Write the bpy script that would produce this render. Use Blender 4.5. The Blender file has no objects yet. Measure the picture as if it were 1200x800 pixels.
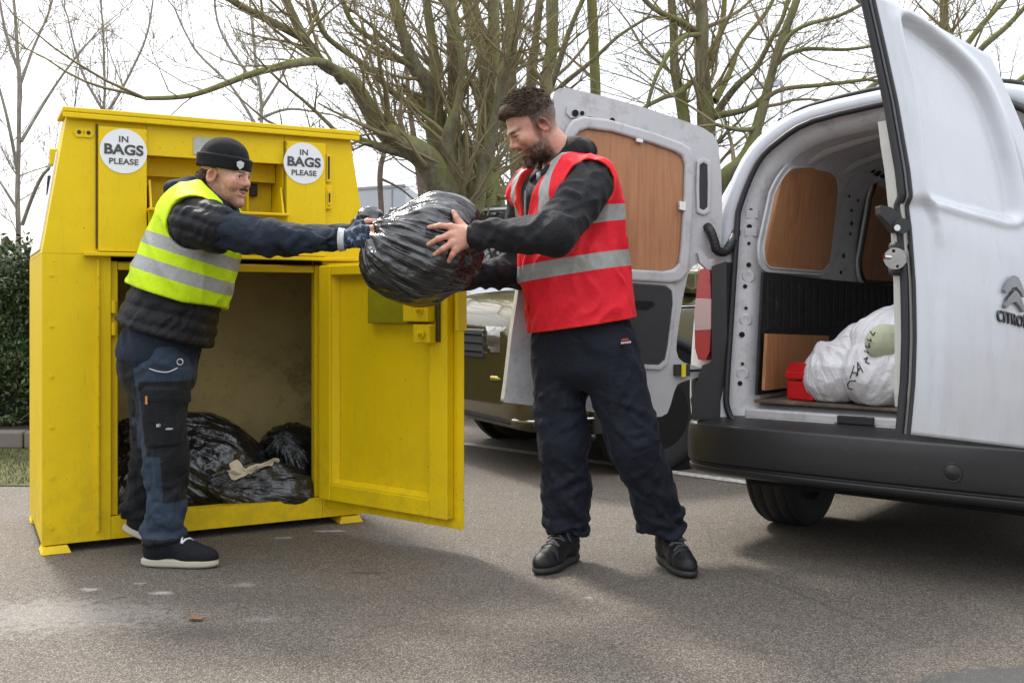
import bpy, bmesh, math, random
import numpy as np
from mathutils import Vector, Matrix
R = math.radians
rng = np.random.default_rng(7)
random.seed(7)
scene = bpy.context.scene
COL = scene.collection

# ------------------------------------------------------------------ camera geometry used for measuring
F_PX, CX, HY, CAM_H = 1200.0, 600.0, 358.0, 0.98
def at(px, py, Y):
    return np.array([(px-CX)/F_PX*Y, Y, CAM_H-(py-HY)/F_PX*Y])
def gnd(px, Y):
    return np.array([(px-CX)/F_PX*Y, Y, 0.0])
def nrm(v):
    v = np.asarray(v, float); return v/np.linalg.norm(v)
def ray_plane(px, py, o, n):
    d = np.array([(px-CX)/F_PX, 1.0, -(py-HY)/F_PX]); c = np.array([0, 0, CAM_H])
    t = np.dot(np.asarray(o)-c, n)/np.dot(d, n); return c+t*d

# ------------------------------------------------------------------ objects
def tag(o, label=None, cat=None, group=None, kind=None):
    if label: o['label'] = label
    if cat: o['category'] = cat
    if group: o['group'] = group
    if kind: o['kind'] = kind
    return o
def empty(name, loc, label, cat, group=None):
    o = bpy.data.objects.new(name, None); COL.objects.link(o)
    o.location = Vector(loc); o.empty_display_size = 0.1
    return tag(o, label, cat, group)
def link(name, me, parent=None):
    o = bpy.data.objects.new(name, me); COL.objects.link(o)
    if parent is not None:
        o.parent = parent
        o.matrix_parent_inverse = world_of(parent).inverted()
    return o
def world_of(o):
    m = Matrix.Translation(o.location) @ o.rotation_euler.to_matrix().to_4x4()
    if o.parent is not None:
        m = world_of(o.parent) @ o.matrix_parent_inverse @ m
    return m
def child(o, parent):
    o.parent = parent; o.matrix_parent_inverse = world_of(parent).inverted(); return o

class MB:
    """collects geometry for ONE mesh object"""
    def __init__(s): s.v = []; s.f = []; s.m = []; s.smooth = []
    def add(s, vs, fs, mi=0, sm=False):
        b = len(s.v); s.v += [tuple(map(float, v)) for v in vs]
        for f in fs:
            s.f.append(tuple(int(i)+b for i in f)); s.m.append(mi); s.smooth.append(sm)
        return s
    def box(s, o, ax, ay, az, mi=0):
        o, ax, ay, az = [np.asarray(t, float) for t in (o, ax, ay, az)]
        vs = [o, o+ax, o+ax+ay, o+ay, o+az, o+ax+az, o+ax+ay+az, o+ay+az]
        fs = [(0,3,2,1),(4,5,6,7),(0,1,5,4),(1,2,6,5),(2,3,7,6),(3,0,4,7)]
        return s.add(vs, fs, mi)
    def prism(s, poly, off, mi=0, sm=False):
        """poly: list of 3D points (planar), off: extrusion vector"""
        n = len(poly); off = np.asarray(off, float)
        vs = [np.asarray(p, float) for p in poly]+[np.asarray(p, float)+off for p in poly]
        s.add(vs, [tuple(range(n-1,-1,-1)), tuple(range(n, 2*n))], mi)
        s.add(vs, [(i, (i+1) % n, n+(i+1) % n, n+i) for i in range(n)], mi, sm)
        return s
    def ring(s, outer, inner, off, mi=0, sm=False):
        n = len(outer); off = np.asarray(off, float)
        O = [np.asarray(p, float) for p in outer]; I = [np.asarray(p, float) for p in inner]
        vs = O+I+[p+off for p in O]+[p+off for p in I]
        fs = []
        for i in range(n):
            j = (i+1) % n
            fs += [(i, j, n+j, n+i), (2*n+i, 3*n+i, 3*n+j, 2*n+j), (i, 2*n+i, 2*n+j, j), (n+i, n+j, 3*n+j, 3*n+i)]
        return s.add(vs, fs, mi, sm)
    def tube(s, pts, rad, sides=8, mi=0, caps=True, sm=True):
        pts = [np.asarray(p, float) for p in pts]; n = len(pts)
        if np.isscalar(rad): rad = [rad]*n
        t0 = nrm(pts[1]-pts[0]); ref = np.array([0, 0, 1.]) if abs(t0[2]) < .9 else np.array([1., 0, 0])
        u = nrm(np.cross(t0, ref)); vs = []
        for i in range(n):
            t = nrm(pts[min(i+1, n-1)]-pts[max(i-1, 0)])
            u = nrm(u-t*np.dot(u, t)); w = np.cross(t, u)
            for k in range(sides):
                a = 2*math.pi*k/sides
                vs.append(pts[i]+rad[i]*(math.cos(a)*u+math.sin(a)*w))
        fs = [(i*sides+k, i*sides+(k+1) % sides, (i+1)*sides+(k+1) % sides, (i+1)*sides+k) for i in range(n-1) for k in range(sides)]
        s.add(vs, fs, mi, sm)
        if caps:
            s.add(vs[:sides], [tuple(range(sides-1, -1, -1))], mi); s.add(vs[-sides:], [tuple(range(sides))], mi)
        return s
    def disc(s, c, n, r, th, sides=24, mi=0):
        c = np.asarray(c, float); n = nrm(n)
        return s.tube([c, c+n*th], r, sides, mi)
    def lathe(s, c, axis, prof, sides=32, mi=0, sm=True):
        """prof: list of (along, radius)"""
        c = np.asarray(c, float); ax = nrm(axis)
        ref = np.array([0, 0, 1.]) if abs(ax[2]) < .9 else np.array([1., 0, 0])
        u = nrm(np.cross(ax, ref)); w = np.cross(ax, u); vs = []
        for (a, r) in prof:
            for k in range(sides):
                t = 2*math.pi*k/sides
                vs.append(c+ax*a+r*(math.cos(t)*u+math.sin(t)*w))
        fs = [(i*sides+k, i*sides+(k+1) % sides, (i+1)*sides+(k+1) % sides, (i+1)*sides+k) for i in range(len(prof)-1) for k in range(sides)]
        return s.add(vs, fs, mi, sm)
    def grid(s, P, mi=0, sm=True, closed_u=False):
        """P: array [nu][nv][3]"""
        P = np.asarray(P, float); nu, nv = P.shape[:2]
        fs = []
        for i in range(nu if closed_u else nu-1):
            i2 = (i+1) % nu
            for j in range(nv-1):
                fs.append((i*nv+j, i2*nv+j, i2*nv+j+1, i*nv+j+1))
        return s.add(P.reshape(-1, 3), fs, mi, sm)
    def build(s, name, mats, parent=None, bevel=0, seg=2, weld=False, solid=0, sub=0, fixn=True, smooth_all=False):
        me = bpy.data.meshes.new(name); me.from_pydata(s.v, [], s.f)
        if not isinstance(mats, (list, tuple)): mats = [mats]
        for m in mats: me.materials.append(m)
        me.polygons.foreach_set('material_index', s.m)
        me.polygons.foreach_set('use_smooth', [True]*len(s.f) if smooth_all else s.smooth)
        if weld or fixn:
            bm = bmesh.new(); bm.from_mesh(me)
            if weld: bmesh.ops.remove_doubles(bm, verts=bm.verts, dist=1e-5)
            if fixn: bmesh.ops.recalc_face_normals(bm, faces=bm.faces)
            bm.to_mesh(me); bm.free()
        o = link(name, me, parent)
        if solid:
            md = o.modifiers.new('Solid', 'SOLIDIFY'); md.thickness = solid; md.offset = 0
        if bevel:
            md = o.modifiers.new('Bevel', 'BEVEL'); md.width = bevel; md.segments = seg; md.limit_method = 'ANGLE'; md.angle_limit = R(35)
            md.harden_normals = False
        if sub:
            md = o.modifiers.new('Sub', 'SUBSURF'); md.levels = sub; md.render_levels = sub
        return o

def copy_tree(o, parent=None):
    c = o.copy(); COL.objects.link(c)
    if parent is not None: c.parent = parent
    for ch in list(o.children): copy_tree(ch, c)
    return c

def text_mesh(name, s, size, o, right, up, mat, parent, offset=0.0, extrude=0.0006, align='CENTER', lift=0.002, spacing=1.0, xs=1.0):
    cu = bpy.data.curves.new(name, 'FONT'); cu.body = s; cu.size = size; cu.align_x = align; cu.align_y = 'CENTER'
    cu.bevel_depth = offset; cu.bevel_resolution = 0; cu.extrude = extrude; cu.space_character = spacing
    tmp = bpy.data.objects.new(name, cu); COL.objects.link(tmp)
    dg = bpy.context.evaluated_depsgraph_get(); dg.update()
    me = bpy.data.meshes.new_from_object(tmp.evaluated_get(dg)); bpy.data.objects.remove(tmp)
    me.name = name; me.transform(Matrix.Diagonal((xs, 1, 1, 1)))
    r, u = nrm(right), np.asarray(up, float); u = nrm(u-np.dot(u, r)*0); n = nrm(np.cross(r, u)); o = np.asarray(o, float)
    M = Matrix(((r[0], u[0], n[0], o[0]+n[0]*lift), (r[1], u[1], n[1], o[1]+n[1]*lift), (r[2], u[2], n[2], o[2]+n[2]*lift), (0, 0, 0, 1)))
    me.transform(M); me.materials.clear(); me.materials.append(mat)
    return link(name, me, parent)

# ------------------------------------------------------------------ numpy noise
_val = rng.random(4096).astype(np.float32)
def vnoise(P):
    P = np.asarray(P, np.float32); Pf = np.floor(P); f = P-Pf; Pi = Pf.astype(np.int32); u = f*f*(3-2*f)
    x, y, z = Pi[..., 0], Pi[..., 1], Pi[..., 2]
    hx = (x*np.int32(1619)+(x >> 3)*np.int32(977), (x+1)*np.int32(1619)+((x+1) >> 3)*np.int32(977)); hy = (y*np.int32(31337)+(y >> 2)*np.int32(531), (y+1)*np.int32(31337)+((y+1) >> 2)*np.int32(531)); hz = (z*np.int32(6971)+(z >> 2)*np.int32(773), (z+1)*np.int32(6971)+((z+1) >> 2)*np.int32(773))
    def h(a, b, c):
        k = hx[a] ^ hy[b] ^ hz[c]; return _val[(k ^ (k >> 7)) & 4095]
    ux, uy, uz = u[..., 0], u[..., 1], u[..., 2]
    def lx(b, c): p = h(0, b, c); return p+(h(1, b, c)-p)*ux
    a0 = lx(0, 0); a0 = a0+(lx(1, 0)-a0)*uy; a1 = lx(0, 1); a1 = a1+(lx(1, 1)-a1)*uy
    return a0+(a1-a0)*uz
def vn(P):
    return vnoise(P)*2-1
def fbm(P, o=3):
    s = 0; a = 1; t = 0
    for i in range(o):
        s = s+a*vn(P*(2.03**i)+i*17.3); t += a; a *= .5
    return s/t
def ridge(P, o=2):
    s = 0; a = 1; t = 0
    for i in range(o):
        s = s+a*(1-np.abs(vn(P*(2.1**i)+i*9.1))*2); t += a; a *= .5
    return s/t

# ------------------------------------------------------------------ signed distance shapes and surface nets
def dot3(P, v): return P[..., 0]*v[0]+P[..., 1]*v[1]+P[..., 2]*v[2]
def smin(a, b, k):
    h = np.clip(.5+.5*(b-a)/k, 0, 1); return b*(1-h)+a*h-k*h*(1-h)
def smax(a, b, k): return -smin(-a, -b, k)
def s_cap(a, b, ra, rb):
    a = np.asarray(a, np.float32); b = np.asarray(b, np.float32); ba = b-a; bb = float(np.dot(ba, ba))+1e-12
    def f(P):
        pa = P-a; h = np.clip(dot3(pa, ba)/bb, 0, 1)
        q = pa-h[..., None]*ba
        return np.sqrt((q*q).sum(-1))-(ra+(rb-ra)*h)
    return f
def s_sph(c, r):
    c = np.asarray(c, np.float32)
    def f(P):
        q = P-c; return np.sqrt((q*q).sum(-1))-r
    return f
def s_ell(c, rad, axes=None):
    c = np.asarray(c, np.float32); rad = np.asarray(rad, np.float32)
    A = np.eye(3) if axes is None else np.asarray(axes, float)
    def f(P):
        q = P-c; L = np.stack([dot3(q, A[i]) for i in range(3)], -1)
        k0 = np.sqrt(((L/rad)**2).sum(-1)); k1 = np.sqrt(((L/(rad*rad))**2).sum(-1))+1e-9
        return np.where(k1 < 1e-6, -rad.min(), k0*(k0-1)/k1)
    return f
def s_esw(a, b, lat, ra, rb, rx=None):
    """elliptical sweep a->b; lat direction; ra,rb=(lateral radius, fore-aft radius)"""
    a = np.asarray(a, float); b = np.asarray(b, float); L = np.linalg.norm(b-a); ax = (b-a)/L
    l = nrm(np.asarray(lat, float)-ax*np.dot(lat, ax)); fd = np.cross(ax, l)
    def f(P):
        q = P-a.astype(np.float32); t = dot3(q, ax); h = np.clip(t/L, 0, 1)
        rl = ra[0]+(rb[0]-ra[0])*h; rf = ra[1]+(rb[1]-ra[1])*h; rz = rx if rx else np.minimum(rl, rf)
        x, y, z = dot3(q, l), dot3(q, fd), t-h*L
        k0 = np.sqrt((x/rl)**2+(y/rf)**2+(z/rz)**2); k1 = np.sqrt((x/rl**2)**2+(y/rf**2)**2+(z/rz**2)**2)+1e-9
        return np.where(k1 < 1e-6, -np.minimum(rl, rf), k0*(k0-1)/k1)
    return f
def s_box(c, half, axes=None, r=0.0):
    c = np.asarray(c, np.float32); half = np.asarray(half, np.float32); A = np.eye(3) if axes is None else np.asarray(axes, float)
    def f(P):
        q = P-c; L = np.abs(np.stack([dot3(q, A[i]) for i in range(3)], -1))-(half-r)
        return np.sqrt((np.maximum(L, 0)**2).sum(-1))+np.minimum(L.max(-1), 0)-r
    return f
class SDF:
    def __init__(s, k=.02): s.pr = []; s.post = []; s.k = k
    def add(s, f, k=None): s.pr.append((f, s.k if k is None else k)); return s
    def then(s, g, c=None, r=0): s.post.append((g, c, r)); return s            # g(P, d) -> d, c/r: where it acts
    def cut(s, o, n, k=.004):                               # keep the side the normal points away from
        o = np.asarray(o, float); n = nrm(n)
        return s.then(lambda P, d: smax(d, dot3(P-o.astype(np.float32), n), k))
    def sub(s, f, k=.006, c=None, r=0): return s.then(lambda P, d: smax(d, -f(P), k), c, r)
    def cutbox(s, o, n, L=.16, w=.085):                     # square cut of a limb's end only
        n = nrm(n); u = nrm(np.cross(n, [.3, .1, .9])); o = np.asarray(o, float)
        return s.sub(s_box(o+n*L*.5, (L*.5, w, w), np.array([n, u, np.cross(n, u)])), .003, o+n*L*.5, L+w)
    def ev(s, P, act=None, posts=None):
        d = None
        for (f, k) in (s.pr if act is None else act):
            di = f(P); d = di if d is None else smin(d, di, k)
        for g, c, r in (s.post if posts is None else posts): d = g(P, d)
        return d
    def mesh(s, lo, hi, h, N=14, slack=1.35):
        lo = np.asarray(lo, float); hi = np.asarray(hi, float)
        nb = np.maximum(1, np.ceil((hi-lo)/(h*N)).astype(int))
        bi = np.stack(np.meshgrid(*[np.arange(n) for n in nb], indexing='ij'), -1).reshape(-1, 3)
        cen = (lo+(bi+.5)*h*N).astype(np.float32); Rb = h*N*math.sqrt(3)/2
        D = np.stack([f(cen) for f, k in s.pr], 0)
        d = None
        for i, (f, k) in enumerate(s.pr): d = D[i] if d is None else smin(d, D[i], k)
        du = d
        for g, c_, r_ in s.post: d = g(cen, d)
        keep = np.where(np.abs(d) < Rb*slack+.02)[0]
        gl = np.arange(N+1)
        base = np.stack(np.meshgrid(gl, gl, gl, indexing='ij'), -1)
        keysV, posV, quads = [], [], []
        S1, S2 = 1 << 20, 1 << 40
        for b in keep:
            act = [s.pr[i] for i in range(len(s.pr)) if D[i, b] < max(D[:, b].min(), -Rb)+2.1*Rb+1.2*s.pr[i][1]+.012]
            g0 = bi[b]*N
            P = (lo+(base+g0)*h).astype(np.float32)
            posts = [p_ for p_ in s.post if p_[1] is None or np.linalg.norm(cen[b]-p_[1]) < p_[2]+Rb]
            v = s.ev(P.reshape(-1, 3), act, posts).reshape(N+1, N+1, N+1)
            neg = v < 0
            if neg.all() or not neg.any(): continue
            c = neg[:-1,:-1,:-1].astype(np.int8)
            cnt = sum(neg[a:N+a, bb:N+bb, cc:N+cc].astype(np.int8) for a in (0,1) for bb in (0,1) for cc in (0,1))
            I = np.argwhere((cnt > 0) & (cnt < 8))
            acc = np.zeros((len(I), 3)); num = np.zeros(len(I))
            for axn in range(3):
                o1, o2 = [x for x in range(3) if x != axn]
                for p in (0, 1):
                    for q in (0, 1):
                        A = I.copy(); A[:, o1] += p; A[:, o2] += q
                        B = A.copy(); B[:, axn] += 1
                        va = v[A[:,0],A[:,1],A[:,2]]; vb = v[B[:,0],B[:,1],B[:,2]]
                        m = (va < 0) != (vb < 0)
                        t = np.where(m, va/np.where(m, va-vb, 1), 0)
                        pt = A.astype(float); pt[:, axn] += t
                        acc += pt*m[:, None]; num += m
            pos = lo+(acc/num[:, None]+g0)*h
            G = I+g0
            keysV.append(G[:,0]+G[:,1]*S1+G[:,2]*S2); posV.append(pos)
            for axn in range(3):
                o1, o2 = [(1,2),(2,0),(0,1)][axn]
                sl0 = [slice(0, N)]*3; sl1 = [slice(0, N)]*3; sl1[axn] = slice(1, N+1)
                na, nbb = neg[tuple(sl0)], neg[tuple(sl1)]
                E = np.argwhere(na != nbb)
                if len(E) == 0: continue
                flip = na[E[:,0],E[:,1],E[:,2]]
                E = E+g0; mul = (1, S1, S2)
                k0 = E[:,0]+E[:,1]*S1+E[:,2]*S2
                q = np.stack([k0-mul[o1]-mul[o2], k0-mul[o2], k0, k0-mul[o1]], 1)
                q[~flip] = q[~flip][:, ::-1]
                quads.append(q)
        K = np.concatenate(keysV); Pv = np.concatenate(posV); Q = np.concatenate(quads)
        order = np.argsort(K); K = K[order]; Pv = Pv[order]
        idx = np.clip(np.searchsorted(K, Q), 0, len(K)-1)
        ok = (K[idx] == Q).all(1)
        return Pv, idx[ok]
def np_obj(name, V, Q, mats, parent=None, attrs=None, cols=None, smooth=True, midx=None):
    me = bpy.data.meshes.new(name)
    V = np.asarray(V, np.float32); Q = np.asarray(Q, np.int32); k = Q.shape[1]
    me.vertices.add(len(V)); me.vertices.foreach_set('co', V.ravel())
    me.loops.add(Q.size); me.loops.foreach_set('vertex_index', Q.ravel())
    me.polygons.add(len(Q)); me.polygons.foreach_set('loop_start', np.arange(len(Q), dtype=np.int32)*k)
    me.polygons.foreach_set('loop_total', np.full(len(Q), k, np.int32))
    if not isinstance(mats, (list, tuple)): mats = [mats]
    for m in mats: me.materials.append(m)
    me.polygons.foreach_set('use_smooth', np.full(len(Q), smooth))
    if midx is not None: me.polygons.foreach_set('material_index', np.asarray(midx, np.int32))
    me.update(calc_edges=True); me.validate()
    for n, a in (attrs or {}).items():
        at_ = me.attributes.new(n, 'FLOAT', 'POINT'); at_.data.foreach_set('value', np.asarray(a, np.float32))
    if cols is not None:
        ca = me.color_attributes.new('col', 'FLOAT_COLOR', 'POINT')
        c4 = np.ones((len(V), 4), np.float32); c4[:, :3] = cols; ca.data.foreach_set('color', c4.ravel())
    return link(name, me, parent)
def sdf_obj(name, S, lo, hi, h, mat, parent=None, attrs=None, cols=None):
    V, Q = S.mesh(lo, hi, h)
    A = {n: f(V) for n, f in (attrs or {}).items()}
    return np_obj(name, V, Q, mat, parent, A, None if cols is None else cols(V))

def several(name, builders, mat, parent=None, **kw):
    """one object per piece"""
    for fn in builders:
        m = MB(); fn(m); m.build(name, mat, parent, **kw)
# ------------------------------------------------------------------ materials
class NT:
    def __init__(s, name):
        s.mat = bpy.data.materials.new(name); s.mat.use_nodes = True; s.t = s.mat.node_tree; s.n = s.t.nodes
        s.b = s.n['Principled BSDF']; s.out = s.n['Material Output']
    def new(s, typ, **kw):
        nd = s.n.new(typ)
        for k, v in kw.items():
            if k.startswith('i_'):
                key = k[2:]; key = int(key) if key.isdigit() else key.replace('_', ' ')
                nd.inputs[key].default_value = v
            else: setattr(nd, k, v)
        return nd
    def ln(s, a, b): s.t.links.new(a, b)
    def coord(s, kind='Object'):
        if not hasattr(s, '_tc'): s._tc = s.new('ShaderNodeTexCoord')
        return s._tc.outputs[kind]
    def noise(s, scale, detail=4, rough=.6, vec=None, stretch=None):
        v = vec or s.coord()
        if stretch:
            mp = s.new('ShaderNodeMapping'); mp.inputs['Scale'].default_value = stretch; s.ln(v, mp.inputs['Vector']); v = mp.outputs[0]
        nd = s.new('ShaderNodeTexNoise'); nd.inputs['Scale'].default_value = scale; nd.inputs['Detail'].default_value = detail; nd.inputs['Roughness'].default_value = rough
        s.ln(v, nd.inputs['Vector']); return nd.outputs['Fac']
    def ramp(s, fac, stops):
        r = s.new('ShaderNodeValToRGB'); e = r.color_ramp.elements
        while len(e) < len(stops): e.new(.5)
        for el, (p, c) in zip(e, stops):
            el.position = p; el.color = (*c, 1) if not np.isscalar(c) else (c, c, c, 1)
        s.ln(fac, r.inputs[0]); return r.outputs[0]
    def mix(s, fac, a, b, mode='MIX'):
        m = s.new('ShaderNodeMix', data_type='RGBA', blend_type=mode)
        for sock, v in ((m.inputs[0], fac), (m.inputs[6], a), (m.inputs[7], b)):
            if isinstance(v, bpy.types.NodeSocket): s.ln(v, sock)
            elif np.isscalar(v): sock.default_value = v
            else: sock.default_value = (*v, 1)
        return m.outputs[2]
    def math(s, op, a, b=0.0, c=0.0):
        m = s.new('ShaderNodeMath', operation=op)
        for i, v in enumerate((a, b, c)):
            if isinstance(v, bpy.types.NodeSocket): s.ln(v, m.inputs[i])
            else: m.inputs[i].default_value = v
        return m.outputs[0]
    def attr(s, name): return s.new('ShaderNodeAttribute', attribute_name=name)
    def bump(s, h, strength=.3, dist=.01, prev=None):
        b = s.new('ShaderNodeBump'); b.inputs['Strength'].default_value = strength; b.inputs['Distance'].default_value = dist
        s.ln(h, b.inputs['Height'])
        if prev is not None: s.ln(prev, b.inputs['Normal'])
        return b.outputs[0]
    def set(s, **kw):
        for k, v in kw.items():
            sock = s.b.inputs[k.replace('_', ' ')]
            if isinstance(v, bpy.types.NodeSocket): s.ln(v, sock)
            elif isinstance(v, (tuple, list)) and len(v) == 3: sock.default_value = (*v, 1)
            else: sock.default_value = v
        return s
def simple(name, col, rough=.5, var=.15, vscale=6, metal=0, bump=0, bscale=80, coat=0, rvar=.1, spec=.5):
    t = NT(name); n = t.noise(vscale, 5)
    c = t.mix(n, tuple(x*(1-var) for x in col), tuple(min(1, x*(1+var)) for x in col))
    rr = t.math('MULTIPLY_ADD', t.noise(vscale*3, 3), 2*rvar, rough-rvar)
    t.set(Base_Color=c, Roughness=rr, Metallic=metal)
    t.b.inputs['Coat Weight'].default_value = coat; t.b.inputs['Specular IOR Level'].default_value = spec
    if bump: t.set(Normal=t.bump(t.noise(bscale, 4), bump, .004))
    return t.mat
# ================================================================== world, sun, camera
W = bpy.data.worlds.new('World'); scene.world = W; W.use_nodes = True
wt = W.node_tree; wn = wt.nodes; wn.clear()
SUN_EL, SUN_AZ = 49, 152       # sun stands behind the trees to the left, veiled by cloud
sky = wn.new('ShaderNodeTexSky'); sky.sky_type = 'NISHITA'; sky.sun_disc = False
sky.sun_elevation = R(SUN_EL); sky.sun_rotation = R(-32); sky.air_density = 1.0; sky.dust_density = 3.0; sky.ozone_density = 1.0
bg1 = wn.new('ShaderNodeBackground'); bg1.inputs[1].default_value = 0.05
wt.links.new(sky.outputs[0], bg1.inputs[0])
tc = wn.new('ShaderNodeTexCoord'); cl = wn.new('ShaderNodeTexNoise'); cl.inputs['Scale'].default_value = 2.2; cl.inputs['Detail'].default_value = 5
wt.links.new(tc.outputs['Generated'], cl.inputs['Vector'])
cr = wn.new('ShaderNodeValToRGB'); cr.color_ramp.elements[0].position = .3; cr.color_ramp.elements[0].color = (.82, .86, .93, 1)
cr.color_ramp.elements[1].position = .7; cr.color_ramp.elements[1].color = (1, 1, 1, 1)
wt.links.new(cl.outputs['Fac'], cr.inputs[0])
# overcast luminance: three times brighter overhead than at the horizon
bg2 = wn.new('ShaderNodeBackground')
sx = wn.new('ShaderNodeSeparateXYZ'); wt.links.new(tc.outputs['Generated'], sx.inputs[0])
mx = wn.new('ShaderNodeMath'); mx.operation = 'MAXIMUM'; wt.links.new(sx.outputs[2], mx.inputs[0]); mx.inputs[1].default_value = 0
ma = wn.new('ShaderNodeMath'); ma.operation = 'MULTIPLY_ADD'; wt.links.new(mx.outputs[0], ma.inputs[0]); ma.inputs[1].default_value = 1.75*2/3; ma.inputs[2].default_value = 1.75/3+.06
wt.links.new(ma.outputs[0], bg2.inputs[1]); wt.links.new(cr.outputs[0], bg2.inputs[0])
ad = wn.new('ShaderNodeAddShader'); wo = wn.new('ShaderNodeOutputWorld')
wt.links.new(bg1.outputs[0], ad.inputs[0]); wt.links.new(bg2.outputs[0], ad.inputs[1]); wt.links.new(ad.outputs[0], wo.inputs[0])

sl = bpy.data.lights.new('sun', 'SUN'); sl.energy = 2.8; sl.angle = R(9); sl.color = (1, .95, .86)
so = bpy.data.objects.new('sun', sl); COL.objects.link(so)
sd = Vector((-math.sin(R(32))*math.cos(R(SUN_EL)), math.cos(R(32))*math.cos(R(SUN_EL)), math.sin(R(SUN_EL))))  # towards the sun
so.rotation_euler = sd.to_track_quat('Z', 'Y').to_euler(); so.location = (-6, 10, 12)

cam = bpy.data.cameras.new('camera'); co = bpy.data.objects.new('camera', cam); COL.objects.link(co)
co.location = (0, 0, CAM_H); co.rotation_euler = (R(90), 0, 0)
cam.sensor_width = 36; cam.lens = 36.0; cam.shift_y = -42/1200; cam.clip_start = .05; cam.clip_end = 3000
scene.camera = co
vs = scene.view_settings
try:
    scene.display_settings.display_device = 'sRGB'; vs.view_transform = 'Standard'; vs.look = 'None'
except Exception: pass
vs.exposure = 0.5; vs.gamma = 1; vs.use_curve_mapping = False
scene.cycles.max_bounces = 6; scene.cycles.diffuse_bounces = 3; scene.cycles.glossy_bounces = 3; scene.cycles.transmission_bounces = 4
scene.cycles.transparent_max_bounces = 6; scene.cycles.caustics_reflective = False; scene.cycles.caustics_refractive = False

# ================================================================== ground
def ellipse_mask(t, cx, cy, rx, ry, soft=.6, wob=.75):
    """0..1 mask of a stain on the ground with a ragged outline"""
    sep = t.new('ShaderNodeSeparateXYZ'); t.ln(t.coord(), sep.inputs[0])
    x = t.math('DIVIDE', t.math('SUBTRACT', sep.outputs[0], cx), rx); y = t.math('DIVIDE', t.math('SUBTRACT', sep.outputs[1], cy), ry)
    r = t.math('SQRT', t.math('ADD', t.math('MULTIPLY', x, x), t.math('MULTIPLY', y, y)))
    r = t.math('ADD', r, t.math('MULTIPLY', t.math('SUBTRACT', t.noise(22, 5, .7), .5), wob*4))
    m = t.new('ShaderNodeMapRange'); m.inputs[1].default_value = 1.0; m.inputs[2].default_value = 1-soft; m.clamp = True
    t.ln(r, m.inputs[0]); return m.outputs[0]
def asphalt(name, base=(.126, .100, .074), dark=(.076, .061, .046), stains=True):
    t = NT(name)
    big = t.noise(.55, 4, .55); mid = t.noise(3.2, 6, .65)
    c = t.mix(t.ramp(big, [(.35, 0), (.68, 1)]), dark, base)
    c = t.mix(t.ramp(mid, [(.3, .75), (.7, 0)]), c, tuple(.62*x for x in base))
    vor = t.new('ShaderNodeTexVoronoi'); vor.inputs['Scale'].default_value = 290; t.ln(t.coord(), vor.inputs['Vector'])
    sv = t.new('ShaderNodeSeparateColor'); t.ln(vor.outputs['Color'], sv.inputs[0])
    c = t.mix(t.math('MULTIPLY', t.ramp(sv.outputs[0], [(.45, 0), (.95, 1)]), .7), c, (.36, .32, .27))
    c = t.mix(t.ramp(sv.outputs[1], [(.66, 0), (.92, .9)]), c, (.026, .022, .019))
    c = t.mix(t.ramp(t.noise(60, 3, .7), [(.42, 0), (.62, .32)]), c, (.055, .05, .045))
    if stains:
        for (px, py, rx, ry, s) in ((105, 690, .04, .022, .4), (190, 694, .045, .024, .45), (165, 683, .03, .02, .25), (287, 685, .05, .03, .18), (690, 700, .02, .02, .3), (60, 720, .5, .22, .16), (310, 725, .10, .04, .10), (385, 622, .09, .02, .5), (330, 630, .05, .02, .4)):
            g = gnd(px, 1176/(py-358)); c = t.mix(t.math('MULTIPLY', ellipse_mask(t, g[0], g[1], rx, ry), s), c, (.62, .60, .57))
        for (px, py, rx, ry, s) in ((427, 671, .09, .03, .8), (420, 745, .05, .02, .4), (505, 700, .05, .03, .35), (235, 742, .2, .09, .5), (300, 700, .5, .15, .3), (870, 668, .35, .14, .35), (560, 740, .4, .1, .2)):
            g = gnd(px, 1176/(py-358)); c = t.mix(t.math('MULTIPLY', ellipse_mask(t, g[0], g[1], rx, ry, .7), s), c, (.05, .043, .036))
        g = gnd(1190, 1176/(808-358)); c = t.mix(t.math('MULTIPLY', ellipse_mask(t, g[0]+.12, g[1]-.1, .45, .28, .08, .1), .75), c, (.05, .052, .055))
    # faint cracks
    v2 = t.new('ShaderNodeTexVoronoi', feature='DISTANCE_TO_EDGE'); v2.inputs['Scale'].default_value = .9
    wv = t.mix(.25, t.coord(), t.new('ShaderNodeTexNoise').outputs['Color'], 'ADD'); t.ln(wv, v2.inputs['Vector'])
    c = t.mix(t.ramp(v2.outputs['Distance'], [(.0, .35), (.006, 0)]), c, (.03, .028, .025))
    h = t.math('ADD', t.math('MULTIPLY', t.math('SUBTRACT', 1, vor.outputs['Distance']), .6), t.math('MULTIPLY', t.noise(45, 4, .7), .8))
    t.set(Base_Color=c, Roughness=t.math('MULTIPLY_ADD', mid, .25, .62), Normal=t.bump(h, .55, .006))
    return t.mat
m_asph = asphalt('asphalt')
m = MB(); N = 60
m.add([(-400, -40, 0), (400, -40, 0), (400, 900, 0), (-400, 900, 0)], [(0, 1, 2, 3)])
tag(m.build('ground', m_asph, fixn=False), kind='structure')

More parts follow.
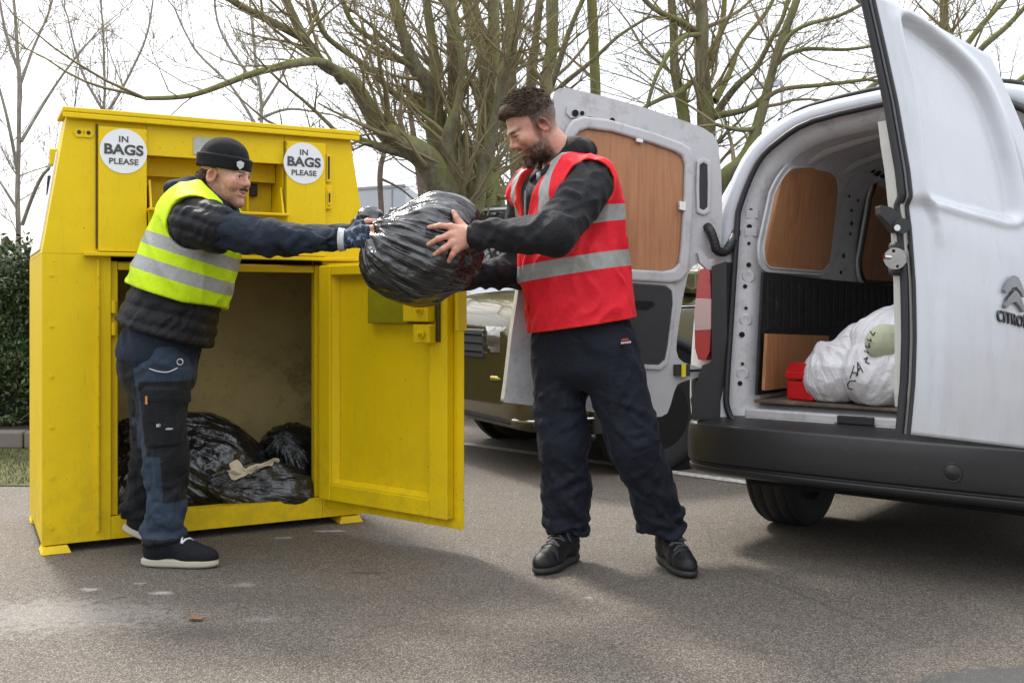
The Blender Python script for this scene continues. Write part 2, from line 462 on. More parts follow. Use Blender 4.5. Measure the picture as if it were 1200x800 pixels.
# mossy verge and kerb under the hedge at the back left
t = NT('moss'); n1 = t.noise(6, 6, .7); c = t.ramp(n1, [(.3, (.045, .04, .02)), (.5, (.09, .095, .025)), (.7, (.13, .13, .04))])
t.set(Base_Color=c, Roughness=.95, Normal=t.bump(t.noise(60, 4), .8, .02)); m_moss = t.mat
P0v, P1v = gnd(-200, 6.9), gnd(120, 6.9)
def strip(y0, y1, x0=-7, x1=-2.0, z=.004):
    m = MB(); m.add([(x0, y0, z), (x1, y0, z), (x1, y1, z), (x0, y1, z)], [(0, 1, 2, 3)]); return m
tag(strip(5.55, 7.0).build('verge', m_moss, fixn=False), kind='structure')
m_conc = simple('kerb_concrete', (.16, .14, .115), .85, .35, 5, bump=.5)
m = MB()
x = -7.0
while x < -1.6:
    m.box((x, 7.0, 0), (.905, 0, 0), (0, .13, 0), (0, 0, .12)); x += .915
tag(m.build('kerb', m_conc, bevel=.015), kind='structure')
m_soil = simple('soil', (.035, .026, .018), .95, .4, 9, bump=.8, bscale=40)
m = MB(); m.add([(-7, 7.13, .1), (-1.6, 7.13, .1), (-1.6, 12, .25), (-7, 12, .25)], [(0, 1, 2, 3)])
tag(m.build('hedge_bed', m_soil, fixn=False), kind='structure')
# worn parking line behind the van
t = NT('road_paint'); nn = t.ramp(t.noise(35, 5, .7), [(.42, 0), (.56, 1)])
t.set(Base_Color=t.mix(nn, (.30, .28, .25), (.52, .50, .47)), Roughness=.8); m_line = t.mat
a, b = gnd(560, 7.15), gnd(880, 5.65)
d = nrm(b-a); q = np.array([-d[1], d[0], 0])*.05
m = MB(); z = np.array([0, 0, .004]); m.add([a-q+z-d*.3, b-q+z, b+q+z, a+q+z-d*.3], [(0, 1, 2, 3)])
tag(m.build('parking_line', m_line, fixn=False), kind='structure')

lf = gnd(229, 1176/(727-358)); m = MB(); a_ = np.linspace(0, 2*math.pi, 18, endpoint=False)
m.add([lf+np.array([.022*math.cos(q)*(1+.25*math.cos(3*q)), .012*math.sin(q), .004+.006*abs(math.sin(q))]) for q in a_]+[lf+np.array([0, 0, .005])], [(i, (i+1) % 18, 18) for i in range(18)]); m.tube([lf+np.array([.02, 0, .006]), lf+np.array([.036, .006, .010])], .0011, 5)
tag(m.build('dead_leaf', simple('dead_leaf', (.22, .09, .03), .8, .3, 60), solid=.001), 'small orange brown dead leaf lying on the tarmac in the left foreground', 'leaf')
# ------------------------------------------------------------------ grass tufts on the verge (stuff) and the evergreen hedge
m_grass = simple('grass_blade', (.075, .085, .022), .8, .4, 3)
V = []; Fq = []
for i in range(5200):
    x = rng.uniform(-4.2, -2.0); y = rng.uniform(5.6, 6.98); hgt = rng.uniform(.012, .035); a = rng.uniform(0, 6.28); w = .003
    dx, dy = math.cos(a)*w, math.sin(a)*w; lx, ly = rng.normal(0, .012, 2); k = len(V)
    V += [(x-dx, y-dy, .004), (x+dx, y+dy, .004), (x+lx, y+ly, hgt)]; Fq.append((k, k+1, k+2))
tag(np_obj('grass', V, Fq, m_grass, smooth=False), kind='stuff')

def leaf_cloud(name, n, sampler, size, mat, parent=None, aspect=.45, tri=False):
    C = np.array([sampler() for _ in range(n)]) if callable(sampler) else np.asarray(sampler); n = len(C); d = rng.normal(size=(n, 3)); d[:, 2] += .35; d /= np.linalg.norm(d, axis=1)[:, None]
    e = rng.normal(size=(n, 3)); e -= d*(e*d).sum(1)[:, None]; e /= np.linalg.norm(e, axis=1)[:, None]
    s = size*rng.uniform(.6, 1.4, n)[:, None]
    V = np.stack([C, C+d*s*.5+e*s*aspect*.5, C+d*s, C+d*s*.5-e*s*aspect*.5], 1).reshape(-1, 3)
    Q = np.arange(4*n).reshape(n, 4)
    tone = np.repeat(rng.uniform(0, 1, n), 4)
    return np_obj(name, V, Q, mat, parent, {'tone': tone}, smooth=False)
t = NT('hedge_leaf'); tn = t.attr('tone').outputs['Fac']
c = t.ramp(tn, [(0, (.018, .040, .013)), (.5, (.045, .085, .024)), (.85, (.09, .135, .04)), (1, (.13, .12, .05))])
c = t.mix(t.ramp(t.noise(2.5, 4), [(.35, 0), (.7, 1)]), c, (.05, .072, .02)); t.set(Base_Color=c, Roughness=.55); m_hleaf = t.mat
hedge = empty('hedge', (-3.6, 7.9, .1), 'tall dark evergreen hedge behind the yellow bank at the left edge', 'hedge')
def hedge_points(n):
    k = n*2; x = rng.uniform(-5.6, -2.15, k); y = rng.uniform(7.25, 8.6, k); top = 1.42+.12*vn(np.stack([x*2.2, y*2, y*0], -1))+rng.normal(0, .035, k)
    z = .12+rng.uniform(0, 1, k)**.95*(top-.12); front = 7.32+.16*vn(np.stack([x*3, z*3.5, x*0+2], -1)); ok = y > front
    y = np.where(rng.random(k) < .5, front+np.abs(rng.normal(0, .07, k)), y); return np.stack([x, y, z], -1)[ok][:n]
leaf_cloud('foliage', 0, hedge_points(46000), .046, m_hleaf, hedge, .42)
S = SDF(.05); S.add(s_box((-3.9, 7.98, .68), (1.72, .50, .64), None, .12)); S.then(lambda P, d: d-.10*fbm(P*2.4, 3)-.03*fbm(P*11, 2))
sdf_obj('dark_core', S, (-6, 7.2, .0), (-1.9, 9, 1.7), .05, simple('hedge_core_dark', (.012, .018, .008), .9, .5, 30, bump=1, bscale=40), hedge)  # solid core added to fill the hedge, inner shade put into its colour
m = MB()
m_bark_d = simple('hedge_bark', (.05, .04, .03), .9, .3, 10)
for i in range(26):
    x = -5.5+i*.13+rng.uniform(-.04, .04); p = np.array([x, 7.75+rng.uniform(-.2, .3), .1]); pts = [p]
    for k in range(5): p = p+np.array([rng.normal(0, .06), rng.normal(0, .06), .26]); pts.append(p)
    m.tube(pts, [.028, .024, .02, .016, .012, .006], 6)
m.build('trunk', m_bark_d, hedge)
# ================================================================== yellow textile bank
A_ = nrm([.88, .475, 0]); B_ = np.array([-A_[1], A_[0], 0]); Zv = np.array([0, 0, 1.])
O_ = np.array([-1.85, 4.03, 0])
def bk(u, w, z): return O_+A_*u+B_*w+Zv*z
t = NT('bank_yellow')
n1 = t.noise(2.2, 5, .6); n2 = t.noise(14, 6, .7)
c = t.mix(t.ramp(n1, [(.3, 0), (.7, 1)]), (.72, .495, .0015), (.80, .56, .002))
c = t.mix(t.ramp(n2, [(.60, 0), (.76, .2)]), c, (.46, .33, .012))
vs_ = t.noise(9, 5, .65, stretch=(9, 9, .8)); c = t.mix(t.ramp(vs_, [(.58, 0), (.8, .42)]), c, (.36, .25, .012))
c = t.mix(t.ramp(t.noise(75, 3, .6), [(.70, 0), (.74, .8)]), c, (.13, .075, .015))
sepz = t.new('ShaderNodeSeparateXYZ'); t.ln(t.coord(), sepz.inputs[0])
low = t.new('ShaderNodeMapRange'); low.inputs[1].default_value = .5; low.inputs[2].default_value = .02; t.ln(sepz.outputs[2], low.inputs[0])
c = t.mix(t.math('MULTIPLY', t.math('MULTIPLY', low.outputs[0], t.ramp(t.noise(11, 6, .7), [(.42, 0), (.62, 1)])), .3), c, (.22, .16, .03))
t.set(Base_Color=c, Roughness=t.math('MULTIPLY_ADD', n2, .25, .40), Normal=t.bump(t.math('ADD', t.noise(5, 3), t.math('MULTIPLY', t.noise(110, 2), .16)), .3, .012))
t.b.inputs['Specular IOR Level'].default_value = .28; m_yel = t.mat
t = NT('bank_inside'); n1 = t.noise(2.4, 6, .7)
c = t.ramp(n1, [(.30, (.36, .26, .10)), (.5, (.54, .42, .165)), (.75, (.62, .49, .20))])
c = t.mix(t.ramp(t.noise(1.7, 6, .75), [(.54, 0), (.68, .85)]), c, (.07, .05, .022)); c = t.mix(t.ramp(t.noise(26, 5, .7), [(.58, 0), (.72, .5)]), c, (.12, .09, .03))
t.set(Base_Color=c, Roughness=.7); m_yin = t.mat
m_black_rub = simple('black_rubber', (.012, .012, .013), .6, .3)
m_steel = simple('steel', (.45, .44, .42), .35, .2, metal=1.0)
m_white_st = simple('sticker_white', (.76, .77, .79), .4, .04)
m_letter = simple('sticker_ink', (.06, .06, .065), .5, .1)
bank = empty('textile_bank', bk(.68, .5, 0), 'large yellow steel clothes bank with a square opening and IN BAGS PLEASE signs', 'clothes bank')
BT = .20
BW, BD, ZB, ZL, ZT = 1.36, .80, .035, 1.186, 1.745; TP = .092; T = .022
def pan(m, pts, off, mi=0): m.prism([bk(*p) for p in pts], off, mi)
# front sheet, with the openings left out
m = MB(); bT = B_*T
u0, u1 = .254, 1.142
def sideL(z): return 0 if z <= ZL else TP*(z-ZL)/(ZT-ZL)
pan(m, [(0, 0, ZB), (u0, 0, ZB), (u0, 0, ZL), (0, 0, ZL)], bT)
pan(m, [(u1, 0, ZB), (BW, 0, ZB), (BW, 0, ZL), (u1, 0, ZL)], bT)
pan(m, [(u0+.0015, 0, ZB), (u1-.0015, 0, ZB), (u1-.0015, 0, .124), (u0+.0015, 0, .124)], bT)
pan(m, [(0, 0, ZL+.001), (.392, 0, ZL+.001), (.392, 0, ZT), (TP, 0, ZT)], bT)
pan(m, [(.97, 0, ZL+.001), (BW, 0, ZL+.001), (BW-TP, 0, ZT), (.97, 0, ZT)], bT)
pan(m, [(.3935, 0, 1.60), (.9685, 0, 1.60), (.9685, 0, ZT), (.3935, 0, ZT)], bT)
m.build('front_panel', m_yel, bank, bevel=.004)
# side walls (folded), back, roof, floor
def bside(u_of, sgn):
    m = MB()
    pr = [(ZB, 0), (ZL, 0), (ZT, TP)]
    for (za, ta), (zb, tb) in zip(pr[:-1], pr[1:]):
        ua, ub = u_of(ta), u_of(tb)
        wa, wb = (BD, BD) if ta == tb else (BD, BT)
        pan(m, [(ua, T+.0015, za+.001), (ua, wa, za+.001), (ub, wb, zb-.001), (ub, T+.0015, zb-.001)], A_*(T*sgn))
    return m
bside(lambda t: t, 1).build('side_wall', m_yel, bank, bevel=.004)
bside(lambda t: BW-t, -1).build('side_wall', m_yel, bank, bevel=.004)
m = MB(); pan(m, [(T, BD-.02, ZB), (BW-T, BD-.02, ZB), (BW-T, BD-.02, ZL), (T, BD-.02, ZL)], bT*.8); pan(m, [(T+.002, BD-.02, ZL+.002), (BW-T-.002, BD-.02, ZL+.002), (BW-TP-T, BT-.02, ZT-.004), (TP+T, BT-.02, ZT-.004)], bT*.8); m.build('back_wall', m_yin, bank)
# inner lining
m = MB(); e = .026
pan(m, [(e, T+.02, ZB+.02), (e, BD-.03, ZB+.02), (e, BD-.03, ZL-.02), (e, T+.02, ZL-.02)], A_*.004)
pan(m, [(BW-e, T+.02, ZB+.02), (BW-e, BD-.03, ZB+.02), (BW-e, BD-.03, ZL-.02), (BW-e, T+.02, ZL-.02)], -A_*.004)
pan(m, [(e+.005, BD-.032, ZB+.03), (BW-e-.005, BD-.032, ZB+.03), (BW-e-.005, BD-.032, ZL-.03), (e+.005, BD-.032, ZL-.03)], -B_*.004)
pan(m, [(e+.006, T+.02, ZL-.03), (BW-e-.006, T+.02, ZL-.03), (BW-e-.006, BD-.04, ZL-.03), (e+.006, BD-.04, ZL-.03)], Zv*.004)
pan(m, [(T+.006, T+.005, ZB+.005), (BW-T-.006, T+.005, ZB+.005), (BW-T-.006, BD-.04, ZB+.005), (T+.006, BD-.04, ZB+.005)], Zv*.014)
m.build('lining', m_yin, bank)
# lid with folded drip edge
m = MB(); ov = .035
m.box(bk(TP-.02, -ov, ZT+.001), A_*(BW-2*TP+.02+ov), B_*(BT+2*ov), Zv*.02)
m.box(bk(TP-.02, -ov, ZT-.022), A_*(BW-2*TP+.02+ov), B_*.008, Zv*.022)
m.build('lid', m_yel, bank, bevel=.004)
# ledge over the lower opening
m = MB(); m.box(bk(.15, -.045, ZL-.008), A_*(BW-.15-.01), B_*.043, Zv*.016); m.build('ledge', m_yel, bank, bevel=.003)
# frame angle round the opening
m = MB()
m.box(bk(u0-.055, -.014, .07), A_*.012, B_*.0125, Zv*(ZL-.09)); m.build('hinge_strip', m_yel, bank, bevel=.003)
m = MB(); m.box(bk(u0+.0, .0235, .125), A_*.03, B_*.05, Zv*(ZL-.15)); m.box(bk(u1-.03, .0235, .125), A_*.03, B_*.05, Zv*(ZL-.15)); m.box(bk(u0+.031, .0235, ZL-.06), A_*(u1-u0-.062), B_*.05, Zv*.03)
m.box(bk(u0+.031, .0235, .085), A_*(u1-u0-.062), B_*.06, Zv*.037)
m.build('opening_frame', m_yel, bank, bevel=.004)
# two cover plates either side of the hopper, each with a round sign
for (ua, ub, us) in ((.205, .39, .30), (.972, 1.148, 1.048)):
    m = MB(); m.box(bk(ua, -.024, ZL+.012), A_*(ub-ua), B_*.0225, Zv*(1.70-ZL-.012)); pl = m.build('cover_plate', m_yel, bank, bevel=.003)
    m = MB(); m.disc(bk(us, -.0245, 1.605), -B_, .0905, .002, 48); sg = m.build('round_sign', m_white_st, pl)
    sg['label'] = 'white round sign reading IN BAGS PLEASE'
    for (txt, sz, dz, of) in (('IN', .031, .047, .0007), ('BAGS', .050, .004, .0020), ('PLEASE', .029, -.043, .0007)):
        text_mesh('lettering', txt, sz*1.12, bk(us, -.0268, 1.605+dz), A_, Zv, m_letter, sg, offset=of, lift=.0005, xs=1.1, spacing=1.03)
# rivet seam, oval lifting plate, latch plates
several('rivet', [lambda m, z=z: m.disc(bk(u0-.049, -.0145, z), -B_, .006, .004, 10) for z in np.arange(.14, 1.1, .12)]+[lambda m, z=z: m.disc(bk(.035, -.001, z), -B_, .006, .004, 10) for z in np.arange(.1, 1.15, .2)], m_yel, bank)
m = MB(); m.tube([bk(.135, -.001, 1.672), bk(.135, -.006, 1.672)], .022, 6); m.tube([bk(.17, -.001, 1.672), bk(.17, -.006, 1.672)], .022, 6); m.box(bk(.135, -.005, 1.653), A_*.035, B_*.0045, Zv*.038); lp = m.build('lifting_plate', m_yel, bank, bevel=.002)
several('hole', [lambda m, u=u: m.disc(bk(u, -.0065, 1.672), -B_, .008, .001, 12) for u in (.135, .17)], m_black_rub, lp)
m = MB(); m.box(bk(1.155, -.012, 1.53), A_*.022, B_*.0115, Zv*.125); lt = m.build('latch_plate', m_yel, bank, bevel=.003)
m = MB(); m.box(bk(1.162, -.0145, 1.545), A_*.008, B_*.002, Zv*.10); m.build('slot', m_black_rub, lt)
m = MB(); m.box(bk(1.15, -.018, 1.41), A_*.03, B_*.0175, Zv*.105); m.box(bk(1.158, -.026, 1.425), A_*.014, B_*.0075, Zv*.07); lt = m.build('latch_plate', m_yel, bank, bevel=.004)
m = MB(); m.box(bk(1.161, -.0285, 1.44), A_*.007, B_*.002, Zv*.04); m.build('slot', m_black_rub, lt)
# hopper: recess box, tray with lip and triangular cheeks, inner bracket
m = MB(); h0, h1 = .396, .966
m.box(bk(h0, .20, 1.2), A_*(h1-h0), B_*.01, Zv*.41)
m.box(bk(h0-.012, .024, 1.2), A_*.011, B_*.175, Zv*.41); m.box(bk(h1+.001, .024, 1.2), A_*.011, B_*.175, Zv*.41)
m.box(bk(h0, .024, 1.612), A_*(h1-h0), B_*.172, Zv*.01); m.box(bk(h0, .03, 1.195), A_*(h1-h0), B_*.168, Zv*.004)
m.box(bk(h0+.002, .13, 1.53), A_*(h1-h0-.004), B_*.012, Zv*.08)
m.build('hopper_box', m_yel, bank, bevel=.003)
m = MB()
m.prism([bk(h0+.008, .02, 1.2), bk(h1-.008, .02, 1.2), bk(h1+.004, -.045, 1.372), bk(h0-.004, -.045, 1.372)], B_*.012)
m.box(bk(h0-.006, -.075, 1.366), A_*(h1-h0+.012), B_*.07, Zv*.012)
tr = m.build('hopper_tray', m_yel, bank, bevel=.003)
for uu in (h0+.006, h1-.014):
    m = MB(); m.prism([bk(uu, -.03, 1.382), bk(uu, .012, 1.50), bk(uu, .15, 1.42), bk(uu, .15, 1.26), bk(uu, .03, 1.26)], A_*.008); m.build('cheek', m_yel, tr, bevel=.002)
m = MB(); m.box(bk(.84, .15, 1.38), A_*.012, B_*.048, Zv*.2); m.box(bk(.80, .145, 1.54), A_*.07, B_*.05, Zv*.045); m.build('bracket', m_yel, bank, bevel=.003)
m = MB(); m.box(bk(.858, .165, 1.47), A_*.035, B_*.03, Zv*.055); m.build('bolt_block', m_black_rub, bank, bevel=.004)
m = MB(); m.box(bk(.1965, -.0065, 1.21), A_*.008, B_*.006, Zv*.50); m.build('seam', simple('rusty_seam', (.10, .06, .012), .8, .5, 40), bank)
m = MB(); m.box(bk(.964, -.0035, 1.21), A_*.006, B_*.003, Zv*.49); m.build('seam', simple('dark_seam', (.22, .15, .012), .8, .5, 40), bank)
# small grey maker's plate on the top band
m = MB(); m.box(bk(.58, -.004, 1.615), A_*.10, B_*.0035, Zv*.075); m.build('info_plate', simple('info_plate', (.42, .43, .38), .5, .3, 30), bank)
# feet
for (u, w) in ((.0, .0), (BW-.14, .0), (.0, BD-.14), (BW-.14, BD-.14)):
    m = MB(); m.prism([bk(u-.006, w-.022, .002), bk(u+.105, w-.022, .002), bk(u+.092, w-.005, .03), bk(u+.008, w-.005, .03)], B_*.12); m.build('foot', m_yel, bank, bevel=.003)
# white sheet and hook on the far left slope
m = MB(); pan(m, [(.003, .12, ZL+.02), (.003, .74, ZL+.02), (.070, .33, 1.61), (.070, .12, 1.61)], -A_*.006); m.build('side_sheet', m_white_st, bank)
m = MB(); m.box(bk(.072, .20, 1.56), A_*-.03, B_*.05, Zv*.07); m.build('side_hook', m_yel, bank, bevel=.008); m = MB(); m.tube([bk(.045, .25, 1.44), bk(.05, .25, 1.52)], .014, 8); m.build('side_stop', m_black_rub, bank)
several('catch', [lambda m, z=z: m.tube([bk(u0+.012, .01, z), bk(u0+.012, .01, z+.05)], .012, 8) for z in (.86, .95)], m_yel, bank)

# door, standing open towards the camera
D_ = nrm([.796, -.605, 0]); DN = np.array([D_[1], -D_[0], 0]);  DN = DN if DN[1] < 0 else -DN      # DN: inner face, towards camera left
H_ = bk(u1, -.014, 0)
def dr(a, z, n=0.0): return H_+D_*a+Zv*z+DN*n
door = MB(); DWd, z0, z1 = .812, .108, 1.165
door.box(dr(.01, z0-.02, -.004), D_*(DWd-.01), DN*.005, Zv*(z1-z0+.02)); do = door.build('door', m_yel, bank, bevel=.002)
m = MB(); fw, fd = .072, .042; x0, x1 = .015, DWd-.05; zz0, zz1 = z0+.02, z1-.01
m.box(dr(x0, zz0, .002), D_*fw, DN*fd, Zv*(zz1-zz0)); m.box(dr(x1-fw*1.35, zz0, .002), D_*fw*1.35, DN*fd, Zv*(zz1-zz0))
m.box(dr(x0+fw+.001, zz0, .002), D_*(x1-x0-fw*2.35-.002), DN*(fd-.002), Zv*fw); m.box(dr(x0+fw+.001, zz1-fw*.6, .002), D_*(x1-x0-fw*2.35-.002), DN*(fd-.002), Zv*fw*.6)
m.build('door_frame', m_yel, do, bevel=.005)
m = MB()
m.prism([dr(x0+fw+.0015, zz0+fw, .003), dr(x0+fw+.0015, zz0+fw, .034), dr(x0+fw+.02, zz0+fw, .003)], Zv*(zz1-zz0-1.6*fw))
m.prism([dr(x0+fw+.003, zz0+fw+.001, .003), dr(x0+fw+.003, zz0+fw+.001, .032), dr(x0+fw+.003, zz0+fw+.02, .003)], D_*(x1-x0-fw*2.35-.008))
m.build('weld_fillet', m_yel, do)
t = NT('olive_plate'); t.set(Base_Color=t.ramp(t.noise(8, 4), [(.3, (.20, .19, .006)), (.7, (.30, .27, .008))]), Roughness=.3); m_olive = t.mat
m = MB(); m.box(dr(.31, .905, .006), D_*.28, DN*.03, Zv*.15); lk = m.build('lock_plate', m_olive, do, bevel=.004)
m = MB(); m.box(dr(.57, .915, .046), D_*.135, DN*.05, Zv*.095); m.box(dr(.62, .83, .046), D_*.09, DN*.045, Zv*.075); m.build('lock_box', m_yel, lk, bevel=.006)
several('bolt', [lambda m, a=a, z=z: (m.disc(dr(a, z, .0915), DN, .021, .012, 6), m.tube([dr(a, z, .1), dr(a, z, .127)], .0105, 10)) for a, z in ((.665, .965), (.672, .868))], m_yel, lk)
m = MB(); m.box(dr(.545, .908, .04), D_*.155, DN*.004, Zv*.010); m.box(dr(.712, .835, .044), D_*.018, DN*.012, Zv*.18); m.build('latch_bar', simple('oily_steel', (.07, .06, .03), .35, .4, metal=.6), lk, bevel=.002)
for z in (.25, .62, .98):
    m = MB(); m.tube([dr(.0, z, .01), dr(.0, z+.10, .01)], .013, 10); m.build('hinge', m_yel, do)
m = MB(); m.box(dr(DWd-.006, .88, -.004), D_*.02, DN*.05, Zv*.26); m.build('edge_strip', m_yel, do, bevel=.003)
# ================================================================== white panel van, rear doors open
VP0 = np.array([.84, 4.25, 0]); VR = nrm([.777, -.629, 0]); VF = nrm([.629, .777, 0])
def vv(s, f, z): return VP0+VR*s+VF*f+Zv*z
def rake(z): return max(0, .14*(z-.6))
def crs(pts, n):
    P = np.asarray(pts, float); m = len(P); out = []
    for k in range(n):
        t = k/(n-1)*(m-1); i = min(int(t), m-2); u = t-i
        p0, p1, p2, p3 = P[max(i-1, 0)], P[i], P[i+1], P[min(i+2, m-1)]
        out.append(.5*((2*p1)+(p2-p0)*u+(2*p0-5*p1+4*p2-p3)*u*u+(3*p1-p0-3*p2+p3)*u**3))
    return np.array(out)
def sym(half, n=34, mid=.7):
    h = crs(half, n); r = h[::-1][1:-1].copy(); r[:, 0] = 2*mid-r[:, 0]; return np.vstack([h, r])
t = NT('van_white')
n1 = t.noise(3, 5); dirt = t.ramp(t.noise(7, 6, .7, stretch=(3, 3, .8)), [(.5, 0), (.8, .32)])
c = t.mix(n1, (.50, .52, .56), (.56, .58, .61)); c = t.mix(dirt, c, (.36, .34, .31))
c = t.mix(t.ramp(t.noise(120, 3, .6), [(.68, 0), (.76, .25)]), c, (.3, .27, .24))
sz = t.new('ShaderNodeSeparateXYZ'); t.ln(t.coord(), sz.inputs[0]); mr = t.new('ShaderNodeMapRange'); mr.inputs[1].default_value = 1.0; mr.inputs[2].default_value = .45; t.ln(sz.outputs[2], mr.inputs[0])
c = t.mix(t.math('MULTIPLY', mr.outputs[0], t.ramp(t.noise(6, 6, .7, stretch=(2, 2, .5)), [(.35, .08), (.7, .5)])), c, (.33, .30, .26))
t.set(Base_Color=c, Roughness=t.math('MULTIPLY_ADD', t.noise(9, 4), .25, .18)); t.b.inputs['Coat Weight'].default_value = .35; t.b.inputs['Coat Roughness'].default_value = .12; m_van = t.mat
t = NT('van_inner_paint'); c = t.mix(t.noise(4, 5), (.44, .44, .45), (.54, .54, .55)); c = t.mix(t.ramp(t.noise(11, 6, .75), [(.52, 0), (.74, .6)]), c, (.2, .18, .155))
t.set(Base_Color=c, Roughness=.45); m_vin = t.mat
t = NT('plywood')
w = t.noise(26, 5, .65, stretch=(2.6, 2.6, .12)); c = t.ramp(w, [(.25, (.26, .105, .042)), (.5, (.37, .165, .07)), (.75, (.45, .215, .095))])
c = t.mix(t.ramp(t.noise(70, 3, .6, stretch=(1, 1, .1)), [(.58, 0), (.72, .55)]), c, (.20, .08, .035))
c = t.mix(t.ramp(t.noise(3, 4), [(.4, 0), (.75, .35)]), c, (.52, .27, .13)); t.set(Base_Color=c, Roughness=.5, Normal=t.bump(w, .15, .003)); m_ply = t.mat
m_pblack = simple('textured_black_plastic', (.022, .022, .024), .55, .25, 12, bump=.35, bscale=260)
t = NT('bumper_plastic'); sc_ = t.noise(60, 5, .7, stretch=(1, 1, 2)); c = t.mix(t.noise(3, 5), (.013, .013, .014), (.024, .024, .025)); c = t.mix(t.ramp(sc_, [(.62, 0), (.75, .55)]), c, (.13, .125, .12)); t.set(Base_Color=c, Roughness=t.math('MULTIPLY_ADD', t.noise(8), .25, .3), Normal=t.bump(t.noise(400, 2), .1, .002)); m_bump = t.mat
m_seal = simple('door_seal', (.012, .012, .013), .5, .2)
t = NT('rubber_mat'); g = t.noise(40, 4, .7); c = t.ramp(g, [(.35, (.010, .010, .011)), (.62, (.018, .018, .019)), (.72, (.10, .095, .085))]); t.set(Base_Color=c, Roughness=.55, Normal=t.bump(g, .4, .01)); m_rub = t.mat
m_dkhole = simple('dark_hole', (.004, .004, .005), .9, .1)
m_chrome = simple('chrome', (.55, .56, .58), .12, .05, metal=1.0, rvar=.04)
t = NT('floor_ply'); w = t.noise(14, 5, .7, stretch=(1, 1, 1)); c = t.ramp(w, [(.3, (.045, .034, .024)), (.55, (.11, .08, .052)), (.75, (.20, .15, .10))]); t.set(Base_Color=c, Roughness=.7, Normal=t.bump(w, .4, .005)); m_flr = t.mat
def glassy(name, col, rough=.08, coat=1.0):
    t = NT(name); t.set(Base_Color=col, Roughness=rough); t.b.inputs['Coat Weight'].default_value = coat; t.b.inputs['Coat Roughness'].default_value = .03; return t.mat
m_red_l = glassy('lamp_red', (.42, .012, .012)); m_clr_l = glassy('lamp_clear', (.50, .33, .30)); m_org_l = glassy('lamp_amber', (.75, .22, .03)); m_dglass = glassy('dark_glass', (.012, .015, .016), .04)
m_tyre = simple('tyre', (.016, .016, .017), .75, .3, 20, bump=.3, bscale=90)
m_rim = simple('rim', (.30, .30, .31), .35, .1, metal=.9)

van = empty('panel_van', vv(.7, 2, 0), 'white panel van with its two rear doors open, seen from behind at the right', 'van')
inner = sym([(.7,.50),(.3,.50),(.12,.505),(.07,.55),(.06,.65),(.06,.95),(.06,1.3),(.068,1.40),(.133,1.57),(.222,1.655),(.368,1.725),(.7,1.765)])
outer = sym([(.7,.42),(.3,.42),(.05,.42),(-.08,.44),(-.115,.6),(-.12,.9),(-.10,1.2),(-.03,1.40),(.055,1.60),(.165,1.715),(.34,1.788),(.7,1.825)])
lin = sym([(.7,.58),(.3,.58),(.2,.58),(.155,.60),(.15,.75),(.148,1.0),(.148,1.25),(.165,1.42),(.21,1.55),(.28,1.62),(.42,1.665),(.7,1.695)])
def sec(poly, f, r=1.0): return np.array([vv(s, f+r*rake(z), z) for s, z in poly])
def zsq(poly, ztop, wscale=1.0): 
    q = poly.copy(); lo = .42; q[:, 1] = lo+(q[:, 1]-lo)*(ztop-lo)/(1.825-lo); q[:, 0] = .7+(q[:, 0]-.7)*wscale; return q
m = MB()
st = [sec(outer, 0), sec(outer, .6, .3), sec(outer, 1.5, 0), sec(outer, 2.35, 0), sec(zsq(outer, 1.74, .985), 2.6, 0), sec(zsq(outer, 1.15, .97), 3.25, 0), sec(zsq(outer, .98, .93), 3.85, 0), sec(zsq(outer, .72, .82), 4.22, 0)]
L = np.array(st); L = np.concatenate([L, L[:, :1]], 1)
m.grid(L); m.add(st[-1], [tuple(range(len(st[-1])))])
R0 = np.array([sec(outer, 0), sec(inner*.35+outer*.65, -.012), sec(inner, -.004), sec(inner, .02)])
R0 = np.concatenate([R0, R0[:, :1]], 1); m.grid(R0)
body = m.build('body', m_van, van, weld=True)
# side windows / windscreen and grille of the far, unseen end
m = MB()
wl = [vv(.08, 2.66, 1.70), vv(1.32, 2.66, 1.70), vv(1.36, 3.2, 1.2), vv(.04, 3.2, 1.2)]; m.prism([p+Zv*.03 for p in wl], VF*.02); m.build('windscreen', m_dglass, van)
# inner jamb and lining
m = MB(); J = np.array([sec(inner, .02), sec(inner*.5+lin*.5, .035), sec(lin, .10), sec(lin, .105)]); J = np.concatenate([J, J[:, :1]], 1); m.grid(J); m.build('door_jamb', m_vin, van)
m = MB(); Lr = np.array([sec(lin, .105)]+[sec(lin, f, max(0, 1-f)) for f in (.4, .8, 1.2, 1.6, 1.9)]); Lr = np.concatenate([Lr, Lr[:, :1]], 1); m.grid(Lr); m.add(Lr[-1][:-1], [tuple(range(len(lin)))]); lining = m.build('cargo_lining', m_vin, van)
m = MB()
for f in (.42, .82, 1.22, 1.62):
    m.grid(np.array([[vv(s, f+d, z-.035*(1-abs(d)/.05)) for d in (-.05, -.03, .03, .05)] for s, z in crs([(.24, 1.60), (.36, 1.65), (.7, 1.70), (1.04, 1.65), (1.16, 1.60)], 16)]))
m.build('roof_rib', m_vin, lining)
# seal round the opening
m = MB(); loop = [vv(s, rake(z)-.014, z) for s, z in inner]; loop = loop+[loop[0], loop[1]]; m.tube(loop, .0135, 8, caps=False); m.build('door_seal', m_seal, van)
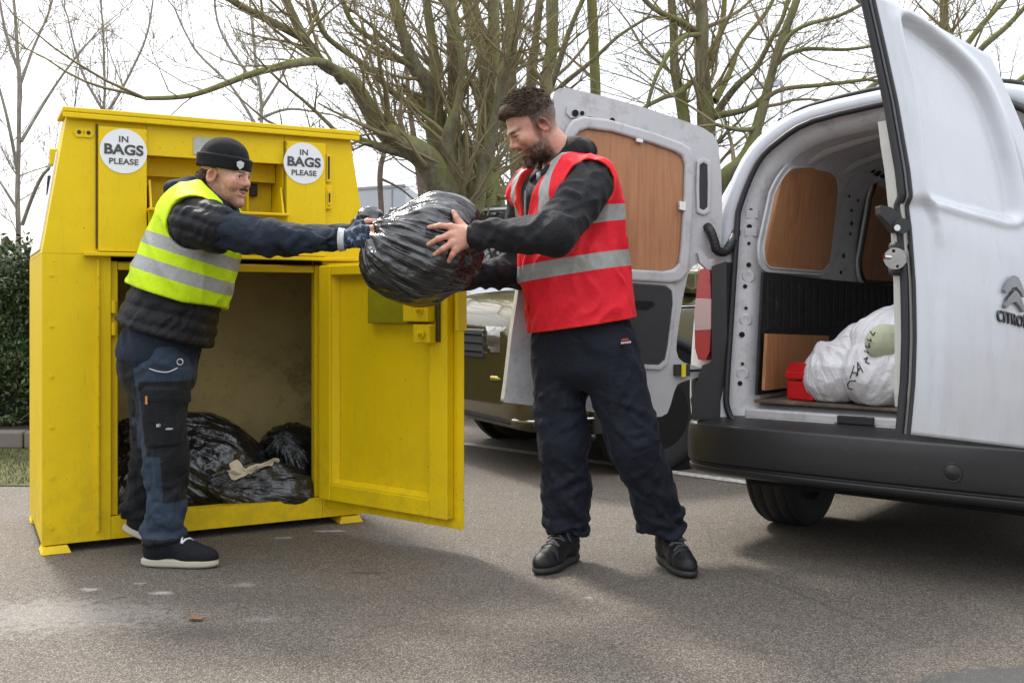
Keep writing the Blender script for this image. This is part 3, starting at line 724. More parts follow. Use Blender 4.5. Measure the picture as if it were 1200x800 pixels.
# roof gutter strips
for mir in (0, 1):
    g = [(.10, 1.655), (.15, 1.705), (.22, 1.745)]; fl = np.linspace(.05, 2.3, 10)
    m = MB(); P = []
    for f in fl:
        s = .20; zz = 1.752+(.004 if f > .5 else 0); s = 1.4-s if mir else s; P.append(vv(s, f+rake(1.7)*max(0, 1-f), zz))
    m.tube(P, .012, 6); m.build('roof_gutter', m_seal, van)
m = MB(); P = [vv(s, rake(z)+.02, z+.008) for s, z in crs([(.22, 1.742), (.34, 1.788), (.7, 1.825), (1.06, 1.788), (1.18, 1.742)], 20)]; m.tube(P, .011, 6); m.build('roof_rear_seal', m_seal, van)
# plywood in the window openings of the left wall, rubber-lined lower wall, holes in the jamb
def wallpoly(pts, f_round=.06, n=6):
    """rounded polygon in (f,z) on the left lining"""
    out = []
    for i in range(len(pts)):
        p, a, b = np.array(pts[i]), np.array(pts[i-1]), np.array(pts[(i+1) % len(pts)])
        ra = min(f_round, .45*np.linalg.norm(a-p), .45*np.linalg.norm(b-p)); p1 = p+(a-p)/np.linalg.norm(a-p)*ra; p2 = p+(b-p)/np.linalg.norm(b-p)*ra
        for k in range(n+1):
            u = k/n; out.append((1-u)**2*p1+2*u*(1-u)*p+u*u*p2)
    return out
def sl_(z): return np.interp(z, [.6, 1.25, 1.42, 1.55], [.155, .149, .166, .211])
def wall(f, z, d=0.0): return vv(sl_(z)+d, f+rake(z)*max(0, 1-f)*1.0, z)
for pts, seal in (([(.02, 1.138), (.72, 1.136), (.82, 1.20), (.76, 1.56), (.50, 1.60), (.06, 1.55)], False), ([(1.20, 1.10), (1.84, 1.10), (1.84, 1.58), (1.22, 1.62)], True)):
    po = wallpoly(pts, .11); m = MB(); m.prism([wall(f, z, .012) for f, z in po], VR*.008); m.build('plywood_panel', m_ply, van)
    m = MB(); q = [wall(f, z, .016) for f, z in po]; m.tube(q+q[:2], .011 if seal else .006, 6, caps=False); m.build('panel_edge', m_seal if seal else m_vin, van)
    # raised pressed frame round the panel
    ce = np.mean(po, 0); out = [ce+(np.array(p)-ce)*1.09 for p in po]
    m = MB(); m.ring([wall(f, z, .003) for f, z in out], [wall(f, z, .003) for f, z in po], VR*.012); m.build('panel_surround', m_vin, van, bevel=.004)
m = MB()
m.prism([wall(.04, .615, .006), wall(1.88, .615, .006), wall(1.88, 1.085, .006), wall(.85, 1.10, .006), wall(.04, 1.118, .006)], VR*.01)
for k in range(22): m.box(wall(.1+k*.082, .88, .016), VF*.05, VR*.006, Zv*.20)
m.build('wall_mat', m_rub, van)
several('hole', [lambda m, f=f, z=z, r=r: m.disc(wall(f, z, .004), VR, r, .004, 10) for f, z, r in ((.98, 1.14, .009), (1.02, 1.22, .011), (1.09, 1.33, .008), (1.09, 1.38, .010), (1.06, 1.44, .007), (1.10, 1.49, .008), (.97, 1.5, .007))]
    +[lambda m, f=f, z=z, r=r: m.disc(vv(.275, f, z), nrm(VR-Zv*.6), r, .02, 10) for f, z, r in ((1.12, 1.63, .022), (1.19, 1.62, .014), (1.05, 1.63, .012), (1.35, 1.60, .013), (1.45, 1.6, .013))], m_dkhole, van)
jn = nrm(-VF*.86+VR*.5)
def jam(q, z): return vv(.06+.045*q, .02+rake(z)*(1-.0*q)+.015*q, z) if q <= 1 else vv(.105+.045*(q-1), .035+.068*(q-1)+rake(z), z)
several('hole', [lambda m, z=z, r=r, q=q: m.disc(jam(q, z)-jn*.002, jn, r, .006, 10) for z, r, q in ((.66, .010, .8), (.74, .007, .9), (.86, .012, .7), (.97, .007, .9), (1.06, .009, .7), (1.15, .010, .9), (1.24, .007, .8), (1.31, .011, .75), (1.38, .008, .8), (1.47, .007, .8))], m_dkhole, van)
several('jamb_pressing', [lambda m, z=z: m.lathe(jam(.95, z)-jn*.003, jn, [(0, .026), (.004, .022), (.003, .014), (.002, 0)], 20) for z in (.70, .92, 1.10)]
    +[lambda m, z=z: m.box(jam(.4, z)-jn*.002, nrm(VR*.86+VF*.5)*.05, jn*.007, Zv*.035) for z in (1.27, 1.345, 1.42)], m_vin, van, bevel=.002)
m = MB(); m.box(vv(.16, .035, .585), VR*1.08, VF*1.8, Zv*.012); m.build('plywood_floor', m_flr, van, bevel=.002)
m = MB(); m.box(vv(.10, .0, .505), VR*1.2, VF*.10, Zv*.02); m.box(vv(.13, .012, .526), VR*1.14, VF*.03, Zv*.035); m.build('rear_sill', m_vin, van, bevel=.008)
several('sill_trim', [lambda m, s=s, w=w: m.box(vv(s, -.006, .524), VR*w, VF*.02, Zv*.006) for s, w in ((.14, .37), (.67, .15), (.92, .38))], simple('scuffed_alu', (.6, .6, .58), .4, .2, 30, metal=.5), van)
m = MB(); m.box(vv(.52, .0, .53), VR*.14, VF*.02, Zv*.03); m.build('sill_block', m_seal, van, bevel=.003)
m = MB(); m.tube([vv(.83, -.004, .535), vv(.83, -.03, .53), vv(.90, -.03, .53), vv(.90, -.004, .535)], .005, 6); m.build('striker', m_seal, van)
# bumper: profile swept round the tail
plan = crs([(-.135, .55), (-.135, .25), (-.13, .08), (-.10, -.03), (-.02, -.085), (.2, -.115), (.7, -.13), (1.2, -.115), (1.42, -.085), (1.50, -.03), (1.53, .08), (1.535, .25), (1.535, .55)], 60)
tan = np.gradient(plan, axis=0); tan /= np.linalg.norm(tan, axis=1)[:, None]; outn = np.stack([tan[:, 1], -tan[:, 0]], 1)
outn *= np.sign(((plan-np.array([.7, .6]))*outn).sum(1))[:, None]
prof = crs([(-.16, .530), (-.11, .526), (-.03, .506), (-.012, .502), (-.003, .496), (.001, .486), (.006, .45), (.007, .39), (.004, .352), (.001, .345), (-.010, .340), (-.010, .332), (-.001, .328), (-.001, .316), (-.008, .305), (-.04, .292), (-.10, .285)], 64)
G = np.array([[vv(p[0]+n[0]*o, p[1]+n[1]*o, z) for o, z in prof] for p, n in zip(plan, outn)])
m = MB(); m.grid(G); m.box(vv(.05, -.02, .44), VR*1.3, VF*.06, Zv*.06); bu = m.build('bumper', m_bump, van)
# corner rises beside the lamp
m = MB()
G = np.array([[vv(s_, f_, z) for (s_, f_) in crs([(-.05, -.02), (-.095, -.005), (-.125, .05), (-.132, .2)], 8)] for z in (.50, .60, .66, .685)]); m.grid(G); m.build('bumper_corner', m_bump, van, solid=.01)
m = MB(); tp = vv(.98, -.131, .405); tn_ = nrm(-VF+VR*.05); m.lathe(tp, tn_, [(0, .034), (.004, .034), (.0045, .031), (.002, .029), (.006, .026), (.007, 0)], 28); m.build('tow_cap', m_bump, van)
m = MB()
m.box(vv(.1, .12, .235), VR*1.2, VF*1.5, Zv*.17); m.build('underbody', m_dkhole, van, bevel=.01)
m = MB(); m.box(vv(.3, 1.6, .26), VR*.8, VF*2.4, Zv*.15); m.build('underbody', m_dkhole, van)
# tail lamp, black casing, bracket
def latp(pts, Y): return [at(px, py, Y) for px, py in pts]
lampY = 4.235
up = [(820, 316), (827, 314), (832, 318), (833.5, 350), (815.5, 350), (817, 332)]; mid = [(815.4, 350.4), (833.5, 350.4), (833, 386), (814, 386), (813.5, 366)]; low = [(814, 386.4), (833, 386.4), (831.5, 412), (826, 423), (818, 421), (814.5, 408)]
m = MB(); m.prism(latp(up, lampY), VF*.12+VR*.01, 0); m.prism(latp(mid, lampY-.006), VF*.126+VR*.01, 1); m.prism(latp(low, lampY), VF*.12+VR*.01, 0); m.build('tail_lamp', [m_red_l, m_clr_l], van, bevel=.010, seg=3)
m = MB(); m.prism(latp([(834, 312), (851, 306), (853, 490), (813, 492), (809, 468), (823, 428), (834, 424)], 4.225), VF*.09, 0); m.build('lamp_casing', m_pblack, van, bevel=.008)
m = MB(); q = [(1.5, .7), (1.54, .72), (1.53, 1.1), (1.47, 1.18), (1.45, .72)]; m.prism([vv(s, -.01+rake(z), z) for s, z in q], VF*.1); m.build('tail_lamp', m_red_l, van, bevel=.01)
# wheels
def wheel(c, axis, r, w, parent, steer=0):
    axis = nrm(axis); c = np.asarray(c, float); k = r/.31
    m = MB()
    hw = w/2
    prof = [(-hw*.8, r*.62), (-hw*.98, r*.78), (-hw, r*.88), (-hw*.9, r*.965)]
    gx = [-.72, -.66, -.62, -.30, -.26, -.22, .22, .26, .30, .62, .66, .72]
    for i, g_ in enumerate(gx): prof.append((hw*g_, r*(.97 if i % 3 == 1 else 1.0)))
    prof += [(hw*.9, r*.965), (hw, r*.88), (hw*.98, r*.78), (hw*.8, r*.62)]
    m.lathe(c, axis, prof, 56); ty = m.build('wheel', m_tyre, parent)
    m = MB(); m.lathe(c, axis, [(hw*.8, r*.63), (hw*.7, r*.6), (hw*.3, r*.5), (hw*.35, r*.2), (hw*.5, r*.16), (hw*.5, 0)], 40); m.lathe(c, axis, [(-hw*.8, r*.63), (-hw*.4, r*.58), (-hw*.3, r*.3), (-hw*.3, 0)], 40); m.build('rim', m_rim, ty)
    return ty
for s in (.105, 1.295):
    sgn = -1 if s < .7 else 1
    wheel(vv(s, .56, .31), VR*sgn, .31, .22, van); wheel(vv(s, 3.28, .31), VR*sgn, .31, .22, van)
m = MB(); m.tube([vv(.20, .56, .31), vv(1.2, .56, .31)], .035, 10); m.build('axle', simple('axle_steel', (.25, .24, .23), .4, .3, 20, metal=.8), van)

# ------------------------------------------------------------------ left rear door: inner face towards the camera
Fb = np.array([-.034, 4.04, .596]); LU = nrm([.965, .26, -.18]); LVv = np.array([.17, 4.085, 1.84])-Fb
LN = nrm(np.cross(LU, LVv)); LN = LN if LN[1] < 0 else -LN
def ld(px, py, n=0.0): return ray_plane(px, py, Fb, LN)+LN*n
lout = [(590, 471), (593, 450), (600, 390), (612, 310), (628, 220), (641, 150), (647, 118), (650, 107), (656, 103.5), (664, 103), (700, 111), (750, 124.5), (800, 141), (824, 150), (836, 158), (842, 170), (845, 200), (846.5, 240), (845, 285), (838, 303), (822, 306), (811, 313), (806, 322), (801, 345), (797, 370), (793.5, 395), (792.5, 410), (795, 419), (801, 424.5), (822, 431), (822, 441), (803, 446), (794, 450), (790, 459), (786, 474), (782, 484), (775, 488), (764, 488.5), (700, 483), (640, 477)]
m = MB(); m.prism([ld(x, y, 0) for x, y in lout], -LN*.05); ldoor = m.build('rear_door', m_vin, van, bevel=.012, seg=3); ldoor['label'] = 'left rear door seen from inside with a plywood window panel'
lw = [(673, 163), (678, 157), (688, 153.5), (715, 157), (760, 170), (787, 179.5), (796, 185), (799, 195), (798, 235), (794.5, 290), (792, 307), (786, 314), (775, 316), (720, 313), (660, 307), (645, 303), (641, 296), (646, 260), (660, 195)]
cw = np.mean(lw, 0)
def grow(pts, k, kx=None): 
    c = np.mean(pts, 0); return [((x-c[0])*(kx or k)+c[0], (y-c[1])*k+c[1]) for x, y in pts]
m = MB(); m.ring([ld(x, y, .0005) for x, y in grow(lw, 1.20, 1.17)], [ld(x, y, .0005) for x, y in grow(lw, 1.02)], LN*.024); m.build('window_surround', m_vin, ldoor, bevel=.011, seg=3)
m = MB(); m.prism([ld(x, y, .0008) for x, y in grow(lw, 1.015)], LN*.006); pw = m.build('plywood_panel', m_ply, ldoor)
several('clip', [lambda m, x=x, y=y, hh=hh: m.box(ld(x, y, .012)-LU*.014, LU*.028, LN*.016, Zv*hh) for x, y, hh in ((747, 168, .014), (797, 247, .035))], m_white_st, pw, bevel=.002)
ll = [(650, 330), (735, 333), (778, 336), (785, 342), (786, 356), (780, 405), (777, 420), (770, 426), (750, 425), (700, 417), (648, 407)]
m = MB(); m.prism([ld(x, y, .0008) for x, y in ll], LN*.014); tp_ = m.build('trim_panel', m_pblack, ldoor, bevel=.006)
m = MB(); m.ring([ld(x, y, .0005) for x, y in grow(ll, 1.17, 1.12)], [ld(x, y, .0005) for x, y in grow(ll, 1.02)], LN*.012); m.build('trim_surround', m_vin, ldoor, bevel=.006, seg=3)
m = MB(); m.prism([ld(x, y, .0142) for x, y in [(741, 352), (763, 353), (766, 357), (757, 363), (746, 362), (740, 357)]], LN*.004); m.build('grip_slot', m_dkhole, tp_, bevel=.002)
vs2 = [(819, 194), (823.5, 191), (828, 194), (828.5, 215), (828, 243), (824, 246.5), (819, 244), (818.5, 220)]
m = MB(); m.ring([ld(x, y, .0005) for x, y in grow(vs2, 1.22, 1.75)], [ld(x, y, .0005) for x, y in grow(vs2, 1.01)], LN*.010); m.build('vent_surround', m_vin, ldoor, bevel=.004)
m = MB(); m.prism([ld(x, y, .0008) for x, y in vs2], LN*.004); m.build('air_vent', m_pblack, ldoor)
m = MB(); tpk = [(664, 124), (676, 123), (715, 131), (742, 140), (742, 149), (715, 143), (690, 137), (668, 139), (663, 133)]; m.prism([ld(x, y, .0008) for x, y in tpk], LN*.010); m.build('top_pressing', m_vin, ldoor, bevel=.004)
several('hole', [lambda m, x=x, y=y, r=r: m.disc(ld(x, y, .0115), LN, r, .004, 16) for x, y, r in ((673, 133.5, .014), (681, 133.5, .009), (716, 142, .011))], m_dkhole, ldoor)
m = MB(); m.prism([ld(x, y, .001) for x, y in [(815, 296), (820, 294), (828, 304), (834, 315), (828, 317), (818, 308)]], LN*.02); m.build('hinge_bracket', m_vin, van, bevel=.004)
m = MB(); m.prism([ld(x, y, .001) for x, y in [(789, 427), (806, 426), (806, 440), (789, 440)]], LN*.02); ck = m.build('door_check', m_pblack, van, bevel=.004)
m = MB(); m.prism([ld(x, y, .0225) for x, y in [(795.5, 426), (800.5, 426), (800.5, 441), (795.5, 441)]], LN*.006); m.build('check_clip', simple('yellow_clip', (.75, .62, .02), .4, .1), ck, bevel=.002)
m = MB(); m.tube([ld(806, 434, .01), vv(.0, -.01, .715)], .006, 6); m.build('check_rod', m_dkhole, ck)
cab = [ld(829, 266, .0), ld(829, 272, .03), ld(832, 284, .04), at(840, 293, 4.23), at(849, 295, 4.25), at(856, 287, 4.26), at(862, 274, 4.30), at(866, 262, 4.36)]
m = MB(); cc = crs(cab, 60); m.tube(cc, [.019+(.0016 if i % 3 == 0 else 0) for i in range(60)], 10); m.build('cable_sleeve', m_seal, van)

# ------------------------------------------------------------------ right rear door: outside towards the camera
RU = np.array([.81, .59, -.145]); RU = RU/np.linalg.norm(RU[:2])
ey = [510, 450, 397, 331, 265, 199, 119, 60, 7, -6]; ex = [1078, 1082, 1083, 1082, 1078.5, 1071, 1057, 1044, 1032, 1029]
def edge(v):                                    # v 0 bottom .. 1 top
    y = 510+(-6-510)*v; x = np.interp(-y, [-k for k in ey], ex); Y = 2.90+.07*v+.05*max(0, v-.5)
    return at(x, y, Y)
sil_y = [-60, 4, 20, 45, 95, 153, 210, 270, 340, 430, 560]; sil_x = [1000, 1087, 1115, 1149, 1175, 1200, 1222, 1240, 1252, 1258, 1258]
def proj(P): P = np.asarray(P, float); return np.stack([CX+F_PX*P[..., 0]/P[..., 1], HY-(P[..., 2]-CAM_H)*F_PX/P[..., 1]], -1)
nu, nv = 90, 110
rows = []
al = np.linspace(0, 1.0, 300)
for j in range(nv):
    e0 = edge(j/(nv-1)); L_ = e0+al[:, None]*RU; p = proj(L_)
    over = np.where(p[:, 0] > np.interp(p[:, 1], sil_y, sil_x))[0]
    am = al[over[0]] if len(over) else al[-1]; am = max(am, .012)
    rows.append((e0, am))
ams = np.array([a for _, a in rows])
ams = np.convolve(np.pad(ams, 3, 'edge'), np.ones(7)/7, 'valid')
G = np.array([[rows[j][0]+RU*(ams[j]*i/(nu-1)) for j in range(nv)] for i in range(nu)])
RNv = nrm(np.cross(RU, [0, 0, 1.])); RNv = RNv if RNv[1] < 0 else -RNv
def sdpoly(P, poly):
    poly = np.asarray(poly, float); d = np.full(P.shape[0], 1e9); ins = np.zeros(P.shape[0], bool); n = len(poly)
    for i in range(n):
        a, b = poly[i], poly[(i+1) % n]; e = b-a; w = P-a; t = np.clip((w@e)/(e@e), 0, 1); q = w-t[:, None]*e; d = np.minimum(d, (q*q).sum(1))
        c = ((a[1] > P[:, 1]) != (b[1] > P[:, 1])) & (P[:, 0] < (b[0]-a[0])*(P[:, 1]-a[1])/(b[1]-a[1]+1e-12)+a[0]); ins ^= c
    d = np.sqrt(d); return np.where(ins, -d, d)
rec = crs([(1056, 22), (1062, 50), (1075, 103), (1083, 170), (1087, 215), (1093, 232), (1110, 238), (1150, 249), (1183, 257), (1194, 252), (1194, 235), (1184, 184), (1162, 120), (1138, 80), (1096, 42), (1068, 22), (1058, 20), (1056, 22)], 80)[:-1]
pp = proj(G).reshape(-1, 2)
sd_ = sdpoly(pp, rec)
def sst(x): x = np.clip(x, 0, 1); return x*x*(3-2*x)
disp = -.030*sst(-(sd_-1.5)/7.0)+.009*np.exp(-((sd_-5)/4.0)**2)
crx = np.interp(pp[:, 1], [225, 240, 262, 290, 330, 420, 505], [1080, 1092, 1101, 1105, 1104, 1101, 1097])
disp += np.where(pp[:, 1] > 228, .017*(sst((pp[:, 0]-crx+4)/7)-1)*sst((pp[:, 1]-228)/14), 0)
a_rel = (np.arange(nu)/(nu-1))[:, None]*np.ones((1, nv)); disp += -.02*sst((.06-a_rel.ravel())/.06)*.6
disp += (.006*np.sin(np.pi*np.clip((pp[:, 1]-250)/260, 0, 1)))
Gd = (G.reshape(-1, 3)+disp[:, None]*RNv).reshape(G.shape); Gb = G-RNv*.05
m = MB(); m.grid(Gd); m.grid(Gb)
for (A1, B1) in ((Gd[0], Gb[0]), (Gd[-1], Gb[-1]), (Gd[:, 0], Gb[:, 0]), (Gd[:, -1], Gb[:, -1])): m.grid(np.array([A1, B1]), sm=False)
rdoor = m.build('rear_door', m_van, van, weld=True); rdoor['label'] = 'right rear door seen from outside with a chrome chevron badge'
m = MB(); m.tube([p-RU*.012-RNv*.028 for p in Gd[0]], .013, 8); m.build('door_seal', m_seal, rdoor)
m = MB(); m.tube([p-RU*.004-RNv*.004 for p in Gd[0]], .006, 6); m.build('edge_trim', m_seal, rdoor)
# inner panel of that door, seen edge-on behind its seal
iv = np.linspace(.06, .56, 20)
def ie(v, o, w): return edge(v)-RU*o-RNv*w
m = MB()
iv = np.linspace(.06, .72, 24); prof_o = [np.interp(v, [.06, .09, .16, .3, .52, .66, .72], [.0, .008, .012, .016, .018, .014, .006]) for v in iv]
m.grid(np.array([[ie(v, -.03, .03), ie(v, o, .042), ie(v, o, .085), ie(v, -.2, .095)] for v, o in zip(iv, prof_o)]), sm=False)
m.build('inner_trim', simple('cream_trim', (.46, .45, .41), .6, .08), rdoor)
def rp(px, py, Y): return at(px, py, Y)
hy = 2.945
m = MB(); m.prism([rp(x, y, hy) for x, y in [(1031, 240), (1045, 243), (1056, 252), (1059, 262), (1055, 272), (1048, 272), (1042, 262), (1032, 252)]], np.array([0, .04, 0])); m.disc(rp(1056, 265, hy-.01), [0, -1, 0], .022, .012, 20); m.box(rp(1052, 250, hy+.02), [.05, .02, 0], [0, .04, 0], [0, 0, -.07]); hd = m.build('inner_handle', m_pblack, rdoor, bevel=.006)
m = MB(); m.disc(rp(1051, 267, hy-.024), [0, -1, 0], .009, .004, 14); m.build('handle_bolt', m_chrome, hd)
m = MB(); m.box(rp(1047, 283, hy+.012), [.052, .0, 0], [0, .05, 0], [0, 0, -.098]); lkb = m.build('door_lock', m_pblack, rdoor, bevel=.012, seg=3)
m = MB(); m.tube([rp(1049, 303, hy+.012), rp(1049, 303, hy-.014)], [.034, .031], 22); m.tube([rp(1046, 302, hy-.014), rp(1046, 302, hy-.03)], .011, 12); m.tube([rp(1046, 302, hy-.022), rp(1036, 301, hy-.028)], .007, 8); m.build('lock_plate', m_chrome, lkb, bevel=.002)
several('hole', [lambda m, x=x, y=y: m.disc(rp(x, y, hy-.0145), [0, -1, 0], .005, .002, 10) for x, y in ((1047, 294), (1053, 293), (1052, 312))], m_dkhole, lkb)
# chrome chevrons and lettering
def rdp(px, py, n=0):
    i = np.argmin(((proj(Gd).reshape(-1, 2)-[px, py])**2).sum(1)); return Gd.reshape(-1, 3)[i]+RNv*n
rc = rdp(1187, 345, .0); RUv = nrm(RU); RVv = nrm(edge(.34)-edge(.28)); 
pl_o, pl_n = rc+RNv*.004, RNv
def rpl(px, py, n=0): return ray_plane(px, py, pl_o, pl_n)+pl_n*n
ch1 = [(1174.5, 340), (1178, 332), (1186, 322.5), (1190, 325), (1194, 333), (1197, 342), (1196.5, 349), (1192, 341), (1187.5, 336), (1182, 337.5), (1176, 344)]
ch2 = [(x-.2, y+17.5) for x, y in ch1]
several('chevron_badge', [lambda m, c=c: m.prism([rpl(x, y) for x, y in c], RNv*.010) for c in (ch1, ch2)], simple('badge_chrome', (.30, .31, .33), .18, .1, metal=1.0), rdoor, bevel=.003)
tl, trr, tup = rpl(1166, 369.5), rpl(1206, 380), rpl(1166, 360)
text_mesh('badge_lettering', 'CITROËN', .050, (tl+rpl(1211, 381.5))/2, trr-tl, tup-tl, simple('badge_dark_chrome', (.10, .10, .11), .2, .1, metal=1.0), rdoor, offset=.0004, extrude=.003, lift=.004, spacing=1.08)

# ------------------------------------------------------------------ load in the van
tb = empty('toolbox', vv(.33, .14, .6), 'red plastic toolbox on the van floor in front of the plywood board', 'toolbox')
t = NT('red_plastic'); t.set(Base_Color=t.mix(t.noise(5), (.50, .008, .012), (.58, .012, .016)), Roughness=.38); m_red = t.mat
bo = vv(.262, .12, .598); bx, by = nrm(VR*.96-VF*.28), nrm(VF*.96+VR*.28)
m = MB(); m.box(bo, bx*.13, by*.30, Zv*.078); m.build('base', m_red, tb, bevel=.008)
m = MB(); m.box(bo+Zv*.083-bx*.004-by*.004, bx*.138, by*.308, Zv*.035); m.prism([bo+Zv*.1185-bx*.002, bo+Zv*.1185+bx*.132, bo+Zv*.150+bx*.108, bo+Zv*.150+bx*.022], by*.30); m.build('lid', m_red, tb, bevel=.006)
m = MB(); m.tube([bo+Zv*.15+bx*.065+by*.09, bo+Zv*.168+bx*.065+by*.1, bo+Zv*.168+bx*.065+by*.2, bo+Zv*.15+bx*.065+by*.21], .007, 8); m.build('handle', m_red, tb)
m = MB(); m.prism([wall(.05, .635, .03), wall(.72, .625, .03), wall(.72, .842, .03), wall(.05, .865, .03)], VR*.014)
tag(m.build('plywood_board', m_ply, bevel=.002), 'low plywood board leaning on the inside wall of the van', 'board')
# ================================================================== parked cars, lorry box, street lamp in the background
def paint(name, col, rough=.25):
    t = NT(name); t.set(Base_Color=t.mix(t.noise(6, 5), tuple(.85*x for x in col), col), Roughness=rough, Metallic=.35)
    t.b.inputs['Coat Weight'].default_value = 1; t.b.inputs['Coat Roughness'].default_value = .04; return t.mat
def car(name, o, fwd, label, col, length=4.55, width=1.85, roof=1.68, belt=1.02, bonnet=1.02, letters=None):
    """o: ground point under the middle of the front bumper; fwd: the way the car faces"""
    fwd = nrm(fwd); lt = np.array([-fwd[1], fwd[0], 0]); o = np.asarray(o, float)
    def c(x, y, z): return o-fwd*x+lt*y+Zv*z
    root = empty(name, c(length/2, 0, 0), label, 'car'); hw = width/2; mp = paint(name+'_paint', col)
    sts = [(.0, .84, .42, bonnet-.20), (.04, .93, .30, bonnet-.10), (.16, .98, .26, bonnet-.02), (.5, 1, .24, bonnet+.03), (1.25, 1, .24, bonnet+.06), (2.4, 1, .24, belt+.05), (3.6, 1, .24, belt+.06), (length-.15, .97, .28, belt), (length, .9, .42, belt-.15)]
    m = MB(); P = []
    for x, w, zb, zt in sts:
        h = zt-zb; half = [(hw*w*.86, zb), (hw*w*.97, zb+.10*h), (hw*w, zb+.35*h), (hw*w, zb+.62*h), (hw*w*.985, zb+.80*h), (hw*w*.94, zb+.95*h), (hw*w*.72, zt+.01), (0, zt+.03)]
        hc = crs(half, 20); full = [c(x, y, z) for y, z in hc]+[c(x, -y, z) for y, z in hc[::-1][1:]]
        full.append(full[0]); P.append(full)
    P = [list(p) for p in zip(*[crs(np.array([P[i][k] for i in range(len(P))]), 40) for k in range(len(P[0]))])]
    m.grid(np.array(P)); m.add(P[0][:-1], [tuple(range(len(P[0])-1))]); m.add(P[-1][:-1], [tuple(range(len(P[-1])-1))]); m.build('body', mp, root, weld=True)
    cab = [(1.12, .80, bonnet+.05), (1.75, .78, roof-.05), (2.1, .78, roof), (3.4, .78, roof-.01), (4.1, .76, roof-.08), (length-.18, .80, belt+.02)]
    m = MB(); P = []
    for x, w, zt in cab:
        zb = bonnet if x < 1.5 else belt; zb = min(zb, zt-.02)
        half = [(hw*.96, zb), (hw*(w+.13), zb+.35*(zt-zb)), (hw*(w+.03), zb+.85*(zt-zb)), (hw*(w-.08), zt-.01), (hw*.4, zt+.015), (0, zt+.02)]
        hc = crs(half, 14); P.append([c(x, y, z) for y, z in hc]+[c(x, -y, z) for y, z in hc[::-1][1:]])
    P = [list(p) for p in zip(*[crs(np.array([P[i][k] for i in range(len(P))]), 30) for k in range(len(P[0]))])]
    m.grid(np.array(P)); m.build('window_glass', m_dglass, root)
    m = MB()
    m.grid(np.array([[c(x, y, z+.012+.02*(1-(y/(hw*.75))**2)) for y in np.linspace(-hw*.75, hw*.75, 9)] for x, z in ((1.74, roof-.055), (1.85, roof-.02), (2.1, roof), (3.4, roof-.01), (4.05, roof-.07))])); m.build('roof', mp, root, solid=.02)
    for sd in (1, -1):
        m = MB(); m.tube([c(1.08, sd*hw*.92, bonnet+.03), c(1.45, sd*hw*.86, (bonnet+roof)/2), c(1.8, sd*hw*.78, roof-.02), c(3.4, sd*hw*.78, roof), c(4.1, sd*hw*.77, roof-.07)], .035, 8); m.build('pillar', mp, root)
        m = MB(); m.tube([c(1.9, sd*hw*.68, roof+.05), c(3.3, sd*hw*.68, roof+.05)], .016, 6); m.build('roof_rail', m_chrome, root)
        # headlamp: clear lens that wraps round the wing, amber end
        def cr_(x, y, z): return c(x, sd*y, z)
        zl = bonnet-.32
        m = MB()
        m.grid(np.array([[cr_(x, y, z) for (x, y) in crs([(.005, hw*.52), (.0, hw*.66), (.035, hw*.84), (.16, hw*.975), (.34, hw*1.008)], 14)] for z in (zl, zl+.07, zl+.15)]), mi=0)
        m.build('headlamp', m_clr_l if False else lens, root, solid=.012)
        m = MB(); m.grid(np.array([[cr_(x, y, z) for (x, y) in ((.345, hw*1.010), (.40, hw*1.013), (.46, hw*1.014))] for z in (zl+.02, zl+.14)])); m.build('indicator', m_org_l, root, solid=.01)
        m = MB(); m.box(c(1.25, sd*hw*1.0, bonnet+.02)-lt*.09, fwd*.12, lt*.18, Zv*.15); m.build('mirror', mp, root, bevel=.03, seg=3)
        m = MB(); m.tube([cr_(x, y+.006, z) for (x, y, z) in ((.06, hw*.93, bonnet-.10), (.3, hw*.985, bonnet-.085), (1.2, hw*.99, bonnet-.05), (4.2, hw*.98, bonnet-.02))], .010, 6); m.build('chrome_strip', m_chrome, root)
        m = MB(); m.tube([cr_(x, y+.006, z) for (x, y, z) in ((.0, hw*.6, .56), (.03, hw*.85, .56), (.15, hw*1.0, .57), (.55, hw*1.01, .60))], .016, 6); m.build('bumper_strip', m_gold_refl if col[2] < .025 else mp, root)
        m = MB(); m.tube([cr_(x, y+.006, z) for (x, y, z) in ((.02, hw*.84, .335), (.16, hw*.985, .33), (.5, hw*1.0, .34))], .01, 6); m.build('bumper_lip', m_chrome, root)
        for x in (.92, length-.95):
            wheel(c(x, sd*(hw-.085), .34), lt*sd, .34, .22, root)
            m = MB(); m.tube([c(x+.43*math.cos(a), sd*(hw-.004), .36+.43*math.sin(a)) for a in np.linspace(-.25, math.pi+.25, 20)], .035, 6); m.build('arch_trim', m_pblack, root)
            m = MB(); m.disc(c(x, sd*(hw-.08), .36), lt*sd, .415, .083, 32); m.build('wheel_well', m_dkhole, root)
    m = MB(); m.box(c(-.012, -hw*.5, bonnet-.36), fwd*-.03, lt*hw, Zv*.17); gr = m.build('grille', m_pblack, root, bevel=.01)
    m = MB()
    for k in range(3): m.box(c(-.016, -hw*.5, bonnet-.33+k*.05), fwd*-.012, lt*hw, Zv*.012)
    m.build('grille_bar', m_chrome, gr)
    m = MB(); m.box(c(.02, -hw*.8, .3), fwd*-.05, lt*hw*1.6, Zv*.16); m.build('lower_intake', m_pblack, root, bevel=.02)
    m = MB(); m.box(c(.5, -hw*.8, .22), -fwd*(length-.9), lt*hw*1.6, Zv*.25); m.build('underbody', m_dkhole, root)
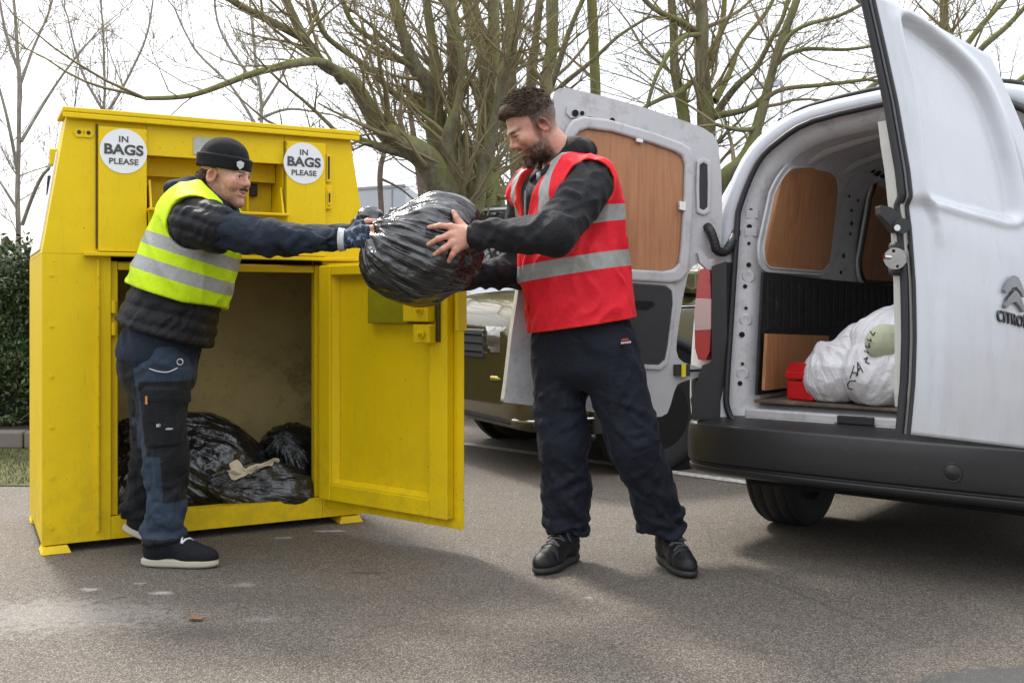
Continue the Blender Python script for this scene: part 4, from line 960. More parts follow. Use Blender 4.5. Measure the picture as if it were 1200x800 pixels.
    if letters:
        text_mesh('lettering', letters, .085, c(-.004, 0, bonnet-.145), lt, Zv, simple('letter_silver', (.7, .7, .72), .3, .05, metal=.6), root, extrude=.004, lift=.012, offset=.003, spacing=1.35)
        m = MB(); m.box(c(.012, -hw*.55, bonnet-.185), fwd*-.02, lt*hw*1.1, Zv*.085); m.build('letter_panel', m_pblack, root, bevel=.005)
    return root
m_gold_refl = simple('gold_reflection', (.36, .29, .06), .25, .1, metal=.7)  # gold paints the yellow bank's reflection into the car's bumper strip
lens = glassy('headlamp_lens', (.09, .085, .07), .06)
fa = nrm([-.89, -.45, 0]); la = np.array([-fa[1], fa[0], 0])
cornerA = np.array([.05, 5.62, 0])
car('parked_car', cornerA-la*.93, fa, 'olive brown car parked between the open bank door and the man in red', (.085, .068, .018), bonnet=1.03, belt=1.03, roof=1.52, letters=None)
car('parked_car', np.array([1.72, 10.2, 0]), [-.06, -1, 0], 'dark blue car seen through the gap beside the tail lamp, letters across its nose', (.02, .03, .05), bonnet=1.18, roof=1.70, letters='RANGE ROVER')
car('parked_car', np.array([.12, 8.75, 0]), [-.12, -1, 0], 'tall pale silver car behind the olive brown one, its roof showing beside the bin bag', (.55, .56, .57), bonnet=1.26, belt=1.26, roof=2.0)
# lorry box and lamp far behind
lb = empty('lorry', gnd(452, 19), 'pale grey lorry box standing far behind the right end of the bank', 'lorry')
a0, a1 = gnd(418, 19), gnd(475, 18.5); dx = a1-a0
t = NT('lorry_grey'); t.set(Base_Color=t.mix(t.noise(3, 6, stretch=(1, 1, .2)), (.42, .46, .50), (.52, .555, .59)), Roughness=.5); m_lor = t.mat
m = MB(); m.box(a0+Zv*.9, dx, [.3, 5.5, 0], Zv*2.27); m.build('box_body', m_lor, lb, bevel=.02)
m = MB(); m.box(a0+Zv*3.12-np.array([0, .02, 0]), dx, [0, .03, 0], Zv*.05); m.box(a0+dx*.72+Zv*.9-np.array([0, .02, 0]), dx*.012, [0, .03, 0], Zv*2.2); m.build('corner_trim', simple('lorry_trim', (.3, .33, .36), .5), lb)
m = MB(); m.box(a0+Zv*.5, dx, [.2, 5, 0], Zv*.38); m.build('chassis', m_dkhole, lb)
for e_ in (.12, .8):
    for yy in (.6, 4.3): wheel(a0+dx*e_+np.array([.05, yy, .45]), dx, .45, .25, lb)
sp = empty('street_lamp', gnd(916, 26), 'slim grey street lamp among the branches above the van roof', 'street lamp')
g = gnd(916, 26); m = MB(); ztop = at(916, 95, 26)[2]
m.tube([g, g+Zv*ztop], [.05, .035], 8); m.tube([g+Zv*ztop, g+Zv*(ztop+.05)+np.array([-.3, 0, 0])], .035, 8); m.build('pole', m_lor, sp)
hd_ = at(890, 105, 26); m = MB(); m.prism([hd_+np.array(p) for p in ((-.22, -.12, 0), (.5, -.12, .08), (.5, -.12, .2), (-.1, -.12, .16))], [0, .24, 0]); m.build('lamp_head', m_lor, sp, bevel=.03)
# ================================================================== bare trees
t = NT('mossy_bark')
n1 = t.noise(1.6, 6, .65); n2 = t.noise(14, 6, .7, stretch=(1, 1, .35))
c = t.ramp(n2, [(.3, (.095, .083, .058)), (.55, (.20, .178, .122)), (.75, (.31, .28, .20))])
geo = t.new('ShaderNodeNewGeometry'); sn = t.new('ShaderNodeSeparateXYZ'); t.ln(geo.outputs['Normal'], sn.inputs[0])
upm = t.math('ADD', t.math('MULTIPLY', sn.outputs[2], .30), n1)
c = t.mix(t.math('MULTIPLY', t.ramp(upm, [(.36, 0), (.62, .85)]), 1), c, (.200, .215, .048))
c = t.mix(t.ramp(t.noise(5, 5, .7), [(.58, 0), (.72, .6)]), c, (.12, .15, .04)); t.set(Base_Color=c, Roughness=.9, Normal=t.bump(n2, .8, .03)); m_moss_b = t.mat
t = NT('twig_bark'); c = t.ramp(t.noise(4, 4), [(.3, (.17, .135, .08)), (.7, (.31, .26, .13))]); t.set(Base_Color=c, Roughness=.9); m_twig = t.mat
t = NT('brown_bark'); c = t.ramp(t.noise(10, 5), [(.3, (.10, .07, .055)), (.7, (.19, .14, .11))]); t.set(Base_Color=c, Roughness=.9); m_brn = t.mat
t = NT('hazed_grey_bark'); c = t.ramp(t.noise(8, 5), [(.3, (.20, .18, .15)), (.7, (.34, .31, .25))]); t.set(Base_Color=c, Roughness=.9); m_gry_haze = t.mat  # grey bark paled so its colour stands in for haze
class TubeSet:
    def __init__(s): s.V = []; s.Q = []; s.n = 0
    def add(s, P, r, sides):
        P = np.asarray(P, float); n = len(P); T = np.gradient(P, axis=0); T /= np.linalg.norm(T, axis=1)[:, None]+1e-12
        ref = np.array([.31, .17, .93]) if abs(T[0][2]) < .8 else np.array([.9, .3, .1])
        U = np.cross(T, ref); U /= np.linalg.norm(U, axis=1)[:, None]; Wv = np.cross(T, U)
        a = np.arange(sides)*2*math.pi/sides
        V = P[:, None]+np.asarray(r)[:, None, None]*(np.cos(a)[None, :, None]*U[:, None]+np.sin(a)[None, :, None]*Wv[:, None])
        i = np.arange(n-1)[:, None]*sides; k = np.arange(sides)[None]; k2 = (k+1) % sides
        Q = np.stack([i+k, i+k2, i+sides+k2, i+sides+k], -1).reshape(-1, 4)+s.n
        s.V.append(V.reshape(-1, 3)); s.Q.append(Q); s.n += n*sides
    def obj(s, name, mat, parent): return np_obj(name, np.concatenate(s.V), np.concatenate(s.Q), mat, parent) if s.n else None
def wob(P, amp, sc, seed):
    q = np.stack([vn(P*sc+seed), vn(P*sc+seed+31), vn(P*sc+seed+57)], -1); return P+q*amp
def grow_br(ts, p, d, length, r, depth, rg, up=.12, droop=0):
    n = max(4, int(length/.16)); n = min(n, 14); seg = length/n; pts = [p]; dd = nrm(d)
    for i in range(n):
        dd = nrm(dd+rg.normal(0, .13, 3)+np.array([0, 0, up*.5-droop*(i/n)*.35])); p = p+dd*seg; pts.append(p)
    rr = r*(1-.78*np.linspace(0, 1, n+1)); rr = np.maximum(rr, .0026)
    ts.add(pts, rr, 5 if r > .02 else (4 if r > .008 else 3))
    if depth <= 0: return
    k = rg.integers(3, 6) if depth > 1 else rg.integers(3, 7)
    for j in range(k):
        u = rg.uniform(.2, .97); i = min(int(u*n), n-1); q = pts[i]; t0 = nrm(pts[i+1]-pts[i])
        side = rg.normal(size=3); side[2] += .15; side = nrm(side-t0*np.dot(side, t0)); an = rg.uniform(.45, 1.0)
        grow_br(ts, q, t0*math.cos(an)+side*math.sin(an), length*rg.uniform(.38, .68)*(1.15-.5*u), max(rr[i]*rg.uniform(.45, .65), .0028), depth-1, rg, up, droop)
def tree(name, base_px, Y, limbs, label, seed, mat, twig, hb=None, depth=3, dens=1.0, blen=1.5, up=.12, droop=0, extra_trunk=None, group=None):
    """limbs: (list of (px, py, dY), width px start, width px end)"""
    rg = np.random.default_rng(seed); root = empty(name, gnd(base_px, Y), label, 'tree', group)
    tt, tb_ = TubeSet(), TubeSet()
    for (pl, w0, w1) in limbs:
        if w0 > 18 and 205 <= pl[0][1] <= 280: pl = [(base_px+(pl[0][0]-base_px)*.35, 340, pl[0][2])]+list(pl); w0 *= 1.0
        K = crs([at(x, y, Y+dy) for x, y, dy in pl], 10*len(pl)); K = wob(K, .035*min(1, w1/8+.3), 1.6, seed)
        n = len(K); px2m = Y/F_PX; rr = (w1+(w0-w1)*(1-np.linspace(0, 1, n))**(1.7 if w0 > 18 else 1.15))*px2m*.5*(1+.10*vn(K*2.5+3))
        tt.add(K, rr, 12 if w0 > 9 else 7)
        Ltot = np.linalg.norm(np.diff(K, axis=0), axis=1).sum()
        nb = int(max(3, Ltot*2.1*dens))
        for j in range(nb):
            u = rg.uniform(.12, 1.0) ** .8; i = min(int(u*(n-1)), n-2); t0 = nrm(K[i+1]-K[i])
            side = rg.normal(size=3)*np.array([1, .75, 1]); side[2] += .25; side = nrm(side-t0*np.dot(side, t0)); an = rg.uniform(.5, 1.15)
            grow_br(tb_, K[i], t0*math.cos(an)+side*math.sin(an), blen*rg.uniform(.5, 1.25), min(rr[i]*.42, .038)*rg.uniform(.5, 1.0), depth-1, rg, up, droop)
        # the limb's own tip divides and runs out
        for j in range(2): grow_br(tb_, K[-1], nrm(K[-1]-K[-3])+rg.normal(0, .3, 3), blen*1.1, rr[-1]*.8, depth-1, rg, up, droop)
    tt.obj('trunk', mat, root); tb_.obj('crown', twig, root); return root
# the big mossy many-stemmed tree
T1 = [([(552, 470, 0), (553, 370, 0), (555, 325, 0)], 104, 84), ([(575, 400, .1), (582, 290, .2), (573, 200, .2)], 46, 26),
      ([(540, 275, -.2), (515, 212, -.5), (497, 182, -.7), (465, 162, -.9), (439, 136, -1.0), (412, 97, -1.2), (376, 76, -1.3), (352, 38, -1.4), (333, -6, -1.5)], 52, 8),
      ([(400, 97, -1.3), (372, 74, -1.6), (300, 86, -2.0), (226, 112, -2.2), (168, 117, -2.4)], 10, 4), ([(360, 50, -1.4), (318, 27, -1.6), (280, 8, -1.8), (255, -8, -1.9)], 9, 6),
      ([(530, 250, 0), (514, 168, 0), (507, 107, -.2), (488, 81, -.3), (475, 52, -.4), (462, 10, -.5), (455, -20, -.5)], 36, 11),
      ([(535, 240, .3), (516, 150, .3), (512, 90, .3), (503, 25, .3), (498, -15, .3)], 27, 11), ([(552, 230, 0), (534, 150, -.1), (531, 60, -.2), (530, -15, -.2)], 27, 11),
      ([(560, 230, .4), (568, 150, .5), (567, 65, .6), (552, 15, .7), (545, -20, .8)], 28, 12), ([(572, 220, 0), (573, 150, 0), (579, 60, 0), (578, -20, 0)], 26, 13),
      ([(540, 240, -.4), (525, 165, -.6), (537, 120, -.7), (541, 60, -.8), (520, 0, -.9)], 20, 7), ([(560, 235, -.4), (575, 165, -.6), (588, 110, -.8), (602, 60, -1), (610, -10, -1.1)], 20, 9),
      ([(502, 185, -.6), (455, 172, -1.0), (418, 163, -1.2), (395, 158, -1.4)], 11, 6), ([(507, 140, -.2), (470, 115, -.6), (430, 80, -.8), (385, 45, -1.0), (370, 5, -1.1)], 9, 5), ([(500, 90, -.2), (455, 60, -.6), (415, 30, -.8), (400, -10, -.9)], 8, 5)]
tree('tree', 552, 11.0, T1, 'big mossy tree of many stems between the bank and the man in red', 11, m_moss_b, m_twig, depth=3, dens=2.4, blen=1.2)
T2 = [([(620, 465, 0), (622, 300, 0), (622, 200, 0)], 70, 50), ([(605, 230, 0), (600, 120, 0), (597, 49, 0), (596, -20, 0)], 20, 11), ([(620, 210, .2), (622, 110, .2), (627, 50, .2), (636, -20, .2)], 16, 8),
      ([(628, 230, 0), (640, 120, 0), (646, 60, 0), (648, -20, 0)], 24, 14), ([(638, 130, 0), (655, 80, -.3), (668, 35, -.4), (690, -10, -.5)], 9, 5), ([(598, 110, 0), (580, 60, -.3), (562, 20, -.4), (556, -15, -.4)], 8, 5), ([(640, 120, .2), (662, 98, -.3), (690, 75, -.5), (725, 45, -.6), (760, 20, -.7)], 7, 3)]
tree('tree', 622, 13.0, T2, 'mossy tree with upright stems rising behind the head of the man in red', 22, m_moss_b, m_twig, dens=1.2, blen=1.3)
T3 = [([(694, 440, 0), (695, 200, 0), (695, 60, 0), (693, -20, 0)], 15, 11)]
tree('tree', 694, 13.5, T3, 'single straight mossy trunk rising behind the top corner of the open van door', 33, m_moss_b, m_twig, dens=.35, blen=1.5)
T4 = [([(822, 460, 0), (824, 260, 0), (827, 153, 0), (823, 65, 0), (819, -20, 0)], 34, 14), ([(806, 240, 0), (800, 140, 0), (794, 81, 0), (787, 20, 0), (784, -20, 0)], 16, 8),
      ([(828, 255, -.2), (846, 210, -.5), (868, 188, -.6), (882, 162, -.6), (898, 114, -.6), (911, 71, -.6), (930, 10, -.6), (938, -20, -.6)], 22, 8),
      ([(836, 140, 0), (862, 103, -.3), (885, 81, -.4), (903, 50, -.5), (917, 20, -.5), (925, -20, -.5)], 9, 4), ([(838, 120, 0), (855, 85, .3), (868, 52, .4), (900, 12, .5), (912, -20, .5)], 9, 4), ([(840, 138, -.2), (866, 130, -.5), (891, 120, -.6), (917, 107, -.7), (966, 101, -.8), (1015, 94, -.9)], 8, 4),
      ([(908, 80, -.6), (925, 66, -.7), (950, 58, -.8), (990, 57, -.9), (1030, 51, -1)], 6, 3), ([(818, 92, 0), (795, 108, -.3), (778, 114, -.4), (752, 128, -.5)], 8, 4), ([(822, 40, 0), (800, 44, -.3), (772, 86, -.5), (757, 127, -.6)], 7, 4), ([(815, 35, 0), (795, 22, -.2), (765, 10, -.3), (745, -8, -.4)], 8, 5), ([(830, 70, 0), (845, 30, .2), (852, -15, .3)], 9, 6), ([(885, 150, -.6), (862, 150, -.8), (840, 145, -.9)], 6, 4), ([(905, 95, -.6), (930, 40, -.9), (985, 18, -1.1), (1030, -5, -1.2)], 6, 3)]
tree('tree', 824, 12.0, T4, 'mossy tree between the open van door and the van roof with a long leaning limb', 44, m_moss_b, m_twig, dens=2.2, blen=1.25)
T5 = [([(1135, 430, 0), (1130, 250, 0), (1120, 150, 0), (1110, 60, 0), (1105, -20, 0)], 24, 10), ([(1125, 150, 0), (1080, 95, -.3), (1040, 92, -.5), (1002, 116, -.6)], 10, 5), ([(1118, 100, 0), (1075, 60, .3), (1030, 20, .5), (1000, -10, .6)], 9, 5), ([(1118, 110, 0), (1150, 60, -.3), (1185, 30, -.4), (1215, -5, -.5)], 9, 5), ([(1125, 170, 0), (1165, 120, .3), (1200, 90, .4), (1230, 70, .5)], 9, 5), ([(1130, 60, 0), (1160, 20, 0), (1190, -20, 0)], 8, 5)]
tree('tree', 1135, 13.0, T5, 'bare tree behind the van, its branches over the top of the right rear door', 55, m_moss_b, m_twig, dens=2.3, blen=1.3)
T6 = [([(20, 420, 0), (19, 292, 0), (21, 172, 0), (21, 60, 0), (16, -20, 0)], 8, 3), ([(24, 262, 0), (46, 210, -.2), (64, 188, -.3), (82, 150, -.3)], 5, 2.5), ([(24, 165, 0), (48, 125, .2), (80, 80, .3), (104, 50, .4)], 4.5, 2), ([(20, 200, 0), (8, 140, -.2), (-6, 90, -.3)], 4.5, 2.5), ([(22, 100, 0), (40, 55, .2), (58, 15, .3), (66, -15, .3)], 4, 2), ([(20, 245, 0), (5, 220, 0), (-8, 200, .1)], 4, 2), ([(21, 80, 0), (8, 40, 0), (-2, -10, 0)], 4, 2.5)]
tree('tree', 20, 13.0, T6, 'slender grey tree rising above the hedge at the left edge', 66, m_gry_haze, m_gry_haze, dens=2.0, blen=1.0, up=.25)
T7 = [([(496, 420, 0), (495, 240, 0), (488, 180, 0), (480, 130, 0), (476, 80, 0), (470, 20, 0)], 11, 4), ([(494, 215, 0), (512, 190, 0), (520, 150, 0)], 4, 2), ([(490, 190, 0), (475, 165, 0), (462, 120, 0), (458, 70, 0)], 4, 2)]
tree('tree', 496, 16.0, T7, 'thin reddish brown tree behind the big bag and the lorry box', 77, m_brn, m_brn, dens=1.2, blen=1.3, up=.25)
T8 = [([(447, 420, 0), (446, 225, 0), (450, 180, 0), (455, 150, 0), (440, 90, 0), (425, 40, 0)], 8, 3), ([(450, 180, 0), (432, 150, 0), (425, 110, 0)], 3.5, 2), ([(448, 210, 0), (470, 222, 0), (490, 240, 0)], 3.5, 2)]
tree('tree', 447, 17.0, T8, 'thin brown sapling above the pale lorry box', 88, m_brn, m_brn, dens=1.2, blen=1.2, up=.2, droop=.3)
T9 = [([(300, 420, 0), (298, 250, 0), (306, 140, 0), (300, 70, 0), (290, -20, 0)], 6, 2.5), ([(302, 150, 0), (270, 100, 0), (230, 60, 0), (205, 10, 0)], 4, 2), ([(304, 130, 0), (330, 90, 0), (350, 50, 0)], 4, 2), ([(302, 140, 0), (340, 128, 0), (390, 135, 0)], 4, 2), ([(300, 100, 0), (260, 40, 0), (250, -10, 0)], 4, 2)]
tree('tree', 300, 19.0, T9, 'faint thin tree whose twigs show over the roof of the bank', 99, m_gry_haze, m_gry_haze, dens=1.6, blen=1.5, up=.2)
T10 = [([(120, 420, 0), (116, 200, 0), (122, 100, 0), (118, -20, 0)], 5, 2), ([(120, 130, 0), (95, 80, 0), (80, 20, 0)], 3.5, 2), ([(120, 140, 0), (150, 90, 0), (172, 40, 0), (180, -10, 0)], 3.5, 2)]
tree('tree', 120, 22.0, T10, 'distant twiggy tree showing left of the bank roof', 111, m_gry_haze, m_gry_haze, dens=1.6, blen=1.3, up=.3)
# far line of bushes that closes the view low down
t = NT('far_bush'); tn = t.attr('tone').outputs['Fac']; t.set(Base_Color=t.ramp(tn, [(0, (.05, .055, .02)), (.6, (.09, .095, .035)), (1, (.16, .14, .07))]), Roughness=.9); m_fb = t.mat
def fb():
    x = rng.uniform(-32, 36); y = 30+rng.normal(0, 1.0); top = 2.0+1.1*float(vn(np.array([[x*.35, 3., 1.]]))[0]); return (x, y, abs(rng.uniform(0, 1))**.8*top)
tag(leaf_cloud('far_bushes', 9000, fb, .42, m_fb, None, .5), 'low line of far green and brown bushes behind the parked cars', 'bushes', kind='stuff')
# ================================================================== people
def yawpitch(yaw, pitch, roll=0):
    """head/body axes: yaw measured from +X towards +Y, pitch down positive -> (front, left, up)"""
    f = np.array([math.cos(yaw)*math.cos(pitch), math.sin(yaw)*math.cos(pitch), -math.sin(pitch)])
    l = np.array([-math.sin(yaw), math.cos(yaw), 0]); u = np.cross(f, l)
    if roll:
        l2 = l*math.cos(roll)+u*math.sin(roll); u = np.cross(f, l2); l = l2
    return np.array([f, l, u])
def loc(P, c, A): q = P-np.asarray(c, np.float32); return np.stack([dot3(q, A[i]) for i in range(3)], -1)
def add_head(S, c, A, s=1.0, smile=0.0, jaw=1.0):
    def w(x, y, z): return np.asarray(c)+s*(A[0]*x+A[1]*y+A[2]*z)
    def E(p, r, k, ax=None): S.add(s_ell(w(*p), np.array(r)*s, A if ax is None else ax), k)
    E((-.014, 0, .046), (.097, .075, .086), .02)
    E((.036, 0, -.018), (.058, .059, .088), .025)
    E((.030, 0, -.072), (.056, .052*jaw, .040), .022)
    E((.076, 0, -.100), (.022, .024, .020), .018)
    E((.083, 0, .026), (.017, .046, .013), .014)
    for y in (-1, 1):
        E((.060, y*.043, -.016), (.028, .020, .024), .014)                 # cheek
        if smile:
            E((.064, y*.038, -.034), (.022, .017, .017), .010)
            S.sub(s_cap(w(.0975, y*.0195, -.030), w(.0835, y*.037, -.058), .0060*s, .0050*s), .006, np.asarray(c), .2)
        S.add(s_cap(w(.098, y*.009, -.024), w(.092, y*.014, -.027), .0085*s, .008*s), .006)
        # upper and lower lids
        E((.0805, y*.031, .0130-.0012*smile), (.0155, .0180, .0085), .006)
        E((.0785, y*.031, .0005+.0015*smile), (.0145, .0170, .0065), .005)
        # ear
        tw = nrm(A[0]*.90+A[1]*y*-.34); ea = np.array([tw*.93+A[2]*-.34, nrm(np.cross(A[2], tw)), A[2]*.93+tw*.34]); ep = w(-.012, y*.079, -.004)
        S.add(s_ell(ep, np.array([.020, .0075, .032])*s, ea), .004); S.add(s_cap(ep+A[2]*.024*s, ep-tw*.014*s+A[2]*.010*s, .0075*s, .0065*s), .003)
        S.sub(s_ell(ep+A[1]*y*.007*s+tw*.004*s+A[2]*.003*s, np.array([.0125, .0105, .020])*s, ea), .002, np.asarray(c), .2)
    S.add(s_cap(w(.086, 0, .022), w(.107, 0, -.017), .0080*s, .0098*s), .010)
    S.add(s_sph(w(.1085, 0, -.0195), .0104*s), .006)
    E((.0865, 0, -.0535), (.0135, .0235+.006*smile, .0060), .006)
    E((.0850, 0, -.0655), (.0130, .0195+.006*smile, .0068), .006)
    for i in range(6):
        ya, yb = [(-.024-.007*smile)*(1-2*q/6) for q in (i, i+1)]; za, zb = [-.0600+smile*(.017*(y_/.028)**2-.004) for y_ in (ya, yb)]
        S.sub(s_cap(w(.0985-(9+4*smile)*ya*ya, ya, za), w(.0985-(9+4*smile)*yb*yb, yb, zb), (.0022+.0030*smile*(1-(ya/.03)**2))*s, (.0022+.0030*smile*(1-(yb/.03)**2))*s), .0025, np.asarray(c), .2)
    for y in (-1, 1): S.sub(s_ell(w(.0945, y*.032, .007), np.array([.010, .014, .0052])*s, A), .007, np.asarray(c), .2)
    S.add(s_cap(w(-.026, 0, -.05), w(-.055, 0, -.175), .058*s, .064*s), .03)
def add_hand(S, wrist, knuckles, tips, mids, thumb, rw=.026, rk=.0125, rt=.0085):
    """knuckles/mids/tips: four points each; thumb: three points"""
    wrist = np.asarray(wrist, float)
    K = [np.asarray(k, float) for k in knuckles]
    for k in K: S.add(s_cap(wrist+(k-wrist)*.22, k, rw*.82, rk*1.12), .014)
    S.add(s_cap(wrist+(K[0]-wrist)*.5, wrist+(K[3]-wrist)*.5, .017, .016), .014)
    for k, m_, t_ in zip(K, mids, tips):
        S.add(s_cap(k, m_, rk*.92, rk*.84), .007); S.add(s_cap(m_, t_, rk*.82, rt*.9), .004)
    S.add(s_cap(wrist+(thumb[0]-wrist)*.3, thumb[0], .018, .0145), .014); S.add(s_cap(thumb[0], thumb[1], .0138, .0118), .006); S.add(s_cap(thumb[1], thumb[2], .0115, .0088), .004)
def cloth_mat(name, col, rough=.8, weave=900, wr=.25, var=.18, sheen=.3):
    wr = min(wr, .35)*.55
    t = NT(name); n = t.noise(7, 5); c = t.mix(n, tuple(x*(1-var) for x in col), tuple(x*(1+var) for x in col))
    c = t.mix(t.ramp(t.noise(45, 5, .7), [(.55, 0), (.8, .35)]), c, tuple(min(1, x*1.5+.01) for x in col))
    rg_ = t.math('ABSOLUTE', t.math('SUBTRACT', t.noise(11, 4, .55, stretch=(1, 1, .7)), .5)); r2_ = t.math('ABSOLUTE', t.math('SUBTRACT', t.noise(30, 4, .6), .5))
    h = t.math('ADD', t.math('MULTIPLY', rg_, -1.6), t.math('ADD', t.math('MULTIPLY', r2_, -.5), t.math('MULTIPLY', t.noise(weave, 2), .03)))
    t.set(Base_Color=c, Roughness=rough, Normal=t.bump(h, wr*2.2, .03)); t.b.inputs['Sheen Weight'].default_value = sheen*.12; t.b.inputs['Sheen Roughness'].default_value = .4; t.b.inputs['Specular IOR Level'].default_value = .25
    t.base = c; return t
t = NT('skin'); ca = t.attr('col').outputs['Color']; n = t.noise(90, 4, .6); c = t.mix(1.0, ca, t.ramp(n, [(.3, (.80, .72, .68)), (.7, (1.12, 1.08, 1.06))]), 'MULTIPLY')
t.set(Base_Color=c, Roughness=t.math('MULTIPLY_ADD', n, .2, .38), Normal=t.bump(t.noise(420, 3), .12, .003))
t.b.inputs['Subsurface Weight'].default_value = .12; t.b.inputs['Subsurface Radius'].default_value = (.9, .35, .2); t.b.inputs['Subsurface Scale'].default_value = .006; m_skin = t.mat
m_eye = simple('eye_white', (.62, .58, .55), .15, .05); m_iris = simple('iris', (.03, .022, .018), .1, .1)
m_hair_r = simple('brown_hair', (.080, .054, .036), .7, .6, 60, bump=.8, bscale=160, spec=.25); m_hair_l = simple('light_brown_hair', (.11, .065, .05), .65, .5, 60, bump=.8, bscale=160, spec=.25)
def sstep(a, b, x): t = np.clip((x-a)/(b-a), 0, 1); return t*t*(3-2*t)
def skin_cols(c, A, s, beard, brow, hair, tone, buzz=False, mous=1.0):
    def f(V):
        V = V.astype(np.float32); q = loc(V, c, A)/s; x, y, z = q[:, 0], q[:, 1], q[:, 2]; ay = np.abs(y)
        col = np.tile(np.array(tone, np.float32), (len(V), 1)); n = fbm(V*60, 3); n2 = vn(V*330)
        def mixc(w, cc):
            nonlocal col; w = np.clip(w, 0, 1)[:, None]; col = col*(1-w)+np.array(cc, np.float32)*w
        head = (np.abs(x) < .16) & (ay < .11) & (z > -.14) & (z < .17)
        red = np.exp(-(((x-.07)/.03)**2+((ay-.042)/.022)**2+((z+.02)/.022)**2)) + .9*np.exp(-(((x-.11)/.014)**2+(y/.016)**2+((z+.02)/.014)**2))+.8*np.exp(-(((x+.012)/.024)**2+((ay-.082)/.012)**2+((z)/.035)**2))
        mixc(head*red*.55, (.52, .19, .13))
        mixc(head*sstep(.068, .08, x)*np.exp(-((y/.021)**4+((z+.0595)/.0085)**4))*.75, (.42, .15, .125))
        mixc(head*np.exp(-(((x+.010)/.010)**2+((ay-.080)/.009)**4+((z+.003)/.016)**2))*.8, (.30, .085, .06))  # ear hollow: shade put into the skin as a darker red
        bw = head*sstep(.055, .07, x)*np.exp(-(((ay-.031)/.021)**4+((z-.0265+.12*np.maximum(ay-.035, 0))/.0062)**2))
        mixc(bw*brow*(1.05+.2*n2), hair)
        if beard > 0:
            jawz = sstep(-.026, -.052, z+.30*(.05-np.minimum(x, .05))*-1*0)*sstep(-.020, .004, x)
            low = jawz*sstep(-.030, -.055, z)*(x < .115)
            cheek = sstep(.018, .0, z)*sstep(.036, .016, x)*sstep(-.004, .008, x)*sstep(.05, .058, ay)
            lipgap = np.exp(-((y/.024)**4+((z+.060)/.011)**4))*sstep(.07, .08, x)
            ms = sstep(.078, .088, x)*np.exp(-((y/.030)**4+((z+.0435)/.0062)**2))*mous
            under = sstep(-.105, -.085, z)*0+1
            w = np.maximum(np.maximum(low*(1-lipgap), ms), cheek*.8)*head*(.72+.3*n+.25*n2)
            w *= sstep(-.155, -.12, z)
            mixc(w*beard, hair)
        if buzz:
            hl = z-(.052+.10*np.clip(x, -.1, .1)*1.0)
            wv = head*sstep(-.058, -.03, z-.0-.45*np.minimum(0, x+.02)*-.4)*sstep(.030, .016, x)*sstep(-.006, .012, z+.0+(x < -.02)*.055)
            mixc(wv*(.66+.34*sstep(-.01, .045, z))*(.9+.2*n2), hair)
        fing = ~head
        mixc(fing*(.25+.35*n), (tone[0]*.98, tone[1]*.74, tone[2]*.70))
        return col
    return f
def eyes(c, A, s, parent, look=(1, 0, -.35)):
    for y in (-1, 1):
        e = np.asarray(c)+s*(A[0]*.0755+A[1]*y*.0315+A[2]*.0075)
        m = MB(); m.lathe(e, A[0], [(-.0135*s*math.cos(a), .0135*s*math.sin(a)+1e-5) for a in np.linspace(0, math.pi, 12)], 18); eo = m.build('eye', m_eye, parent)
        d = nrm(A[0]*look[0]+A[1]*look[1]+A[2]*look[2]); m = MB(); m.lathe(e, d, [(.0118*s, .0065*s), (.0133*s, .004*s), (.0138*s, 1e-5)], 14); m.build('iris', m_iris, eo)
def tufts(name, n, samp, mat, parent, length, width=.0022, seed=1):
    rg = np.random.default_rng(seed); V = []; F = []
    for i in range(n):
        p, nrm_, comb = samp(rg); d = nrm(nrm_*rg.uniform(.25, .6)+comb+rg.normal(0, .22, 3)); L = length*rg.uniform(.6, 1.25); s = nrm(np.cross(d, rg.normal(size=3)))*width
        p1 = p+d*L*.55; d2 = nrm(d+comb*.5-np.array([0, 0, .25])); p2 = p1+d2*L*.45; k = len(V)
        V += [p-s, p+s, p1-s*.7, p1+s*.7, p2, p2]; F += [(k, k+1, k+3, k+2), (k+2, k+3, k+5, k+4)]
    me = np_obj(name, np.array(V), np.array(F), mat, parent, smooth=True); return me
def shoe(S_up, S_sole, heel, toe, L=.30, w=.052, pitch=0.0, high=.10):
    """heel, toe: ground points"""
    heel = np.asarray(heel, float); d = nrm(np.asarray(toe, float)-heel); up0 = np.array([0, 0, 1.]); sd_ = nrm(np.cross(up0, d)); up = nrm(np.cross(d, sd_))
    A = np.array([d, sd_, up]); g = lambda x, y, z: heel+d*x+sd_*y+up*z
    S_sole.add(s_ell(g(.06, 0, .018), (.070, w*.80, .026), A), .01); S_sole.add(s_ell(g(.20, 0, .018), (.095, w*.98, .026), A), .03); S_sole.add(s_ell(g(.14, 0, .018), (.13, w*.74, .024), A), .02)
    S_sole.then(lambda P, dd: smax(dd, -dot3(P-heel.astype(np.float32), up)+.002, .004)); S_sole.then(lambda P, dd: smax(dd, dot3(P-heel.astype(np.float32), up)-.034, .005))
    S_up.add(s_ell(g(.062, 0, .055), (.062, w*.78, .058), A), .02); S_up.add(s_ell(g(.21, 0, .038), (.082, w*.90, .044), A), .03)
    S_up.add(s_cap(g(.075, 0, .095), g(.175, 0, .060), .042, .040), .03); S_up.add(s_cap(g(.06, 0, .07), g(.055, 0, high+.03), .043, .042), .02)
    S_up.then(lambda P, dd: smax(dd, -dot3(P-heel.astype(np.float32), up)+.028, .004))
    return A, g
